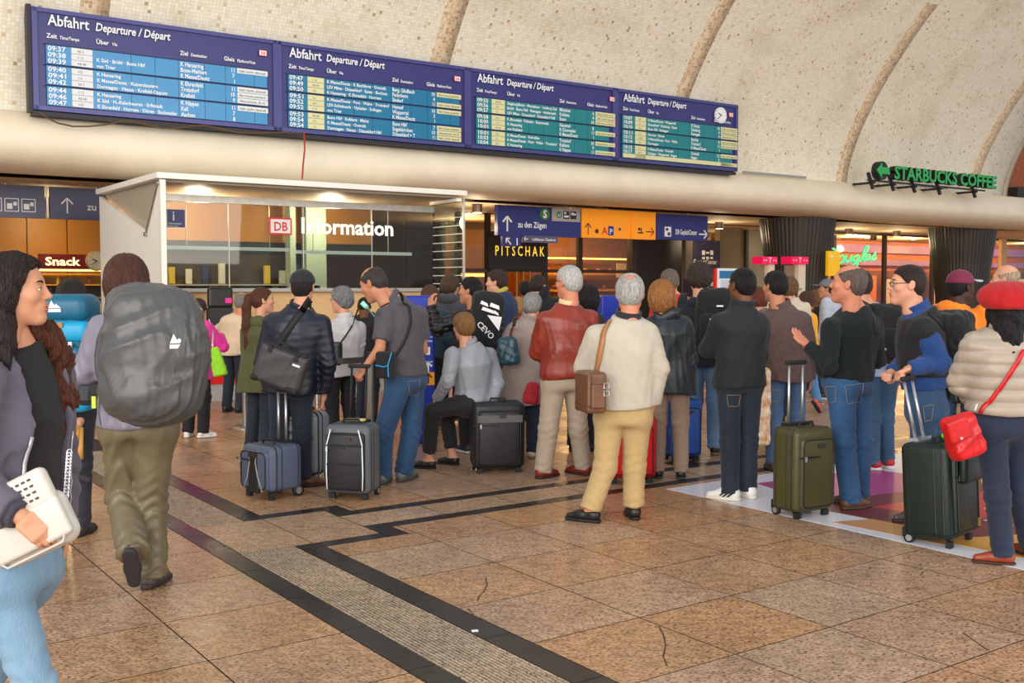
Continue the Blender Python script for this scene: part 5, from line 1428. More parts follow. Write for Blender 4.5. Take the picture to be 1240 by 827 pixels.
    # ---------------- trousers
    if leg_m is not None:
        R1, R2, R3 = {'slim': (.088, .064, .052), 'regular': (.094, .074, .066), 'wide': (.100, .085, .082), 'straight': (.098, .080, .074)}[fit]
        R1 *= (1 + (g - 1) * .5)
        pts = np.array([tuple(J[k]) for k in ('hl', 'hr', 'kl', 'kr', 'al', 'ar', 'pelvis')]); lo = pts.min(0) - .22 * s; hi = pts.max(0) + .22 * s; lo[2] = max(lo[2], -.02)
        gL = Grid(lo, hi, .012 * res)
        ends = []
        for a in 'lr':
            d = (J['a' + a] - J['k' + a]).normalized(); e = J['a' + a] + d * (.030 if legcut is None else -legcut) * s; ends.append((e, d, a))
            gA = Grid(lo, hi, .012 * res)
            gA.cone(J['h' + a], J['k' + a], R1 * s, R2 * s, 0); gA.cone(J['k' + a], e, R2 * s, R3 * s, .03)
            if female: gA.ell(J['h' + a] + Vector((0, 0, -.02)), (.10 * s, .10 * s, .12 * s), .05)
            p, n_ = V3(e), V3(d); kz = V3(J['k' + a])
            # extra bunching at the knee and the ankle, then cut the hem
            dn = d
            gA.disp(lambda P: -lfold * (np.exp(-(((P - kz) @ n_) / .14) ** 2) * .8 + np.exp(-(((P - p) @ n_) / .10) ** 2)) * np.sin(((P - p) @ n_) * 95 + 2.2 * np.sin(P[..., 0] * 30 + P[..., 1] * 26 + len(key))))
            gA.plane(e, d, .006)
            gL.F = smin(gL.F, gA.F, .02)
        fnp, l1, h1, u1, L1 = torso_fn(J['pelvis'], J['neck'], rh, rs, prof, s, g, .004, belly)
        pz = V3(J['pelvis'])
        gL.add(lambda P: smax(smax(fnp(P), ((P - pz) @ u1) - .15 * s, .01), -((P - pz) @ u1) - .085 * s, .06), l1, h1, .05)
        gL.disp(lambda P: folds(P, len(key) * 7 + 3, lfold * .55))
        v, f = gL.nets(); out['trousers'] = obj_np('trousers', v, f, leg_m, body)
    # ---------------- shoes
    if shoes and feet_on:
        (uv_, uf), (sv, sf) = shoe_template(shoes[0])
        for a in 'lr':
            fy = math.radians((footyaw or {}).get(a, yaw + (8 if a == 'r' else -8)))
            R = np.array(Matrix.Rotation(-fy, 3, 'Z') @ Matrix.Rotation(math.radians((footyaw or {}).get('p' + a, 0)), 3, 'X'), dtype=f32); sc_ = s * (.93 if female else 1.0)
            o_ = np.array(J['a' + a], dtype=f32) - R @ np.array((0, 0, .085 * sc_), dtype=f32)
            if not (footyaw or {}).get('p' + a): o_[2] = .003
            sh = obj_np('shoe', (uv_ * sc_) @ R.T + o_, uf, mat('shoe_%d_%d_%d' % shoes[1], shoes[1], .45, noise=.12, nscale=20), body)
            obj_np('sole', (sv * sc_) @ R.T + o_, sf, mat('sole_%d_%d_%d' % shoes[2], shoes[2], .6), sh)
            out['shoe' + a] = sh
    # ---------------- upper garment
    if top_m is not None:
        pts = np.array([tuple(J[k]) for k in ('sl', 'sr', 'el', 'er', 'wl', 'wr', 'neck', 'pelvis')]); lo = pts.min(0) - .26 * s * max(1, g); hi = pts.max(0) + .26 * s * max(1, g)
        tk = lambda t: hem * 1.0
        hz = hem * H if hem < 3 else hem
        lo[2] = min(lo[2], hz - .05); gT = Grid(lo, hi, .0115 * res)
        fn, l0, h0, u, L_ = torso_fn(J['pelvis'], J['neck'], rh, rs, prof, s, g, loose, belly)
        gT.add(fn, np.minimum(l0, lo), h0, 0)
        for a in 'lr':
            gA = Grid(lo, hi, .0115 * res); S_, E_, W_ = J['s' + a], J['e' + a], J['w' + a]
            r0 = (.049 * s + loose * .8) * arm_r
            if sleeve == 'long':
                d = (W_ - E_).normalized()
                gA.cone(S_, E_, r0 + .004, r0 - .008, 0); gA.cone(E_, W_ + d * .01, r0 - .008, r0 - .020, .02)
                ek = V3(E_); gA.disp(lambda P: -fold * .9 * np.exp(-((np.linalg.norm(P - ek, axis=-1)) / .11) ** 2) * np.sin((P @ V3(d)) * 110 + 2 * np.sin(P[..., 0] * 35)))
                wv = V3(W_); dv = V3(d)
                gA.cut(lambda P: np.where(np.linalg.norm(P - wv, axis=-1) < .13, (P - wv) @ dv - .005, -9), 0)
            elif sleeve == 'short':
                d = (E_ - S_).normalized(); gA.cone(S_, S_ + d * .23 * s, r0 + .004, r0 + .002, 0); gA.plane(S_ + d * .20 * s, d, .005)
            if sleeve != 'none': gT.F = smin(gT.F, gA.F, .045)
        gT.disp(lambda P: folds(P, sum(map(ord, key)), fold))
        if quilt: gT.disp(lambda P: -.016 * np.abs(np.sin(np.pi * P[..., 2] / quilt)) ** .5 + .008)
        if 'waist' in str(top_kind):   # elastic hem band
            gT.disp(lambda P: .012 * np.exp(-((P[..., 2] - hz) / .03) ** 2))
        gT.cut(lambda P: hz - P[..., 2] + .012 * np.sin(P[..., 0] * 9 + len(key)) * (1 if hem < .7 else .4), .010)
        nk = V3(J['neck']); un = V3((nbase - nk) / np.linalg.norm(nbase - nk))
        gT.cut(lambda P: np.where(np.linalg.norm(P - nk, axis=-1) < .135 * s, ((P - nk) @ un) - .030 * s, -9), .008)
        gT.cone(nk + un * -.02, nk + un * .12, .056 * s, .056 * s, .012, sub=True)
        nm = {'polo': 'polo_shirt', 'shirt': 'shirt', 'sweater': 'sweater', 'hoodie': 'hooded_jacket', 'coat': 'coat', 'leather waist': 'leather_jacket', 'sweater waist': 'sweater', 'jacket waist': 'jacket', 'tee': 'shirt'}.get(top_kind, 'jacket')
        v, f = gT.nets(); out['top'] = obj_np(nm, v, f, top_m, body)
        if collar:
            ch, cm = collar[0], collar[1]; rad = (.068 if female else .077) * s + (collar[2] if len(collar) > 2 else 0)
            gc = Grid(nk - .14, nk + .16, .0075)
            fx = V3(np.cross(un, V3(rs) / np.linalg.norm(V3(rs))))
            def colf(P):
                q = P - nk; t = q @ un; r = np.linalg.norm(q - t[..., None] * un, axis=-1)
                rr = rad + .12 * np.maximum(0, ch * .6 - t)
                f = smax(np.abs(r - rr) - .010, np.abs(t - ch * .5 - .016) - ch * .5 - .004, .006)
                return smax(f, (q @ fx) - rad * .78, .006)   # open at the throat
            gc.add(colf, nk - .12, nk + .14, 0); v, f = gc.nets(); out['collar'] = obj_np('collar', v, f, cm, out['top'])
        if hood:
            gh = Grid(nk - .24, nk + .24, .0095); bk = -V3(np.cross(un, V3(rs) / np.linalg.norm(V3(rs)))); rv = V3(rs) / np.linalg.norm(V3(rs))
            R = np.stack([rv, -bk, un], 1)
            gh.ell(nk + bk * .085 * s + un * -.005, (.125 * s, .06 * s, .075 * s), 0, R=R)
            for q in (-1, 1): gh.cone(nk + bk * .07 + rv * q * .07, nk - bk * .06 * s + rv * q * .085 * s + un * .0, .04 * s, .026 * s, .03)
            gh.ell(nk + un * .06 + bk * .03, (.062 * s, .07 * s, .09 * s), .02, R=R, sub=True)
            gh.disp(lambda P: folds(P, len(label), .006)); v, f = gh.nets(); out['hood'] = obj_np('hood', v, f, hood, out['top'])
    if vest is not None:
        hz = vest[1] * H; pts = np.array([tuple(J[k]) for k in ('sl', 'sr', 'neck', 'pelvis')]); gV = Grid(pts.min(0) - .3, pts.max(0) + .3, .0115)
        fn, l0, h0, u, L_ = torso_fn(J['pelvis'], J['neck'], rh, rs, prof, s, g, loose + .016, belly); gV.add(fn, l0, h0, 0)
        for a in 'lr': gV.cone(J['s' + a], J['s' + a] + (J['neck'] - J['s' + a]) * .3, .06 * s + loose, .07 * s, .05)
        gV.disp(lambda P: folds(P, 5, .004)); gV.cut(lambda P: hz - P[..., 2], .01); nk = V3(J['neck']); un = V3((nbase - nk) / np.linalg.norm(nbase - nk))
        gV.cut(lambda P: ((P - nk) @ un) - .012, .008); gV.cone(nk, nk + un * .15, .066, .07, .01, sub=True)
        v, f = gV.nets(); out['vest'] = obj_np('vest', v, f, vest[0], body)
    PEOPLE[key] = out
    return out

# ---- helpers to lay straps, badges and bags on a finished garment
BVH = {}
def bvh(o):
    if o.name not in BVH:
        m = Matrix.Translation(o.location)
        if o.parent: m = Matrix.Translation(o.parent.location + (o.parent.parent.location if o.parent.parent else Vector()) + o.location)
        me = o.data; BVH[o.name] = BVHTree.FromPolygons([m @ q.co for q in me.vertices], [tuple(p.vertices) for p in me.polygons])
    return BVH[o.name]
def hit(o, px, py):
    """where the line of sight through a pixel meets a garment: point and normal"""
    p, n, i, d = bvh(o).ray_cast(Vector((0, 0, CAMH)), ray(px, py).normalized()); return (p, n) if p else (None, None)
def strap_pts(o, pts, off=.006, n=6):
    """points (world) pulled onto a garment's surface"""
    P, Nn = [], []
    t = bvh(o)
    for i in range(len(pts) - 1):
        for q in np.linspace(0, 1, n + 1)[: n + (1 if i == len(pts) - 2 else 0)]:
            x = Vector(pts[i]).lerp(Vector(pts[i + 1]), float(q)); p, nn, _, d = t.find_nearest(x)
            if p is not None and d < .14: P.append(p + nn * off); Nn.append(nn)
            else: P.append(x); Nn.append(Nn[-1] if Nn else Vector((0, -1, 0)))
    # relax a little
    for _ in range(2):
        P = [P[0]] + [(P[i - 1] + P[i] * 2 + P[i + 1]) / 4 for i in range(1, len(P) - 1)] + [P[-1]]
    return P, Nn
def strap(o, pix, w, m, t=.005, parent=None, name='strap', off=.006):
    pts = [q if isinstance(q, Vector) else (hit(o, q[0], q[1])[0] or W(q[0], q[1], q[2] if len(q) > 2 else 8)) for q in pix]
    P, Nn = strap_pts(o, pts, off)
    mb = MB().ribbon(P, Nn, w, t)
    ob = mb.build(name, m, None, True)
    if parent is not None: ob.parent = parent; ob.matrix_parent_inverse = Matrix.Translation(-parent.location)
    return ob
# ------------------------------------------------------------------ the people, nearest first
DJ = cloth((30, 56, 86), 'denim'); LJ = cloth((88, 116, 142), 'denim'); NJ = cloth((20, 28, 42), 'denim'); MJ = cloth((34, 64, 96), 'denim')
BLK = cloth((20, 19, 21)); NVY = cloth((30, 38, 58)); STRAPM = mat('strap_black', (24, 24, 26), .7)
person('hero', 'dark-haired walking person with open grey jacket and pale jeans, nearest to the camera', 3.4, 20, 290, 122, H=1.70, head=(21, 352), hyaw=78, hpitch=0, female=True, skin='olive', hair=('hero', (44, 30, 26)), res=.62, headscale=.96,
       pose={'neck': (20, 424, .04), 'sr': (-26, 464, -.18), 'sl': (60, 456, .16), 'er': (-34, 590, -.22), 'wr': (26, 626, -.27), 'el': (70, 560, .25), 'wl': (72, 640, .2), 'pelvis': (14, 680, 0), 'hr': (-4, 690, -.08), 'hl': (34, 686, .1), 'kr': (44, 835, -.10), 'kl': (-30, 850, .15), 'ar': (30, 980, -.1), 'al': (-100, 960, .2)},
       top_kind='sweater', top_m=cloth((24, 23, 26)), sleeve='none', hem=.50, loose=.012, fold=.003, leg_m=cloth((104, 140, 168), 'denim', (136, 166, 188)), fit='slim', shoes=('sneaker', (60, 60, 60), (220, 220, 215)), hands=('relax', 'relax'), palm={'r': (.2, .8, -.75), 'dirr': (.75, -.05, -.65)}, footyaw={'l': 90, 'r': 90})
person('cover', 'person with brown bobbed hair and khaki trousers carrying a big grey covered backpack', 5.5, 168, 310, -4, head=(154, 342), hyaw=-8, female=True, skin='fair', hair=('bob', (92, 52, 40)), res=.85,
       pose={'neck': (160, 376, 0), 'sl': (124, 398, .0), 'sr': (206, 398, .02), 'el': (102, 452, .0), 'wl': (112, 474, .26), 'er': (222, 450, .1), 'wr': (206, 480, .3), 'pelvis': (168, 510, 0), 'hl': (148, 516, 0), 'hr': (190, 516, 0), 'kl': (148, 600, .10), 'al': (162, 668, -.14), 'kr': (182, 610, .10), 'ar': (184, 704, .05)},
       top_m=cloth((130, 125, 140), 'nylon'), hem=.50, loose=.035, arm_r=.95, hood=cloth((130, 125, 140), 'nylon'), leg_m=cloth((112, 102, 78), 'nylon'), fit='wide', lfold=.009, shoes=('boot', (84, 76, 78), (46, 40, 44)), footyaw={'l': -6, 'r': 14, 'pl': -62}, hands=('grip', 'relax'))
person('teal', 'person in black mostly hidden behind a teal trekking backpack', 6.7, 86, 338, 0, head=(88, 362), skin='fair', hair=('short', (40, 30, 26)), top_m=BLK, hem=.5, leg_m=cloth((32, 34, 46)), shoes=('boot', (50, 50, 52), (30, 30, 30)), hands=('relax', 'grip'), pose={'ar': (98, 642, 0), 'kr': (98, 560, .05), 'er': (106, 468, .0), 'wr': (95, 514, -.08)})
person('beret', 'person with red beret, beige quilted jacket and navy trousers seen from behind', 6.05, 1214, 338, 6, head=(1218, 374), hyaw=12, female=True, skin='fair', hair=('long', (26, 22, 24)), hairh=.02, res=.85, hem=.535, H=1.63,
       pose={'neck': (1214, 402, 0), 'sl': (1182, 420, .0), 'sr': (1256, 420, 0), 'el': (1164, 462, .10), 'wl': (1190, 492, .32), 'er': (1276, 470, .05), 'wr': (1270, 500, .25), 'pelvis': (1216, 512, 0), 'kl': (1208, 600, -.02), 'al': (1214, 672, -.05), 'kr': (1236, 600, .08), 'ar': (1248, 664, .12)},
       top_m=cloth((168, 154, 138), 'nylon'), loose=.045, quilt=.072, fold=.004, g=1.08, collar=(.05, cloth((168, 154, 138), 'nylon'), .014), leg_m=cloth((24, 33, 54), 'denim', (30, 42, 66)), fit='regular', shoes=('loafer', (150, 62, 32), (60, 34, 24)), footyaw={'l': -70, 'r': -15})
person('glasses', 'person in profile with glasses, blue fleece and black vest gripping a suitcase handle', 7.1, 1116, 316, -62, head=(1098, 345), hyaw=-82, skin='fair', hair=('crop', (52, 36, 28)), res=.85, H=1.77,
       pose={'neck': (1113, 378, .0), 'sl': (1118, 398, -.17), 'sr': (1110, 396, .2), 'el': (1140, 440, -.20), 'wl': (1102, 446, -.24), 'er': (1095, 440, .2), 'wr': (1080, 450, .05), 'pelvis': (1122, 492, 0), 'kl': (1116, 560, -.05), 'al': (1112, 635, .0), 'kr': (1128, 560, .15), 'ar': (1140, 628, .2)},
       top_m=cloth((28, 66, 126), 'fleece'), hem=.51, loose=.025, vest=(cloth((18, 18, 21)), .56), collar=(.05, cloth((28, 66, 126), 'fleece')), leg_m=MJ, shoes=('dress', (78, 68, 62), (40, 36, 34)), hands=('grip', 'grip'), palm={'l': (-.2, -.2, -1), 'dirl': (-.9, -.1, -.35), 'r': (0, 0, -1)}, footyaw={'l': -95, 'r': -60})
person('white', 'white-haired person in a cream jacket and pale khaki trousers seen from behind', 7.15, 750, 326, 0, head=(763, 356), hyaw=8, skin='ruddy', hair=('spot', (206, 202, 196)), res=.85, headscale=1.1,
       top_m=cloth((190, 180, 163)), hem=.455, loose=.036, g=1.12, fold=.004, collar=(.05, cloth((40, 38, 40)), .004), leg_m=cloth((186, 158, 108)), fit='straight', legcut=.004, lfold=.003, shoes=('dress', (26, 24, 24), (20, 20, 20)),
       pose={'neck': (760, 388, 0), 'sl': (722, 407, 0), 'sr': (784, 404, 0), 'el': (707, 444, .08), 'wl': (722, 426, .30), 'er': (798, 446, -.02), 'wr': (789, 492, .02), 'pelvis': (754, 500, 0), 'hl': (738, 506, 0), 'hr': (771, 506, 0), 'kl': (733, 565, -.02), 'al': (714, 622, -.06), 'kr': (768, 565, .05), 'ar': (767, 624, .05)}, footyaw={'l': -62, 'r': -8})
person('bald', 'balding person with dark green sweater and blue jeans beside the olive suitcase', 7.55, 1028, 319, -38, head=(1027, 344), hyaw=-62, hpitch=4, skin='ruddy', hair=('rim', (118, 100, 92)), res=.85, H=1.76, g=1.16, belly=.06, headscale=1.12,
       pose={'neck': (1036, 374, .03), 'sl': (1006, 396, -.14), 'sr': (1058, 394, .14), 'el': (1004, 444, -.20), 'wl': (979, 419, -.08), 'er': (1062, 436, .12), 'wr': (1040, 442, .3), 'pelvis': (1028, 462, 0), 'kl': (1022, 535, -.08), 'al': (1030, 604, -.05), 'kr': (1042, 535, .1), 'ar': (1040, 602, .12)},
       top_kind='sweater waist', top_m=cloth((12, 22, 24), 'wool'), hem=.525, loose=.022, leg_m=cloth((30, 66, 104), 'denim'), fit='straight', shoes=('dress', (106, 74, 52), (70, 54, 42)), footyaw={'l': 70, 'r': -70}, hands=('flat', 'relax'), palm={'l': (0, -.3, 1)})
person('stripes', 'black-haired person in a black jacket and dark jeans with white striped sneakers', 7.85, 894, 323, -12, head=(898, 346), hyaw=-28, skin='brown', hair=('crop', (16, 13, 13)), res=.85,
       pose={'neck': (898, 374, 0), 'sl': (872, 390, -.04), 'sr': (920, 390, .04), 'el': (856, 424, .06), 'wl': (874, 416, .26), 'er': (921, 430, .08), 'wr': (896, 425, .28), 'kl': (884, 535, .0), 'al': (884, 594, -.04), 'kr': (906, 535, .08), 'ar': (906, 592, .05)},
       top_m=cloth((25, 28, 33)), hem=.485, loose=.024, collar=(.06, cloth((25, 28, 33)), .004), leg_m=cloth((22, 30, 44), 'denim', (30, 42, 60)), fit='regular', shoes=('sneaker', (232, 230, 226), (216, 206, 190)), footyaw={'l': -62, 'r': -25})
person('cap', 'person in black cap and navy jacket with a black messenger bag seen from behind', 8.4, 352, 322, 6, head=(367, 348), hyaw=6, skin='fair', hair=('crop', (40, 32, 30)), hairh=.015,
       pose={'neck': (363, 374, 0), 'sl': (330, 390, 0), 'sr': (390, 392, .02), 'el': (318, 440, .02), 'wl': (330, 480, .2), 'er': (398, 440, 0), 'wr': (392, 480, .05), 'pelvis': (352, 466, 0), 'kl': (338, 530, .0), 'al': (334, 585, .0), 'kr': (366, 530, 0), 'ar': (368, 582, -.05)},
       top_m=cloth((27, 32, 47), 'nylon'), hem=.425, loose=.03, g=1.05, collar=(.04, cloth((27, 32, 47), 'nylon')), leg_m=NJ, shoes=('dress', (104, 62, 40), (50, 34, 26)), footyaw={'r': 75, 'l': -10})
person('polo', 'balding person in grey polo shirt and blue jeans bending over a black suitcase', 8.5, 488, 328, -34, head=(452, 344), hyaw=-68, hpitch=-26, skin='tan', hair=('rim', (72, 64, 62)), H=1.78,
       pose={'neck': (478, 364, .0), 'sl': (466, 382, -.15), 'sr': (508, 380, .12), 'el': (460, 422, -.22), 'wl': (441, 446, -.24), 'er': (512, 424, .2), 'wr': (488, 440, .35), 'pelvis': (492, 458, .05), 'hl': (484, 464, -.06), 'hr': (500, 464, .12), 'kl': (464, 525, -.06), 'al': (464, 578, -.02), 'kr': (498, 522, .12), 'ar': (489, 576, .1)},
       top_kind='polo', top_m=cloth((78, 76, 82)), sleeve='short', hem=.495, loose=.022, g=1.08, belly=.02, collar=(.035, cloth((78, 76, 82))), leg_m=cloth((34, 66, 100), 'denim'), fit='straight', shoes=('sneaker', (110, 112, 112), (70, 70, 68)), hands=('grip', 'relax'), palm={'l': (-.3, .3, -1)}, footyaw={'l': 10, 'r': 30})
person('leather', 'white-haired person with glasses in a red-brown leather jacket and taupe trousers', 8.75, 684, 320, -14, head=(688, 342), hyaw=-44, skin='ruddy', hair=('short', (222, 218, 212)),
       pose={'neck': (688, 372, 0), 'sl': (660, 388, -.05), 'sr': (714, 386, .04), 'el': (650, 426, .02), 'wl': (668, 430, .30), 'er': (722, 424, .06), 'wr': (700, 432, .32), 'pelvis': (684, 460, 0), 'kl': (664, 520, -.04), 'al': (658, 570, -.03), 'kr': (700, 518, .06), 'ar': (706, 562, .12)},
       top_kind='leather waist', top_m=cloth((140, 46, 28), 'leather'), hem=.465, loose=.034, g=1.08, fold=.008, collar=(.045, cloth((226, 200, 150)), -.004), leg_m=cloth((166, 150, 130)), fit='straight', shoes=('dress', (126, 36, 28), (40, 24, 22)), footyaw={'l': 48, 'r': -50})
person('bobwoman', 'person with strawberry blond hair, dark hooded jacket and taupe trousers from behind', 8.75, 810, 339, 10, head=(801, 360), hyaw=0, female=True, skin='fair', hair=('fullbob', (186, 122, 66)),
       pose={'neck': (806, 380, 0), 'sl': (790, 394, 0), 'sr': (828, 394, 0), 'el': (786, 436, .05), 'wl': (800, 450, .25), 'er': (836, 436, 0), 'wr': (830, 470, .05)}, top_m=cloth((32, 39, 43), 'nylon'), hem=.425, loose=.034, g=1.1, hood=cloth((32, 39, 43), 'nylon'), leg_m=cloth((144, 120, 102)), fit='regular', shoes=('dress', (28, 26, 28), (24, 60, 60)), footyaw={'l': -20, 'r': 10})
person('sitting', 'person with short blond hair and grey jacket sitting on a black suitcase', 9.15, 572, 375, -40, H=1.64, head=(561, 396), hyaw=-32, female=True, skin='fair', hair=('smooth', (158, 112, 66)),
       pose={'neck': (570, 418, .0), 'sl': (548, 430, -.14), 'sr': (592, 430, .12), 'el': (542, 462, -.18), 'wl': (530, 482, -.05), 'er': (603, 466, .1), 'wr': (594, 488, .0), 'pelvis': (574, 484, .05), 'hl': (566, 488, -.05), 'hr': (582, 488, .12), 'kl': (524, 498, -.06), 'al': (519, 560, .02), 'kr': (540, 500, .28), 'ar': (548, 556, .22)},
       top_m=cloth((150, 154, 162), 'nylon'), hem=.355, loose=.028, g=1.08, collar=(.035, cloth((150, 154, 162), 'nylon')), leg_m=cloth((30, 28, 30)), fit='regular', legcut=.075, shoes=('loafer', (26, 24, 26), (20, 20, 20)), footyaw={'l': -75, 'r': -60})
person('plum', 'black-haired person in a plum brown wool jacket and faded jeans from behind', 9.1, 950, 326, 4, head=(938, 347), hyaw=-28, skin='tan', hair=('short', (26, 22, 22)),
       pose={'neck': (946, 374, 0), 'sl': (924, 388, 0), 'sr': (972, 388, 0), 'el': (918, 430, .06), 'wl': (930, 455, .2), 'er': (982, 428, 0), 'wr': (980, 458, .06)}, top_m=cloth((98, 76, 72), 'wool'), hem=.45, loose=.03, collar=(.05, cloth((98, 76, 72), 'wool'), .008), leg_m=cloth((56, 84, 116), 'denim'), shoes=('sneaker', (80, 60, 50), (60, 50, 44)))
person('shirt', 'person in pale blue shirt, jeans and red sneakers with a black backpack', 9.1, 1062, 326, -8, head=(1040, 346), hyaw=-20, skin='fair', hair=('short', (70, 52, 40)), pose={'neck': (1052, 372, 0), 'sl': (1036, 388, 0), 'sr': (1080, 388, 0), 'kl': (1056, 505, 0), 'kr': (1072, 505, .05), 'al': (1056, 560, 0), 'ar': (1074, 555, .1)}, top_m=cloth((176, 198, 226)), top_kind='shirt', hem=.48, loose=.02, leg_m=cloth((50, 84, 112), 'denim'), shoes=('sneaker', (196, 30, 38), (228, 226, 222)), footyaw={'l': -60, 'r': -20})
person('taupe', 'grey-haired person in a long taupe coat with a teal shoulder bag', 9.8, 634, 352, 14, head=(645, 370), hyaw=16, female=True, skin='fair', hair=('smooth', (168, 164, 160)),
       pose={'neck': (641, 388, 0), 'sl': (622, 400, 0), 'sr': (662, 400, 0), 'el': (608, 424, .0), 'wl': (628, 432, .25), 'er': (668, 436, .05)}, top_kind='coat', top_m=cloth((150, 134, 126)), hem=.325, loose=.036, g=1.1, collar=(.05, cloth((150, 134, 126)), .012), leg_m=NVY, shoes=('loafer', (214, 200, 170), (120, 100, 80)))
person('hoodie', 'tall person with wavy dark hair, black hooded sweater and pale jeans carrying a black rucksack', 10.0, 852, 316, 14, head=(847, 338), hyaw=6, skin='fair', hair=('wavy', (66, 54, 46)),
       pose={'neck': (849, 364, 0)}, top_m=cloth((17, 27, 35)), hem=.46, loose=.03, g=1.05, hood=cloth((17, 27, 35)), leg_m=cloth((84, 112, 142), 'denim'), fit='straight', shoes=('sneaker', (34, 30, 30), (110, 90, 70)), footyaw={'l': -60, 'r': 20})
person('cap2', 'person with maroon cap and orange hooded jacket in front of the dark column', 8.6, 1158, 322, 34, head=(1164, 348), hyaw=66, hairh=.02, skin='dark', hair=('crop', (18, 15, 15)), pose={'neck': (1157, 374, 0)}, top_m=cloth((244, 132, 24)), hem=.5, loose=.03, hood=cloth((244, 132, 24)), leg_m=DJ, shoes=('sneaker', (70, 70, 76), (220, 220, 215)))
person('bald2', 'bald fair-skinned person half hidden behind the red beret', 9.6, 1216, 317, -30, head=(1217, 339), hyaw=-50, skin='fair', hair=('bald', (196, 170, 140)), top_m=cloth((170, 160, 146)), hem=.5, leg_m=NVY, shoes=('dress', (40, 36, 34), (30, 28, 28)))
person('ponytail', 'person with long brown ponytail and olive parka looking to the right', 10.0, 316, 342, 36, head=(319, 364), hyaw=66, female=True, skin='fair', hair=('ponytail', (100, 58, 38)), pose={'neck': (317, 388, 0), 'sl': (300, 402, .1), 'sr': (330, 402, -.1), 'el': (300, 440, .1), 'er': (322, 445, -.15), 'wr': (336, 452, .05)}, top_kind='coat', top_m=cloth((78, 80, 42)), hem=.36, loose=.03, hood=cloth((78, 80, 42)), leg_m=NJ, shoes=('boot', (50, 44, 44), (30, 28, 28)))
person('silver', 'grey-haired person with glasses and a white jacket looking to the left', 10.3, 414, 342, -38, head=(413, 364), hyaw=-66, female=True, skin='fair', hair=('perm', (146, 144, 146)), pose={'neck': (418, 386, 0), 'sl': (402, 400, -.12), 'sr': (434, 398, .1), 'el': (396, 434, -.1), 'wl': (394, 428, .1)}, top_m=cloth((196, 192, 192), 'nylon'), hem=.44, loose=.032, g=1.06, collar=(.045, cloth((196, 192, 192), 'nylon'), .006), leg_m=BLK, shoes=('dress', (80, 40, 34), (30, 24, 24)))
person('lettered', 'black-haired person in black padded jacket propping the head on the blue totem', 10.1, 574, 335, -30, head=(569, 352), hyaw=-70, skin='tan', hair=('short', (24, 20, 20)), pose={'neck': (578, 374, 0), 'sl': (556, 386, -.1), 'sr': (600, 386, .1), 'el': (530, 398, -.12), 'wl': (521, 372, -.10)}, top_m=cloth((20, 20, 22), 'nylon'), hem=.47, loose=.034, quilt=.06, leg_m=BLK, shoes=('sneaker', (40, 40, 44), (180, 180, 180)), hands=('relax', 'relax'), palm={'l': (.4, .3, .1), 'dirl': (.05, .1, 1)})
person('pink', 'person in bright pink hooded jacket and black trousers with a green bag', 11.1, 240, 360, 14, head=(240, 376), hyaw=22, female=True, skin='fair', hair=('perm', (76, 52, 46)), res=1.2, pose={'er': (270, 420, .1), 'wr': (268, 408, .35)}, top_m=cloth((236, 50, 158)), hem=.42, loose=.03, hood=cloth((236, 50, 158)), leg_m=BLK, fit='straight', shoes=('sneaker', (232, 230, 226), (226, 222, 216)), footyaw={'r': 60})
person('navyman', 'brown-haired person in navy jacket with yellow collar trim looking to the left', 11.6, 606, 326, -58, head=(601, 342), hyaw=-72, skin='fair', hair=('short', (66, 44, 32)), res=1.2, top_m=cloth((30, 48, 82)), hem=.46, loose=.03, collar=(.04, cloth((180, 160, 70)), .004), leg_m=BLK, shoes=('dress', (30, 30, 30), (24, 24, 24)))
person('redlan', 'person with brown hair and grey hooded top behind the blue totem', 12.2, 546, 332, 20, head=(546, 348), hyaw=30, skin='fair', hair=('thick', (92, 66, 46)), res=1.3, top_m=cloth((74, 74, 80)), hem=.5, hood=cloth((74, 74, 80)), leg_m=BLK, shoes=None, far=True)
person('kid', 'brown-haired person half hidden by the hand on the blue totem', 11.7, 521, 345, 8, head=(521, 360), skin='fair', hair=('thick', (98, 66, 46)), res=1.3, top_m=cloth((32, 58, 70)), hem=.5, leg_m=BLK, shoes=None, far=True)
person('blackhair', 'person with chin length black hair between the leather jacket and the cream jacket', 10.2, 706, 345, 6, head=(712, 362), female=True, skin='fair', hair=('fullbob', (28, 22, 24)), res=1.2, top_m=cloth((36, 34, 40)), hem=.45, leg_m=BLK, shoes=('dress', (26, 26, 28), (20, 20, 20)), far=True)
person('greyred', 'grey-brown haired person in a red top behind the strawberry blond hair', 10.9, 814, 327, 4, head=(811, 342), hyaw=10, skin='fair', hair=('short', (128, 112, 100)), res=1.3, top_m=cloth((206, 30, 34)), hem=.48, leg_m=NVY, shoes=('dress', (30, 30, 32), (20, 20, 20)), far=True)
person('stoop', 'dark-haired person in black shirt with a mint stripe beside the white jacket', 12.4, 446, 357, 24, head=(441, 372), hyaw=-10, hpitch=-25, skin='brown', hair=('crop', (34, 28, 26)), res=1.2, top_m=BLK, hem=.48, loose=.03, leg_m=NJ, shoes=('dress', (30, 30, 30), (20, 20, 20)), far=True)
person('beige', 'grey-haired person in a beige jacket leaning on the red kiosk counter', 13.3, 286, 350, 22, H=1.66, head=(293, 366), hyaw=10, skin='ruddy', hair=('rim', (150, 142, 136)), res=1.2, pose={'neck': (290, 382, 0), 'sl': (277, 390, -.05), 'sr': (302, 390, .05), 'el': (267, 398, .12), 'wl': (275, 394, .35)}, top_m=cloth((216, 190, 158)), hem=.44, loose=.035, leg_m=NJ, shoes=('dress', (30, 30, 34), (24, 24, 24)), far=True)
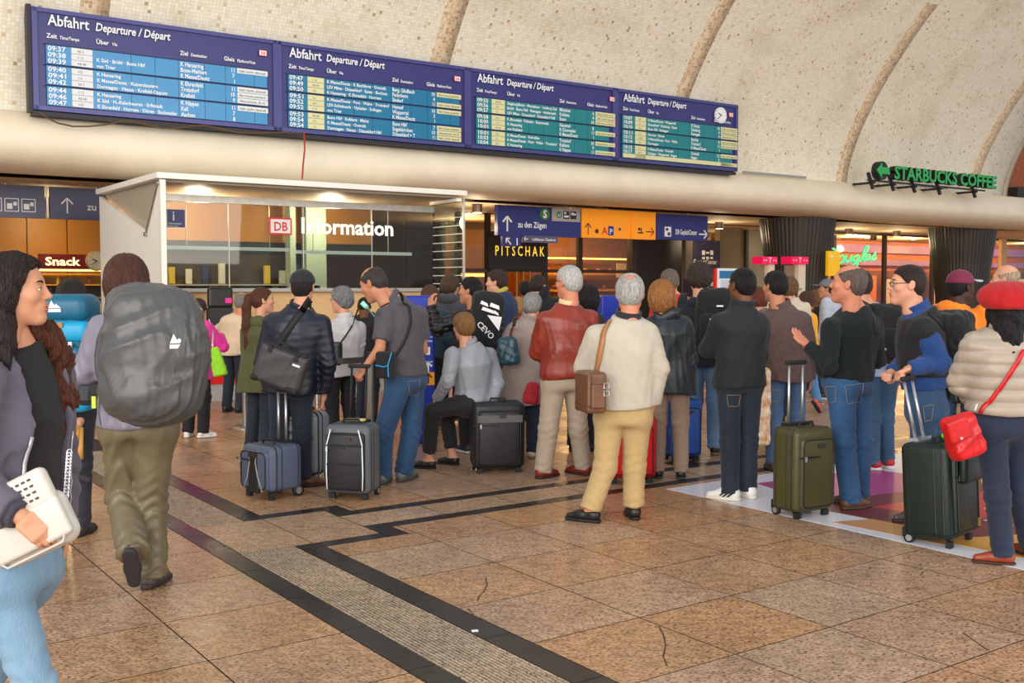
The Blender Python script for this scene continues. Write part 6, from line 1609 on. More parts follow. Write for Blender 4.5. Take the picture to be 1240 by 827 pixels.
person('blond', 'small blond person beside the taupe coat', 12.5, 628, 358, 10, head=(627, 372), female=True, skin='fair', hair=('bob', (212, 152, 84)), res=1.3, top_m=cloth((156, 56, 44)), hem=.5, leg_m=NVY, shoes=('dress', (30, 30, 30), (20, 20, 20)), far=True)
person('darkone', 'black-haired person in a black jacket under the gold lettered panel', 14.2, 636, 341, 0, skin='brown', hair=('crop', (20, 17, 17)), res=1.5, top_m=cloth((34, 40, 52)), hem=.5, leg_m=BLK, shoes=('dress', (26, 26, 26), (20, 20, 20)), far=True)
person('darktwo', 'brown-haired person in black hooded jacket behind the grey-haired taupe coat', 13.3, 655, 331, 10, head=(652, 346), hyaw=30, skin='fair', hair=('short', (58, 44, 38)), res=1.3, top_m=BLK, hem=.5, hood=BLK, leg_m=BLK, shoes=('dress', (26, 26, 26), (20, 20, 20)), far=True)
person('farlong', 'far person with long light brown hair looking to the left beside the dark column', 15.6, 990, 349, -60, head=(988, 361), hyaw=-76, female=True, skin='fair', hair=('long', (142, 96, 60)), res=1.5, top_m=BLK, hem=.48, leg_m=NVY, shoes=('dress', (40, 40, 40), (30, 30, 30)), far=True)
person('farcap', 'far person in pale grey jacket and grey cap beside the dark column', 14.8, 1003, 335, -50, head=(1001, 350), hyaw=-70, skin='tan', hair=('short', (60, 50, 46)), res=1.4, top_m=cloth((176, 182, 196)), hem=.48, loose=.03, leg_m=LJ, shoes=('sneaker', (60, 60, 70), (210, 210, 210)), far=True)
person('auburn', 'auburn-haired person between the black jacket and the plum jacket', 11.6, 919, 349, 10, head=(918, 362), female=True, skin='fair', hair=('bob', (120, 56, 38)), res=1.4, top_m=cloth((110, 96, 90)), hem=.48, leg_m=BLK, shoes=('dress', (26, 26, 26), (20, 20, 20)), far=True)
person('curly', 'person with light brown curls behind the plum wool jacket', 12.4, 956, 336, 20, head=(956, 350), female=True, skin='fair', hair=('perm', (128, 92, 64)), res=1.4, top_m=cloth((206, 190, 168)), hem=.48, leg_m=NVY, shoes=('dress', (26, 26, 26), (20, 20, 20)), far=True)
person('farleft', 'far brown-haired person between the teal backpack and the grey covered backpack', 13.2, 114, 355, 40, head=(113, 369), hyaw=60, skin='fair', hair=('short', (76, 50, 36)), res=1.4, top_m=cloth((146, 80, 56)), hem=.48, leg_m=NVY, shoes=None, far=True)
person('running', 'person walking away in blue jeans and orange and navy sneakers behind the olive suitcase handle', 13.4, 972, 362, 62, H=1.5, female=True, skin='fair', hair=('bob', (90, 60, 44)), res=1.4, pose={'kr': (984, 462, 0), 'ar': (990, 486, -.2), 'kl': (968, 465, .1), 'al': (966, 494, .1)}, top_m=cloth((246, 168, 30)), hem=.46, leg_m=cloth((66, 112, 156), 'denim'), shoes=('sneaker', (232, 92, 40), (40, 52, 84)), footyaw={'r': 62, 'pr': -50}, far=True)
# ------------------------------------------------------------------ clothing extras: hero jacket, hats, glasses, pockets
def torso_axes(key):
    p = PEOPLE[key]; J = p['J']; u = (J['neck'] - J['pelvis']).normalized(); r = (J['sr'] - J['sl']); r = (r - u * r.dot(u)).normalized(); return u, r, u.cross(r)
def hero_jacket():
    p = PEOPLE['hero']; J = {k: q - p['root'] for k, q in p['J'].items()}; s = p['s']
    m = cloth((94, 89, 103), 'cotton'); u, r, fwd = torso_axes('hero'); un, rn, fn_ = V3(u), V3(r), V3(fwd)
    pts = np.array([tuple(J[k]) for k in ('sl', 'sr', 'el', 'er', 'wl', 'wr', 'neck', 'pelvis')]); lo = pts.min(0) - .2; hi = pts.max(0) + .2
    tf, l0, h0, _, _ = torso_fn(J['pelvis'], J['neck'], J['hr'] - J['hl'], J['sr'] - J['sl'], PROF_F, s, 1.04, .036)
    gT = Grid(lo, hi, .0075); gT.add(tf, np.minimum(l0, lo), h0, 0)
    for a in 'lr':
        gA = Grid(lo, hi, .0075); S_, E_, W_ = J['s' + a], J['e' + a], J['w' + a]; d = (W_ - E_).normalized()
        gA.cone(S_, E_, .078, .07, 0); gA.cone(E_, W_, .072, .058, .02); ek = V3(E_)
        gA.disp(lambda P: -.008 * np.exp(-((np.linalg.norm(P - ek, axis=-1)) / .13) ** 2) * np.sin((P @ V3(d)) * 80 + 2 * np.sin(P[..., 0] * 35)))
        wv, dv = V3(W_), V3(d); gA.cut(lambda P: np.where(np.linalg.norm(P - wv, axis=-1) < .13, (P - wv) @ dv + .03, -9), 0); gT.F = smin(gT.F, gA.F, .04)
    gT.disp(lambda P: folds(P, 9, .007))
    pz = V3(J['pelvis']); nk = V3(J['neck'])
    # open front: a wedge that widens towards the hem, and a hollow inside
    def wedge(P):
        q = P - pz; x = q @ rn; y = q @ fn_; t = q @ un
        return np.maximum(np.abs(x - .0) - (.100 + .03 * np.clip((.45 - t) / .6, 0, 1)), -(y - .02))
    gT.add(wedge, lo, hi, .006, sub=True)
    gT.cut(lambda P: -((P - pz) @ un) + .06, .008)
    gT.cut(lambda P: np.where(np.linalg.norm(P - nk, axis=-1) < .14, ((P - nk) @ un) - .035, -9), .008)
    gT.cone(nk - un * .03, nk + un * .14, .066, .075, .012, sub=True)
    v, f = gT.nets(); o = obj_np('jacket', v, f, m, p['body']); p['jacket'] = o
    # cuff, zip edges, collar
    for a in 'r':
        S_, E_, W_ = J['s' + a], J['e' + a], J['w' + a]; d = (W_ - E_).normalized()
        g = Grid(np.array(W_) - .13, np.array(W_) + .13, .006); g.cone(W_ - d * .075, W_ + d * .0, .05, .043, 0); wv, dv = V3(W_), V3(d)
        g.cut(lambda P: np.abs((P - wv) @ dv + .04) - .034, .006); g.disp(lambda P: .0012 * np.sin(np.arctan2((P - wv)[..., 2], (P - wv)[..., 1]) * 40)); v, f = g.nets()
        obj_np('cuff', v, f, cloth((66, 63, 76), 'wool'), o)
    g = Grid(nk - .16, nk + .16, .007)
    def colf(P):
        q = P - nk; t = q @ un; x = q @ rn; y = q @ fn_; rr = np.sqrt(x * x + (y + .01) ** 2)
        f = np.maximum(np.abs(rr - .082 - .06 * np.maximum(0, .03 - t)) - .011, np.abs(t - .035) - .035)
        return smax(f, y - .035, .008)
    g.add(colf, nk - .14, nk + .14, 0); v, f = g.nets(); obj_np('collar', v, f, cloth((58, 54, 62), 'wool'), o)
    t = bvh(o)
    for sx in (-1, 1):
        P, Nn = [], []
        for q in np.linspace(0, 1, 16):
            tt = .42 - .42 * q; x = sx * (.112 + .03 * min(1, max(0, (.45 - tt) / .6)))
            w = p['J']['pelvis'] + u * tt + r * x + fwd * .25
            c, n_, _, _ = t.ray_cast(w, -fwd)
            if c: P.append(c + n_ * .003); Nn.append(n_)
        if len(P) > 3:
            ob = MB().ribbon(P, Nn, .012, .004).build('zip', mat('zip_silver', (196, 192, 200), .35, .5), o, True); ob.location = -p['root']
hero_jacket()
# the far side of the long hair falling over the hero's shoulder
def hero_lock():
    p = PEOPLE['hero']; q = [np.array(W(x, y, Y) - p['root'], dtype=f32) for x, y, Y in ((34, 388, 3.46), (56, 406, 3.52), (70, 440, 3.54), (76, 480, 3.53), (72, 515, 3.52), (64, 545, 3.50))]
    lo = np.min(q, 0) - .1; hi = np.max(q, 0) + .1; g = Grid(lo, hi, .0042); rr = [.045, .048, .042, .040, .032, .010]
    for i in range(5): g.cone(q[i], q[i + 1], rr[i], rr[i + 1], .03)
    def f(P):
        d = P - q[0]; w = np.sin(d[..., 0] * 210 + 3.0 * np.sin(d[..., 2] * 24)) * .6 + np.sin(d[..., 0] * 95 + d[..., 1] * 160 + 2.4 * np.sin(d[..., 2] * 31 + 1)) * .8
        return .006 * w + .007 * np.sin(d[..., 2] * 42 + d[..., 0] * 30)
    g.disp(f); v, fc = g.nets(); obj_np('hair_lock', v, fc, hair_mat((98, 52, 32)), p['body'])
hero_lock()

def head_piece(key, name, m, build, parent=None):
    p = PEOPLE[key]; v, f = build(); return obj_np(name, (np.asarray(v) * p['hs']) @ p['HR'].T + p['hb'], f, m, parent or p['body'])
def cap_mesh(brim=None, beret=False, h=.006):
    g = Grid((-.2, -.2, -.03), (.2, .24, .22), h)
    if beret:
        g.ell((0, -.045, .072), (.165, .158, .085), 0, R=np.array(Matrix.Rotation(.30, 3, 'X') @ Matrix.Rotation(-.05, 3, 'Y'))); g.ell((0, -.02, .04), (.096, .112, .06), .03)
        g.disp(lambda P: -.006 * np.abs(np.sin(np.arctan2(P[..., 0], P[..., 1]) * 7)) * np.clip(np.hypot(P[..., 0], P[..., 1]) / .12, 0, 1)); g.cone((0, -.05, .135), (0, -.055, .155), .006, .004, .006)
        g.cut(lambda P: -.0 - P[..., 2], .006)
    else:
        g.ell((0, -.014, .04), (.093, .112, .098), 0); g.cut(lambda P: .028 - P[..., 2] + np.where(P[..., 1] > 0, P[..., 1] * .25, P[..., 1] * -.05), .004)
        g.disp(lambda P: -.0015 * (np.abs(np.sin(np.arctan2(P[..., 0], P[..., 1]) * 3)) < .08)); g.ell((0, -.014, .139), (.008, .008, .005), .003)
    return g.nets()
def brim_mesh(): 
    g = Grid((-.12, .0, -.0), (.12, .24, .12), .006); g.add(lambda P: d_ell(P, (0, .10, .062), (.082, .095, .3)), (-.1, 0, 0), (.1, .22, .12), 0)
    g.cut(lambda P: np.abs(P[..., 2] - .060 - (P[..., 1] - .1) * -.05 + 2.2 * P[..., 0] ** 2) - .0045, .003); g.cut(lambda P: .075 - P[..., 1], .003); return g.nets()
head_piece('cap', 'cap', cloth((30, 28, 32)), cap_mesh)
c2 = head_piece('cap2', 'cap', cloth((118, 30, 58)), cap_mesh); head_piece('cap2', 'brim', mat('brim_grey', (186, 186, 190), .6), brim_mesh, c2)
head_piece('beret', 'beret', cloth((176, 6, 10)), lambda: cap_mesh(beret=True))
c3 = head_piece('farcap', 'cap', cloth((108, 108, 116)), cap_mesh); head_piece('farcap', 'brim', mat('brim_dark', (90, 90, 98), .6), brim_mesh, c3)
def glasses(key, m, th=.0022):
    p = PEOPLE[key]; mb = MB(); R = p['HR']
    def T(q): return Vector((np.array(q, dtype=f32) * p['hs']) @ R.T + p['hb'])
    for s in (-1, 1):
        pts = [T((s * .033 + .021 * math.cos(t), .099 - .010 * abs(math.cos(t)) * (s * math.cos(t) > 0), .005 + .015 * math.sin(t))) for t in np.linspace(0, 2 * math.pi, 17)[:-1]]
        mb.tube(pts, th, 6, closed=True); mb.tube([T((s * .054, .088, .010)), T((s * .078, .03, .012)), T((s * .082, -.008, .014)), T((s * .083, -.03, .0))], th, 6)
    mb.tube([T((-.012, .101, .008)), T((0, .104, .011)), T((.012, .101, .008))], th, 6)
    o = mb.build('eyeglasses', m, p['body'], True); return o
for k in ('glasses', 'leather', 'silver'): glasses(k, mat('spectacle_dark', (40, 34, 32), .3))

def pocket(key, pix, m=None, part='trousers'):
    """a stitched back pocket laid on the trousers at four pixels"""
    p = PEOPLE[key]; o = p[part]; C4 = [hit(o, *q) for q in pix]
    if any(c[0] is None for c in C4): return
    mb = MB(); n = 5
    P = [[None] * n for _ in range(n)]
    for i in range(n):
        for j in range(n):
            a, b = i / (n - 1), j / (n - 1)
            px = (pix[0][0] * (1 - a) + pix[1][0] * a) * (1 - b) + (pix[3][0] * (1 - a) + pix[2][0] * a) * b; py = (pix[0][1] * (1 - a) + pix[1][1] * a) * (1 - b) + (pix[3][1] * (1 - a) + pix[2][1] * a) * b
            c = hit(o, px, py)
            if c[0] is None: return
            P[i][j] = c[0] + c[1] * .004 - p['root']
    vs = [P[i][j] for i in range(n) for j in range(n)]; mb.add(vs, [(i * n + j, (i + 1) * n + j, (i + 1) * n + j + 1, i * n + j + 1) for i in range(n - 1) for j in range(n - 1)])
    ob = mb.build('back_pocket', m or o.data.materials[0], o, True)
    edge = [P[0][j] for j in range(n)][::-1] + [P[i][0] for i in range(1, n)] + [P[n - 1][j] for j in range(1, n)] + [P[i][n - 1] for i in range(n - 2, 0, -1)]
    MB().tube([e + Vector((0, -.001, 0)) for e in edge], .0022, 4, closed=True).build('stitching', mat('stitch_tan', (150, 126, 96), .8), ob)
pocket('bald', [(1023, 467), (1045, 464), (1043, 486), (1026, 489)])
pocket('bald', [(1000, 468), (1012, 468), (1012, 486), (1003, 488)])
pocket('stripes', [(880, 478), (896, 478), (894, 492), (882, 492)])
pocket('polo', [(494, 462), (508, 460), (506, 478), (496, 480)])
pocket('plum', [(932, 472), (945, 472), (944, 486), (934, 486)])
pocket('glasses', [(1118, 492), (1130, 490), (1128, 508), (1120, 510)])

# ------------------------------------------------------------------ suitcases
M_chrome = mat('chrome', (206, 206, 208), .32, .85); M_rub = mat('rubber_black', (26, 26, 28), .7)
def suitcase(label, px, py, w, d, h, th, m, trim, style='soft', handle=None, lean=0.0, wheel_r=.032, group='wheeled suitcases of the queue'):
    g = G(px, py); o = empty('suitcase', g, math.radians(th)); tag(o, label, 'suitcase', group)
    Rm = Matrix.Rotation(lean, 4, 'X')
    z0 = wheel_r * 1.3
    def put(mb, name, mt, par=None, smooth=False):
        if lean: mb.xf(Rm)
        return mb.build(name, mt, par or o, smooth)
    body = put(MB().rbox((0, 0, z0 + (h - z0) / 2), (w, d, h - z0), .045 if style != 'hard' else .06, seg=4), 'shell', m, None, True)
    pk = put(MB().rbox((0, -d / 2 - .002, z0 + (h - z0) * .47), (w * .84, .05, (h - z0) * .84), .024, seg=3), 'front_pocket', trim if style == 'frame' else m, None, True)
    # raised zips and piping around the front and the pocket
    def loop(x, z, ww, hh, y, r, name, mt):
        c = .04; pts = []
        for sx, sz, a0 in ((1, 1, 0), (-1, 1, 90), (-1, -1, 180), (1, -1, 270)):
            for k in range(4):
                a = math.radians(a0 + k * 30); pts.append((x + sx * (ww / 2 - c) + c * math.cos(a), y, z + sz * (hh / 2 - c) + c * math.sin(a)))
        return put(MB().tube(pts, r, 6, closed=True), name, mt)
    zc = z0 + (h - z0) / 2
    loop(0, zc, w * .985, (h - z0) * .985, -d / 2 + .05, .007, 'zip', mat('zip_black', (24, 24, 24), .5))
    loop(0, zc, w * .985, (h - z0) * .985, -d / 2 + .10, .006, 'zip', MATS['zip_black'])
    loop(0, zc, w * .985, (h - z0) * .985, d / 2 - .05, .007, 'piping', trim)
    loop(0, z0 + (h - z0) * .47, w * .80, (h - z0) * .80, -d / 2 - .027, .005, 'pocket_zip', MATS['zip_black'])
    zp = MB().box((-w * .26, -d / 2 - .034, zc + .16 * h), (w * .5, .008, .010)); put(zp, 'pocket_slit', MATS['zip_black'])
    zp = MB().box((-w * .38, -d / 2 - .042, zc + .145 * h), (.014, .01, .034)); zp.box((-w * .47, -d / 2 + .05, zc - .02), (.02, .02, .05)); put(zp, 'zip_pull', M_chrome)
    lb = MB().box((w * .05, -d / 2 - .034, zc + .28 * h), (.06, .008, .026)); put(lb, 'badge', mat('badge_dark', (44, 42, 40), .4))
    ch = MB().tube([(-.07, -d * .1, h - .006), (-.06, -d * .1, h + .03), (.06, -d * .1, h + .03), (.07, -d * .1, h - .006)], .010, 8); put(ch, 'carry_handle', M_rub)
    for sx in (-1, 1):
        for sy in ((d / 2 - .03,) if style != 'hard' else (d / 2 - .04, -d / 2 + .04)):
            wh = MB().cyl((sx * (w / 2 - .03) - .014, sy, wheel_r), (sx * (w / 2 - .03) + .014, sy, wheel_r), wheel_r, n=18)
            wo = wh.build('wheel', M_rub, o, True); hb_ = MB()
            hb_.cyl((sx * (w / 2 - .03) - .016, sy, wheel_r), (sx * (w / 2 - .03) + .016, sy, wheel_r), wheel_r * .62, n=12); hb_.build('hub', M_chrome, wo)
        MB().box((sx * (w / 2 - .05), -d / 2 + .04, z0 / 2), (.05, .03, z0)).build('foot', M_rub, o)
    pl = MB().box((0, d / 2 - .02, z0 + .03), (w * .9, .06, .06)); put(pl, 'base_plate', M_rub)
    if handle:
        hx, hz, hw = handle
        M_ = Rm
        for sx in (-1, 1): put(MB().cyl((sx * hw / 2, d / 2 - .05, h - .02), (sx * hw / 2 + hx[0], d / 2 - .05 + hx[1], hz - .015), .011, .009, 10), 'handle_tube', M_rub if style == 'frame' else M_chrome, None, True)
        put(MB().rbox((hx[0], d / 2 - .05 + hx[1], hz), (hw + .06, .035, .032), .012), 'handle_grip', M_rub)
        put(MB().box((0, d / 2 - .05, h + .004), (hw + .08, .06, .03)), 'handle_base', M_chrome if style == 'silver' else M_rub)
    return o
OLV = cloth((72, 68, 36), 'nylon'); DGR = cloth((20, 34, 26), 'nylon'); SLATE = cloth((84, 94, 116), 'nylon'); CHAR = cloth((34, 33, 35), 'nylon')
sc_olive = suitcase('olive green soft suitcase with extended handle on the floor poster', 971, 623, .36, .25, .62, 30, OLV, cloth((30, 30, 24)), handle=((0, .0), 1.06, .13))
sc_dark = suitcase('dark green suitcase with brass zip pulls, green ribbon and extended silver handle', 1139, 655, .40, .31, .63, 46, DGR, cloth((16, 24, 20)), handle=((-.03, .05), 1.02, .12), lean=-.06, style='silver')
MB().rbox((0.03, -.02, .665), (.12, .05, .03), .014).build('green_ribbon', mat('ribbon_green', (60, 230, 30), .6), sc_dark); 
pk2 = MB().rbox((0, -.185, .50), (.33, .06, .2), .03, seg=3).build('upper_pocket', DGR, sc_dark, True)
for z in (.14, .4): MB().box((.09, -.20, z), (.016, .012, .05)).build('zip_pull', mat('brass_pull', (200, 160, 80), .3, .8), sc_dark)
sc_slate = suitcase('small slate blue wheeled cabin case with silver handle tubes', 330, 600, .37, .30, .40, -40, SLATE, cloth((40, 44, 56)), handle=((0, .0), .80, .09), wheel_r=.045)
for sx in (-1, 1): MB().tube([(sx * .05, -.172, .36), (sx * .035, -.18, .28), (sx * .06, -.18, .18), (sx * .11, -.178, .07)], .005, 8).build('curved_trim', M_sgl, sc_slate, True)
MB().rbox((0, -.166, .2), (.12, .03, .31), .012).build('centre_panel', CHAR, sc_slate)
sc_black = suitcase('black suitcase with grey frame and white piping held by the man in grey polo', 428, 601, .36, .27, .56, -14, cloth((92, 98, 102), 'nylon'), CHAR, style='frame', handle=((.0, .05), .98, .12))
for sx in (-1, 1): MB().tube([(sx * .11, -.166, .53), (sx * .14, -.168, .42), (sx * .145, -.168, .2), (sx * .14, -.166, .08)], .005, 8).build('white_piping', M_wht, sc_black, True)
for z in (.27, .41): MB().box((0, -.168, z), (.28, .012, .012)).build('seam', M_rub, sc_black)
MB().rbox((.02, 0, .585), (.16, .05, .02), .008).build('ribbon_bow', mat('ribbon_cream', (196, 190, 120), .6), sc_black)
sc_seat = suitcase('large black suitcase with grey band that the blond person sits on', 602, 570, .44, .28, .60, 10, CHAR, cloth((44, 43, 46)), handle=None)
MB().box((0, -.17, .47), (.38, .012, .06)).build('grey_band', cloth((96, 92, 92)), sc_seat)
MB().rbox((-.19, .09, .64), (.05, .05, .1), .015).build('handle_grip', M_rub, sc_seat)
sc_red = suitcase('bright red suitcase standing behind the cream jacket legs', 762, 583, .40, .26, .54, 6, cloth((200, 12, 20), 'nylon'), cloth((120, 14, 18)), wheel_r=.036)
sc_hard = suitcase('grey hard shell suitcase half hidden behind the man with black cap', 376, 578, .30, .24, .56, -30, mat('hard_grey', (126, 132, 140), .35), M_rub, style='hard')
sc_blue = suitcase('blue suitcase beside the jeans of the tall person with a rucksack', 826, 557, .30, .24, .56, 12, cloth((34, 84, 170), 'nylon'), cloth((24, 50, 100)))

# ------------------------------------------------------------------ bags and backpacks
def soft_bag(name, cat, label, c, size, m, yaw=0.0, roll=0.0, tilt=0.0, amp=.006, r=.04, h=.0085, taper=0.0, seed=1, group=None, extra=None):
    w, d, hh = size; R = np.array(Matrix.Rotation(math.radians(yaw), 3, 'Z') @ Matrix.Rotation(math.radians(tilt), 3, 'X') @ Matrix.Rotation(math.radians(roll), 3, 'Y'), dtype=f32)
    g = Grid((-w * .75, -d * .9, -hh * .75), (w * .75, d * .9, hh * .75), h)
    def fn(P):
        k = 1 + taper * P[..., 2:3] / hh * 2
        Q = np.concatenate([P[..., :1] / k, P[..., 1:2] / k, P[..., 2:3]], -1); return d_box(Q, (0, 0, 0), (w, d, hh), r)
    g.add(fn, (-w * .7, -d * .8, -hh * .6), (w * .7, d * .8, hh * .6), 0)
    if extra: extra(g)
    g.disp(lambda P: folds(P, seed, amp, 1.6)); v, f = g.nets()
    o = empty(name, c); tag(o, label, cat, group); b = obj_np('bag_body', v @ R.T, f, m, o)
    def L(q): return Vector(R @ np.array(q, dtype=f32))
    def piece(nm, mb, mt, par=None, smooth=False):
        mb.v = [tuple(L(q)) for q in mb.v]; return mb.build(nm, mt, par or o, smooth)
    return o, b, L, piece
def logo_mark(mb, x, y, z, s):
    mb.poly([(x - .5 * s, y, z - .1 * s), (x - .25 * s, y, z + .5 * s), (x + .0 * s, y, z + .1 * s), (x + .12 * s, y, z + .22 * s), (x + .5 * s, y, z - .1 * s)]); mb.box((x, y, z - .3 * s), (s, .003, s * .26))
# grey rain-covered pack
p = PEOPLE['cover']; cc_ = W(186, 428, 5.5 - .34)
def ex(g):
    g.ell((0.01, -.03, -.02), (.27, .20, .30), .06); g.ell((-.03, .0, .24), (.20, .15, .10), .06); g.ell((.02, -.05, -.20), (.22, .20, .14), .08)
gc = cloth((80, 80, 80), 'nylon'); gc.node_tree.nodes['Principled BSDF'].inputs['Roughness'].default_value = .34
o, b, L, piece = soft_bag('backpack', 'backpack', 'huge backpack under a crinkled grey rain cover', cc_, (.44, .30, .60), gc, yaw=4, roll=4, amp=.009, r=.12, h=.009, seed=12, extra=ex)
b.name = 'rain_cover'
t = bvh(b); c, n_ = hit(b, 214, 414); mb = MB(); logo_mark(mb, 0, 0, 0, .075); M4 = Matrix.Translation(c + n_ * .006 - o.location) @ Matrix.Rotation(math.atan2(n_.x, -n_.y), 4, 'Z'); mb.xf(M4); mb.build('white_logo', M_wht, o)
mb = MB().box((0, 0, 0), (.08, .03, .05)); mb.xf(Matrix.Translation(W(122, 472, 5.25) - o.location)); mb.build('hip_belt', M_rub, o)
mb = MB().box((0, 0, 0), (.03, .02, .04)); mb.xf(Matrix.Translation(W(126, 473, 5.2) - o.location)); mb.build('buckle', M_chrome, o)
mb = MB().tube([W(120, 478, 5.25) - o.location, W(119, 500, 5.24) - o.location, W(122, 516, 5.25) - o.location], .006, 6); mb.build('loose_strap', mat('strap_grey', (110, 112, 124), .7), o)
ob = MB().rbox((0, 0, 0), (.10, .06, .11), .03).build('belt_pouch', 0 or cloth((40, 44, 54), 'nylon'), o); ob.location = W(104, 478, 5.36) - o.location
ob = MB().box((0, 0, 0), (.02, .015, .06)).build('neon_tag', mat('neon_tag', (200, 230, 40), .5), o); ob.location = W(114, 487, 5.3) - o.location
# teal pack
TL, TD = cloth((18, 150, 196), 'nylon'), cloth((12, 92, 122), 'nylon')
o, b, L, piece = soft_bag('backpack', 'backpack', 'tall teal and turquoise trekking backpack with dark lid', W(86, 432, 6.48), (.30, .24, .66), TD, amp=.006, r=.07, seed=3)
piece('lid', MB().rbox((0, -.01, .30), (.31, .27, .17), .06, seg=4), TD, None, True); piece('upper_band', MB().rbox((0, -.015, .16), (.315, .27, .13), .04, seg=3), TL, None, True)
piece('front_pocket', MB().rbox((0, -.10, -.07), (.24, .1, .30), .04, seg=3), TD, None, True); piece('bottom_band', MB().rbox((0, -.02, -.27), (.30, .26, .12), .045, seg=3), TL, None, True)
mb = MB(); logo_mark(mb, -.03, -.15, .31, .075); piece('white_logo', mb, M_wht)
mb = MB().box((.06, -.155, .04), (.022, .006, .12)); piece('grey_strap', mb, mat('strap_pale', (196, 200, 204), .6)); mb = MB().box((0, -.156, .2), (.035, .006, .03)); piece('leather_tab', mb, mat('tab_tan', (170, 110, 60), .6))
# wooden walking sticks in the hand of the hidden hiker
o = MB().tube([W(96, 516, 6.56), W(92, 536, 6.52), W(90, 552, 6.5), W(88, 568, 6.5)], [.012, .016, .03, .012], 8); o.tube([W(99, 518, 6.56), W(98, 540, 6.52), W(96, 556, 6.5)], [.012, .015, .026], 8)
tag(o.build('walking_stick', mat('stick_wood', (196, 140, 70), .6, noise=.2, nscale=20), None, True), 'tan wooden stick handles held by the hiker in black', 'walking stick')
o = MB().rbox((0, 0, 0), (.14, .03, .05), .015).build('belt_loop', M_rub, None, True); o.location = W(98, 578, 6.5); o.rotation_euler.y = .4; tag(o, 'black strap bundle dangling below the wooden stick handles', 'strap')
# black rucksack of the tall person
o, b, L, piece = soft_bag('backpack', 'backpack', 'black rucksack with white marks on the tall person in pale jeans', W(866, 386, 9.70), (.36, .22, .56), BLK, yaw=-14, amp=.009, r=.09, taper=-.1, seed=8)
piece('front_pocket', MB().rbox((0, -.11, -.08), (.26, .1, .26), .04, seg=3), BLK, None, True); mb = MB().box((.05, -.16, .12), (.06, .006, .014)); mb.box((-.02, -.165, -.0), (.04, .006, .012)); piece('white_mark', mb, M_wht)
strap(PEOPLE['hoodie']['top'], [(842, 372), (846, 388), (848, 410)], .05, STRAPM, parent=o, name='shoulder_strap')
# lettered rucksack
o, b, L, piece = soft_bag('backpack', 'backpack', 'black rucksack printed with white letters and shapes', W(588, 388, 9.75), (.30, .2, .54), BLK, yaw=16, roll=8, amp=.006, r=.08, seed=4)
mb = MB()
for i, (x, z, w_, h_) in enumerate(((-.06, .16, .08, .03), (.04, .15, .10, .035), (-.02, .105, .12, .03), (.06, .09, .06, .025))): mb.poly([(x - w_ / 2, -.108, z - h_ / 2), (x + w_ / 2, -.108, z - h_ / 2 - .02), (x + w_ / 2 - .01, -.108, z + h_ / 2 - .02), (x - w_ / 2 + .01, -.108, z + h_ / 2)])
mb.poly([(-.02, -.108, .05), (.11, -.108, -.08), (.12, -.108, .05)])
put_text(mb, 'CEVO', (-.11, -.109, -.05), (.8, 0, -.6), (.6, 0, .8), .075, .015, 0, 1.0, 0); piece('white_print', mb, M_wht)
# black backpack of the person in the pale shirt
o, b, L, piece = soft_bag('backpack', 'backpack', 'black backpack on the pale blue shirt behind the dark green sweater', W(1070, 404, 8.82), (.30, .2, .50), BLK, yaw=8, amp=.009, r=.08, seed=6)
piece('front_pocket', MB().rbox((0, -.10, -.07), (.22, .09, .24), .04, seg=3), BLK, None, True); mb = MB().cyl((-.1, -.1, .08), (-.1, -.115, .08), .012, n=10); mb.cyl((-.06, -.105, -.12), (-.06, -.155, -.12), .010, n=10); piece('snap', mb, M_chrome)
strap(PEOPLE['shirt']['top'], [(1042, 366), (1054, 372), (1064, 384), (1068, 398)], .045, STRAPM, parent=o, name='shoulder_strap')
strap(PEOPLE['bald']['top'], [(1048, 366), (1057, 385), (1060, 405)], .03, STRAPM, parent=o, name='thin_strap')
# black backpack of the person with glasses, with a bottle in the side pocket
o, b, L, piece = soft_bag('backpack', 'backpack', 'black backpack with bottle pocket on the person with glasses', W(1156, 430, 7.06), (.26, .26, .60), BLK, yaw=50, roll=-14, amp=.010, r=.08, seed=2)
piece('front_pocket', MB().rbox((.02, -.14, -.08), (.2, .1, .32), .04, seg=3), BLK, None, True)
strap(PEOPLE['glasses']['vest'], [(1116, 374), (1130, 384), (1142, 398), (1150, 412)], .06, STRAPM, parent=o, name='shoulder_strap')
bt = empty('water_bottle', W(1159, 488, 6.42)); tag(bt, 'dark water bottle with green label in the backpack side pocket', 'bottle')
MB().lathe([(.034, 0), (.036, .02), (.036, .15), (.03, .19), (.016, .215), (.016, .24)], 16).build('bottle_body', mat('bottle_dark', (26, 40, 46), .15), bt, True); MB().lathe([(.0365, .07), (.0365, .13)], 16).build('green_label', mat('label_green', (90, 130, 40), .5), bt, True); MB().lathe([(.018, .238), (.018, .262)], 12).build('cap', mat('cap_blue', (70, 130, 190), .4), bt)
# orange hoodie pack
o, b, L, piece = soft_bag('backpack', 'backpack', 'black backpack on the orange hooded jacket', W(1146, 404, 8.26), (.28, .18, .36), BLK, yaw=-24, amp=.006, r=.07, seed=7)
strap(PEOPLE['cap2']['top'], [(1172, 376), (1160, 382), (1150, 390)], .05, STRAPM, parent=o, name='shoulder_strap')
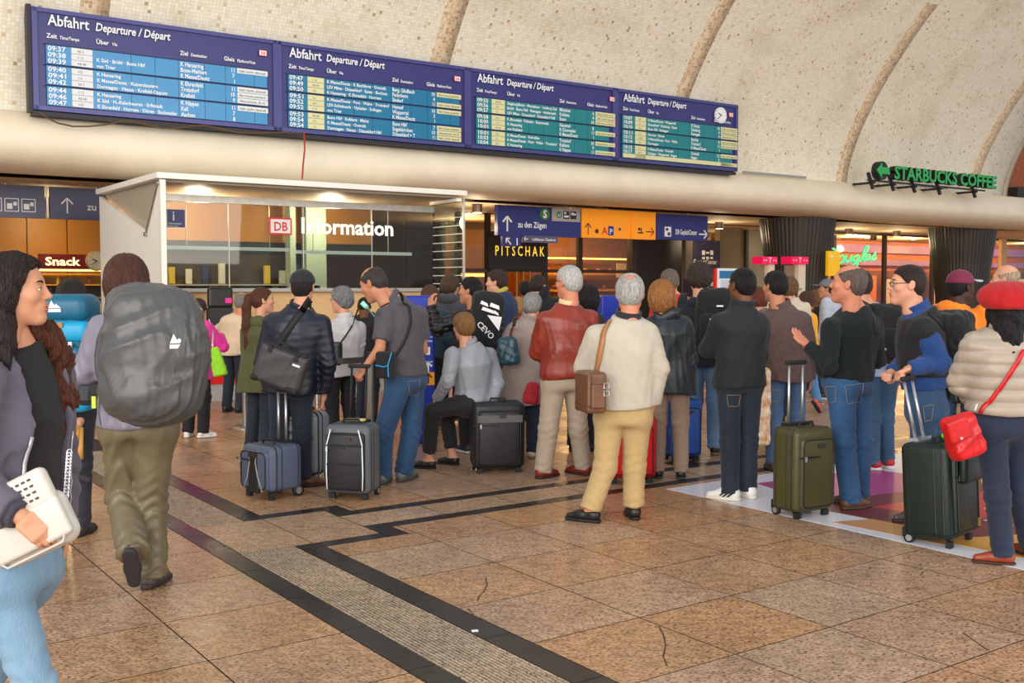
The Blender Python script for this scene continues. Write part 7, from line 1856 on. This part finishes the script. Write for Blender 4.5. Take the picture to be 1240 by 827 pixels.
# brown shoulder bag on the cream jacket
BR = cloth((112, 72, 48), 'leather')
o, b, L, piece = soft_bag('shoulder_bag', 'bag', 'brown leather shoulder bag hanging beside the cream jacket', W(715, 474, 6.94), (.14, .24, .27), BR, yaw=18, amp=.004, r=.025, h=.007, seed=3)
piece('front_flap', MB().rbox((-.06, -.02, .02), (.03, .23, .22), .012), BR); piece('side_pocket', MB().rbox((.0, -.13, -.02), (.1, .03, .16), .012), BR)
mb = MB()
for z in (.05, .0): mb.tube([(.05 + a * .018, -.15, z + b2 * .016) for a, b2 in ((-1, -1), (1, -1), (1, 1), (-1, 1))], .004, 6, closed=True)
piece('buckle', mb, M_chrome)
strap(PEOPLE['white']['top'], [(740, 388), (735, 396), (730, 415), (726, 436), (723, 452)], .04, cloth((172, 116, 70), 'leather'), parent=o, name='shoulder_strap', off=.01)
# black messenger bag
GB = cloth((66, 62, 64), 'nylon')
o, b, L, piece = soft_bag('messenger_bag', 'bag', 'dark grey messenger bag hanging across the navy jacket', W(340, 446, 8.02), (.38, .11, .29), GB, yaw=-4, roll=20, amp=.003, r=.03, h=.0075, seed=4)
piece('top_zip', MB().rbox((0, 0, .15), (.34, .07, .02), .008), M_rub); piece('carry_handle', MB().tube([(-.07, -.02, .15), (-.06, -.03, .19), (.06, -.03, .19), (.07, -.02, .15)], .010, 8), M_rub)
mb = MB().box((.12, -.062, .07), (.06, .004, .016)); piece('silver_badge', mb, M_chrome); piece('corner_patch', MB().rbox((.14, -.01, -.125), (.10, .115, .05), .02), M_rub); piece('corner_patch', MB().rbox((-.16, -.01, -.125), (.06, .115, .05), .02), M_rub)
mb = MB().box((-.11, -.05, .12), (.03, .03, .05)); mb.box((.10, -.05, .12), (.03, .03, .05)); piece('strap_clip', mb, M_rub)
strap(PEOPLE['cap']['top'], [(376, 362), (366, 376), (354, 392), (342, 410), (332, 426)], .055, STRAPM, parent=o, name='shoulder_strap')
# teal shoulder bag
o, b, L, piece = soft_bag('shoulder_bag', 'bag', 'teal shoulder bag with red-brown strap on the taupe coat', W(615, 425, 9.5), (.19, .10, .26), cloth((32, 74, 88), 'leather'), roll=-6, amp=.008, r=.045, taper=-.12, seed=2)
strap(PEOPLE['taupe']['top'], [(624, 384), (622, 396), (619, 408)], .03, cloth((130, 52, 40), 'leather'), parent=o, name='shoulder_strap')
# crossbody bag with cyan trim
o, b, L, piece = soft_bag('shoulder_bag', 'bag', 'small black crossbody bag with cyan trim under the grey polo shirt arm', W(467, 442, 8.2), (.15, .07, .21), BLK, yaw=-10, amp=.003, r=.02, h=.006, seed=2)
CYAN = mat('trim_cyan', (30, 150, 210), .5); piece('cyan_trim', MB().tube([(-.07, -.04, -.0), (.0, -.042, -.012), (.03, -.042, -.0), (.06, -.04, .1)], .005, 6), CYAN); piece('cyan_trim', MB().tube([(.03, -.042, -.0), (.035, -.042, -.09)], .005, 6), CYAN)
strap(PEOPLE['polo']['top'], [(484, 354), (494, 368), (497, 390), (490, 412), (478, 432)], .022, STRAPM, parent=o, name='shoulder_strap')
# black handbag of the silver-haired person
o, b, L, piece = soft_bag('shoulder_bag', 'bag', 'small black handbag on the white jacket of the silver-haired person', W(404, 428, 9.94), (.16, .08, .22), cloth((34, 30, 32), 'leather'), yaw=-16, amp=.003, r=.025, h=.007, seed=3)
mb = MB().cyl((-.03, -.045, .05), (-.03, -.055, .05), .014, n=12); piece('clasp', mb, M_chrome)
strap(PEOPLE['silver']['top'], [(434, 374), (428, 390), (420, 404), (410, 418)], .014, STRAPM, parent=o, name='shoulder_strap')
# red handbag
RD = cloth((206, 12, 18), 'leather')
o, b, L, piece = soft_bag('shoulder_bag', 'bag', 'bright red leather handbag hanging from a red strap by the beige quilted jacket', W(1166, 528, 5.72), (.185, .12, .24), RD, yaw=12, roll=-18, amp=.007, r=.035, h=.006, taper=-.06, seed=6)
piece('front_flap', MB().rbox((-.05, -.055, .06), (.13, .03, .12), .012), RD); mb = MB().cyl((-.06, -.07, .02), (-.06, -.08, .02), .008, n=10); mb.tube([(.09, -.03, .12), (.10, -.03, .135), (.112, -.03, .15)], .006, 6); piece('clasp', mb, M_chrome)
strap(PEOPLE['beret']['top'], [(1239, 424), (1226, 446), (1212, 468), (1196, 490), (1188, 499)], .024, RD, parent=o, name='shoulder_strap', off=.012)
# green bag
o, b, L, piece = soft_bag('shoulder_bag', 'bag', 'lime green cloth bag hanging on the pink hooded jacket', W(263, 438, 10.8), (.13, .06, .30), cloth((150, 214, 40)), roll=-14, amp=.006, r=.028, taper=-.2, seed=2)
strap(PEOPLE['pink']['top'], [(254, 388), (258, 402), (257, 420)], .02, mat('strap_white', (232, 226, 226), .7), parent=o, name='shoulder_strap')
# hero's white bag
WB = mat('bag_white', (204, 198, 188), .45, noise=.05, nscale=6, bump=.1, bscale=40)
o, b, L, piece = soft_bag('shoulder_bag', 'bag', 'white shoulder bag with perforated flap carried by the nearest person', W(42, 640, 3.20), (.27, .08, .17), WB, yaw=-8, roll=-26, amp=.002, r=.042, h=.0055, seed=2)
piece('front_flap', MB().rbox((.0, -.045, .0), (.285, .03, .125), .014, seg=4), WB, None, True); fl = piece('top_flap', MB().rbox((.035, -.035, .10), (.20, .05, .12), .022, seg=4), WB, None, True)
mb = MB()
for i in range(7):
    for j in range(4): mb.box((-.035 + .021 * i, -.061, .075 + .02 * j), (.011, .004, .006))
piece('perforation', mb, mat('lace_shadow', (70, 64, 62), .8))
piece('piping', MB().tube([(-.14, -.05, -.03), (-.10, -.052, -.075), (.10, -.052, -.075), (.14, -.05, -.03)], .0035, 6), WB)
mb = MB()
a_, b_ = W(80, 600, 3.2), W(84, 548, 3.28)
for k in range(14):
    q = a_.lerp(b_, k / 13) - o.location; t = [(q + Vector((.008 * math.cos(x), .004 * math.sin(x) if k % 2 else .008 * math.sin(x) * .3, .010 * math.sin(x)))) for x in np.linspace(0, 2 * math.pi, 9)[:-1]]; mb.tube(t, .0028, 5, closed=True)
mb.build('chain_strap', M_chrome, o, True)
# patterned tote, red cloth bag, paper
o, b, L, piece = soft_bag('tote_bag', 'bag', 'pale flowered tote bag between the dark jeans and the faded jeans', W(921, 492, 8.95), (.16, .12, .66), mat('tote_print', (226, 214, 188), .7, noise=.6, nscale=16, col2=(190, 120, 70)), amp=.006, r=.04, seed=2)
piece('strap', MB().tube([(-.02, 0, .3), (.0, .0, .5), (.03, .02, .62)], .012, 6), mat('tote_strap', (222, 190, 150), .7))
o, b, L, piece = soft_bag('tote_bag', 'bag', 'dark red cloth bag beside the red-brown leather jacket', W(644, 476, 9.25), (.13, .08, .20), cloth((150, 14, 30)), roll=10, amp=.010, r=.04, taper=-.15, seed=5)
o = MB().poly([(-.13, 0, -.02), (.10, 0, .05), (.14, .02, .02), (-.08, .02, -.06)], .003, (0, -1, .3)).build('paper_sheet', M_wht, None); o.location = W(468, 394, 12.1); tag(o, 'white paper sheet held by the person in the black striped shirt', 'paper')
ob = strap(PEOPLE['stoop']['top'], [(438, 366), (446, 374), (456, 386)], .035, mat('mint_stripe', (150, 226, 206), .6), name='mint_stripe'); ob.parent = PEOPLE['stoop']['body']; ob.matrix_parent_inverse = Matrix.Translation(-PEOPLE['stoop']['root'])
# white sneaker stripes
sh = PEOPLE['stripes']['shoel']; t = bvh(sh)
for k in range(3):
    pts = [hit(sh, 868 + 6 * k + q * 3.5, 602 - q * 2.2) for q in (0, 1, 2, 3)]
    pts = [(a, b2) for a, b2 in pts if a]
    if len(pts) > 1:
        mb = MB().ribbon([a + b2 * .001 for a, b2 in pts], [b2 for _, b2 in pts], .013, .002); q = mb.build('side_stripe', M_black, sh); q.location = -PEOPLE['stripes']['root']
o = MB().box((0, 0, .0015), (.03, .02, .003)).build('paper_scrap', M_wht, None); o.location = G(575, 764); o.rotation_euler.z = .3; tag(o, 'tiny white paper scrap lying on the tactile paving', 'litter')

# hairline cracks in the floor slabs
for pts in ([(588, 700), (590, 708), (586, 716), (580, 722), (578, 727)], [(798, 758), (804, 770), (806, 782), (803, 795), (808, 806)], [(566, 737), (572, 742), (574, 748)], [(1166, 766), (1180, 776), (1196, 787)]):
    q = [G(x, y, .0004) for x, y in pts]; mb = MB().ribbon(q, (0, 0, 1), .006, .0006)
    o = mb.build('crack', mat('crack_dark', (58, 42, 32), .8)); o.parent = floor; o.matrix_parent_inverse = Matrix.Rotation(-RA, 4, 'Z')
for o in bpy.data.objects:
    if o.name.split('.')[0] in ('lettering', 'pictogram', 'emblem', 'white_print', 'perforation', 'lettering_face', 'lettering_body') and o.parent: o['kind'] = 'stuff'
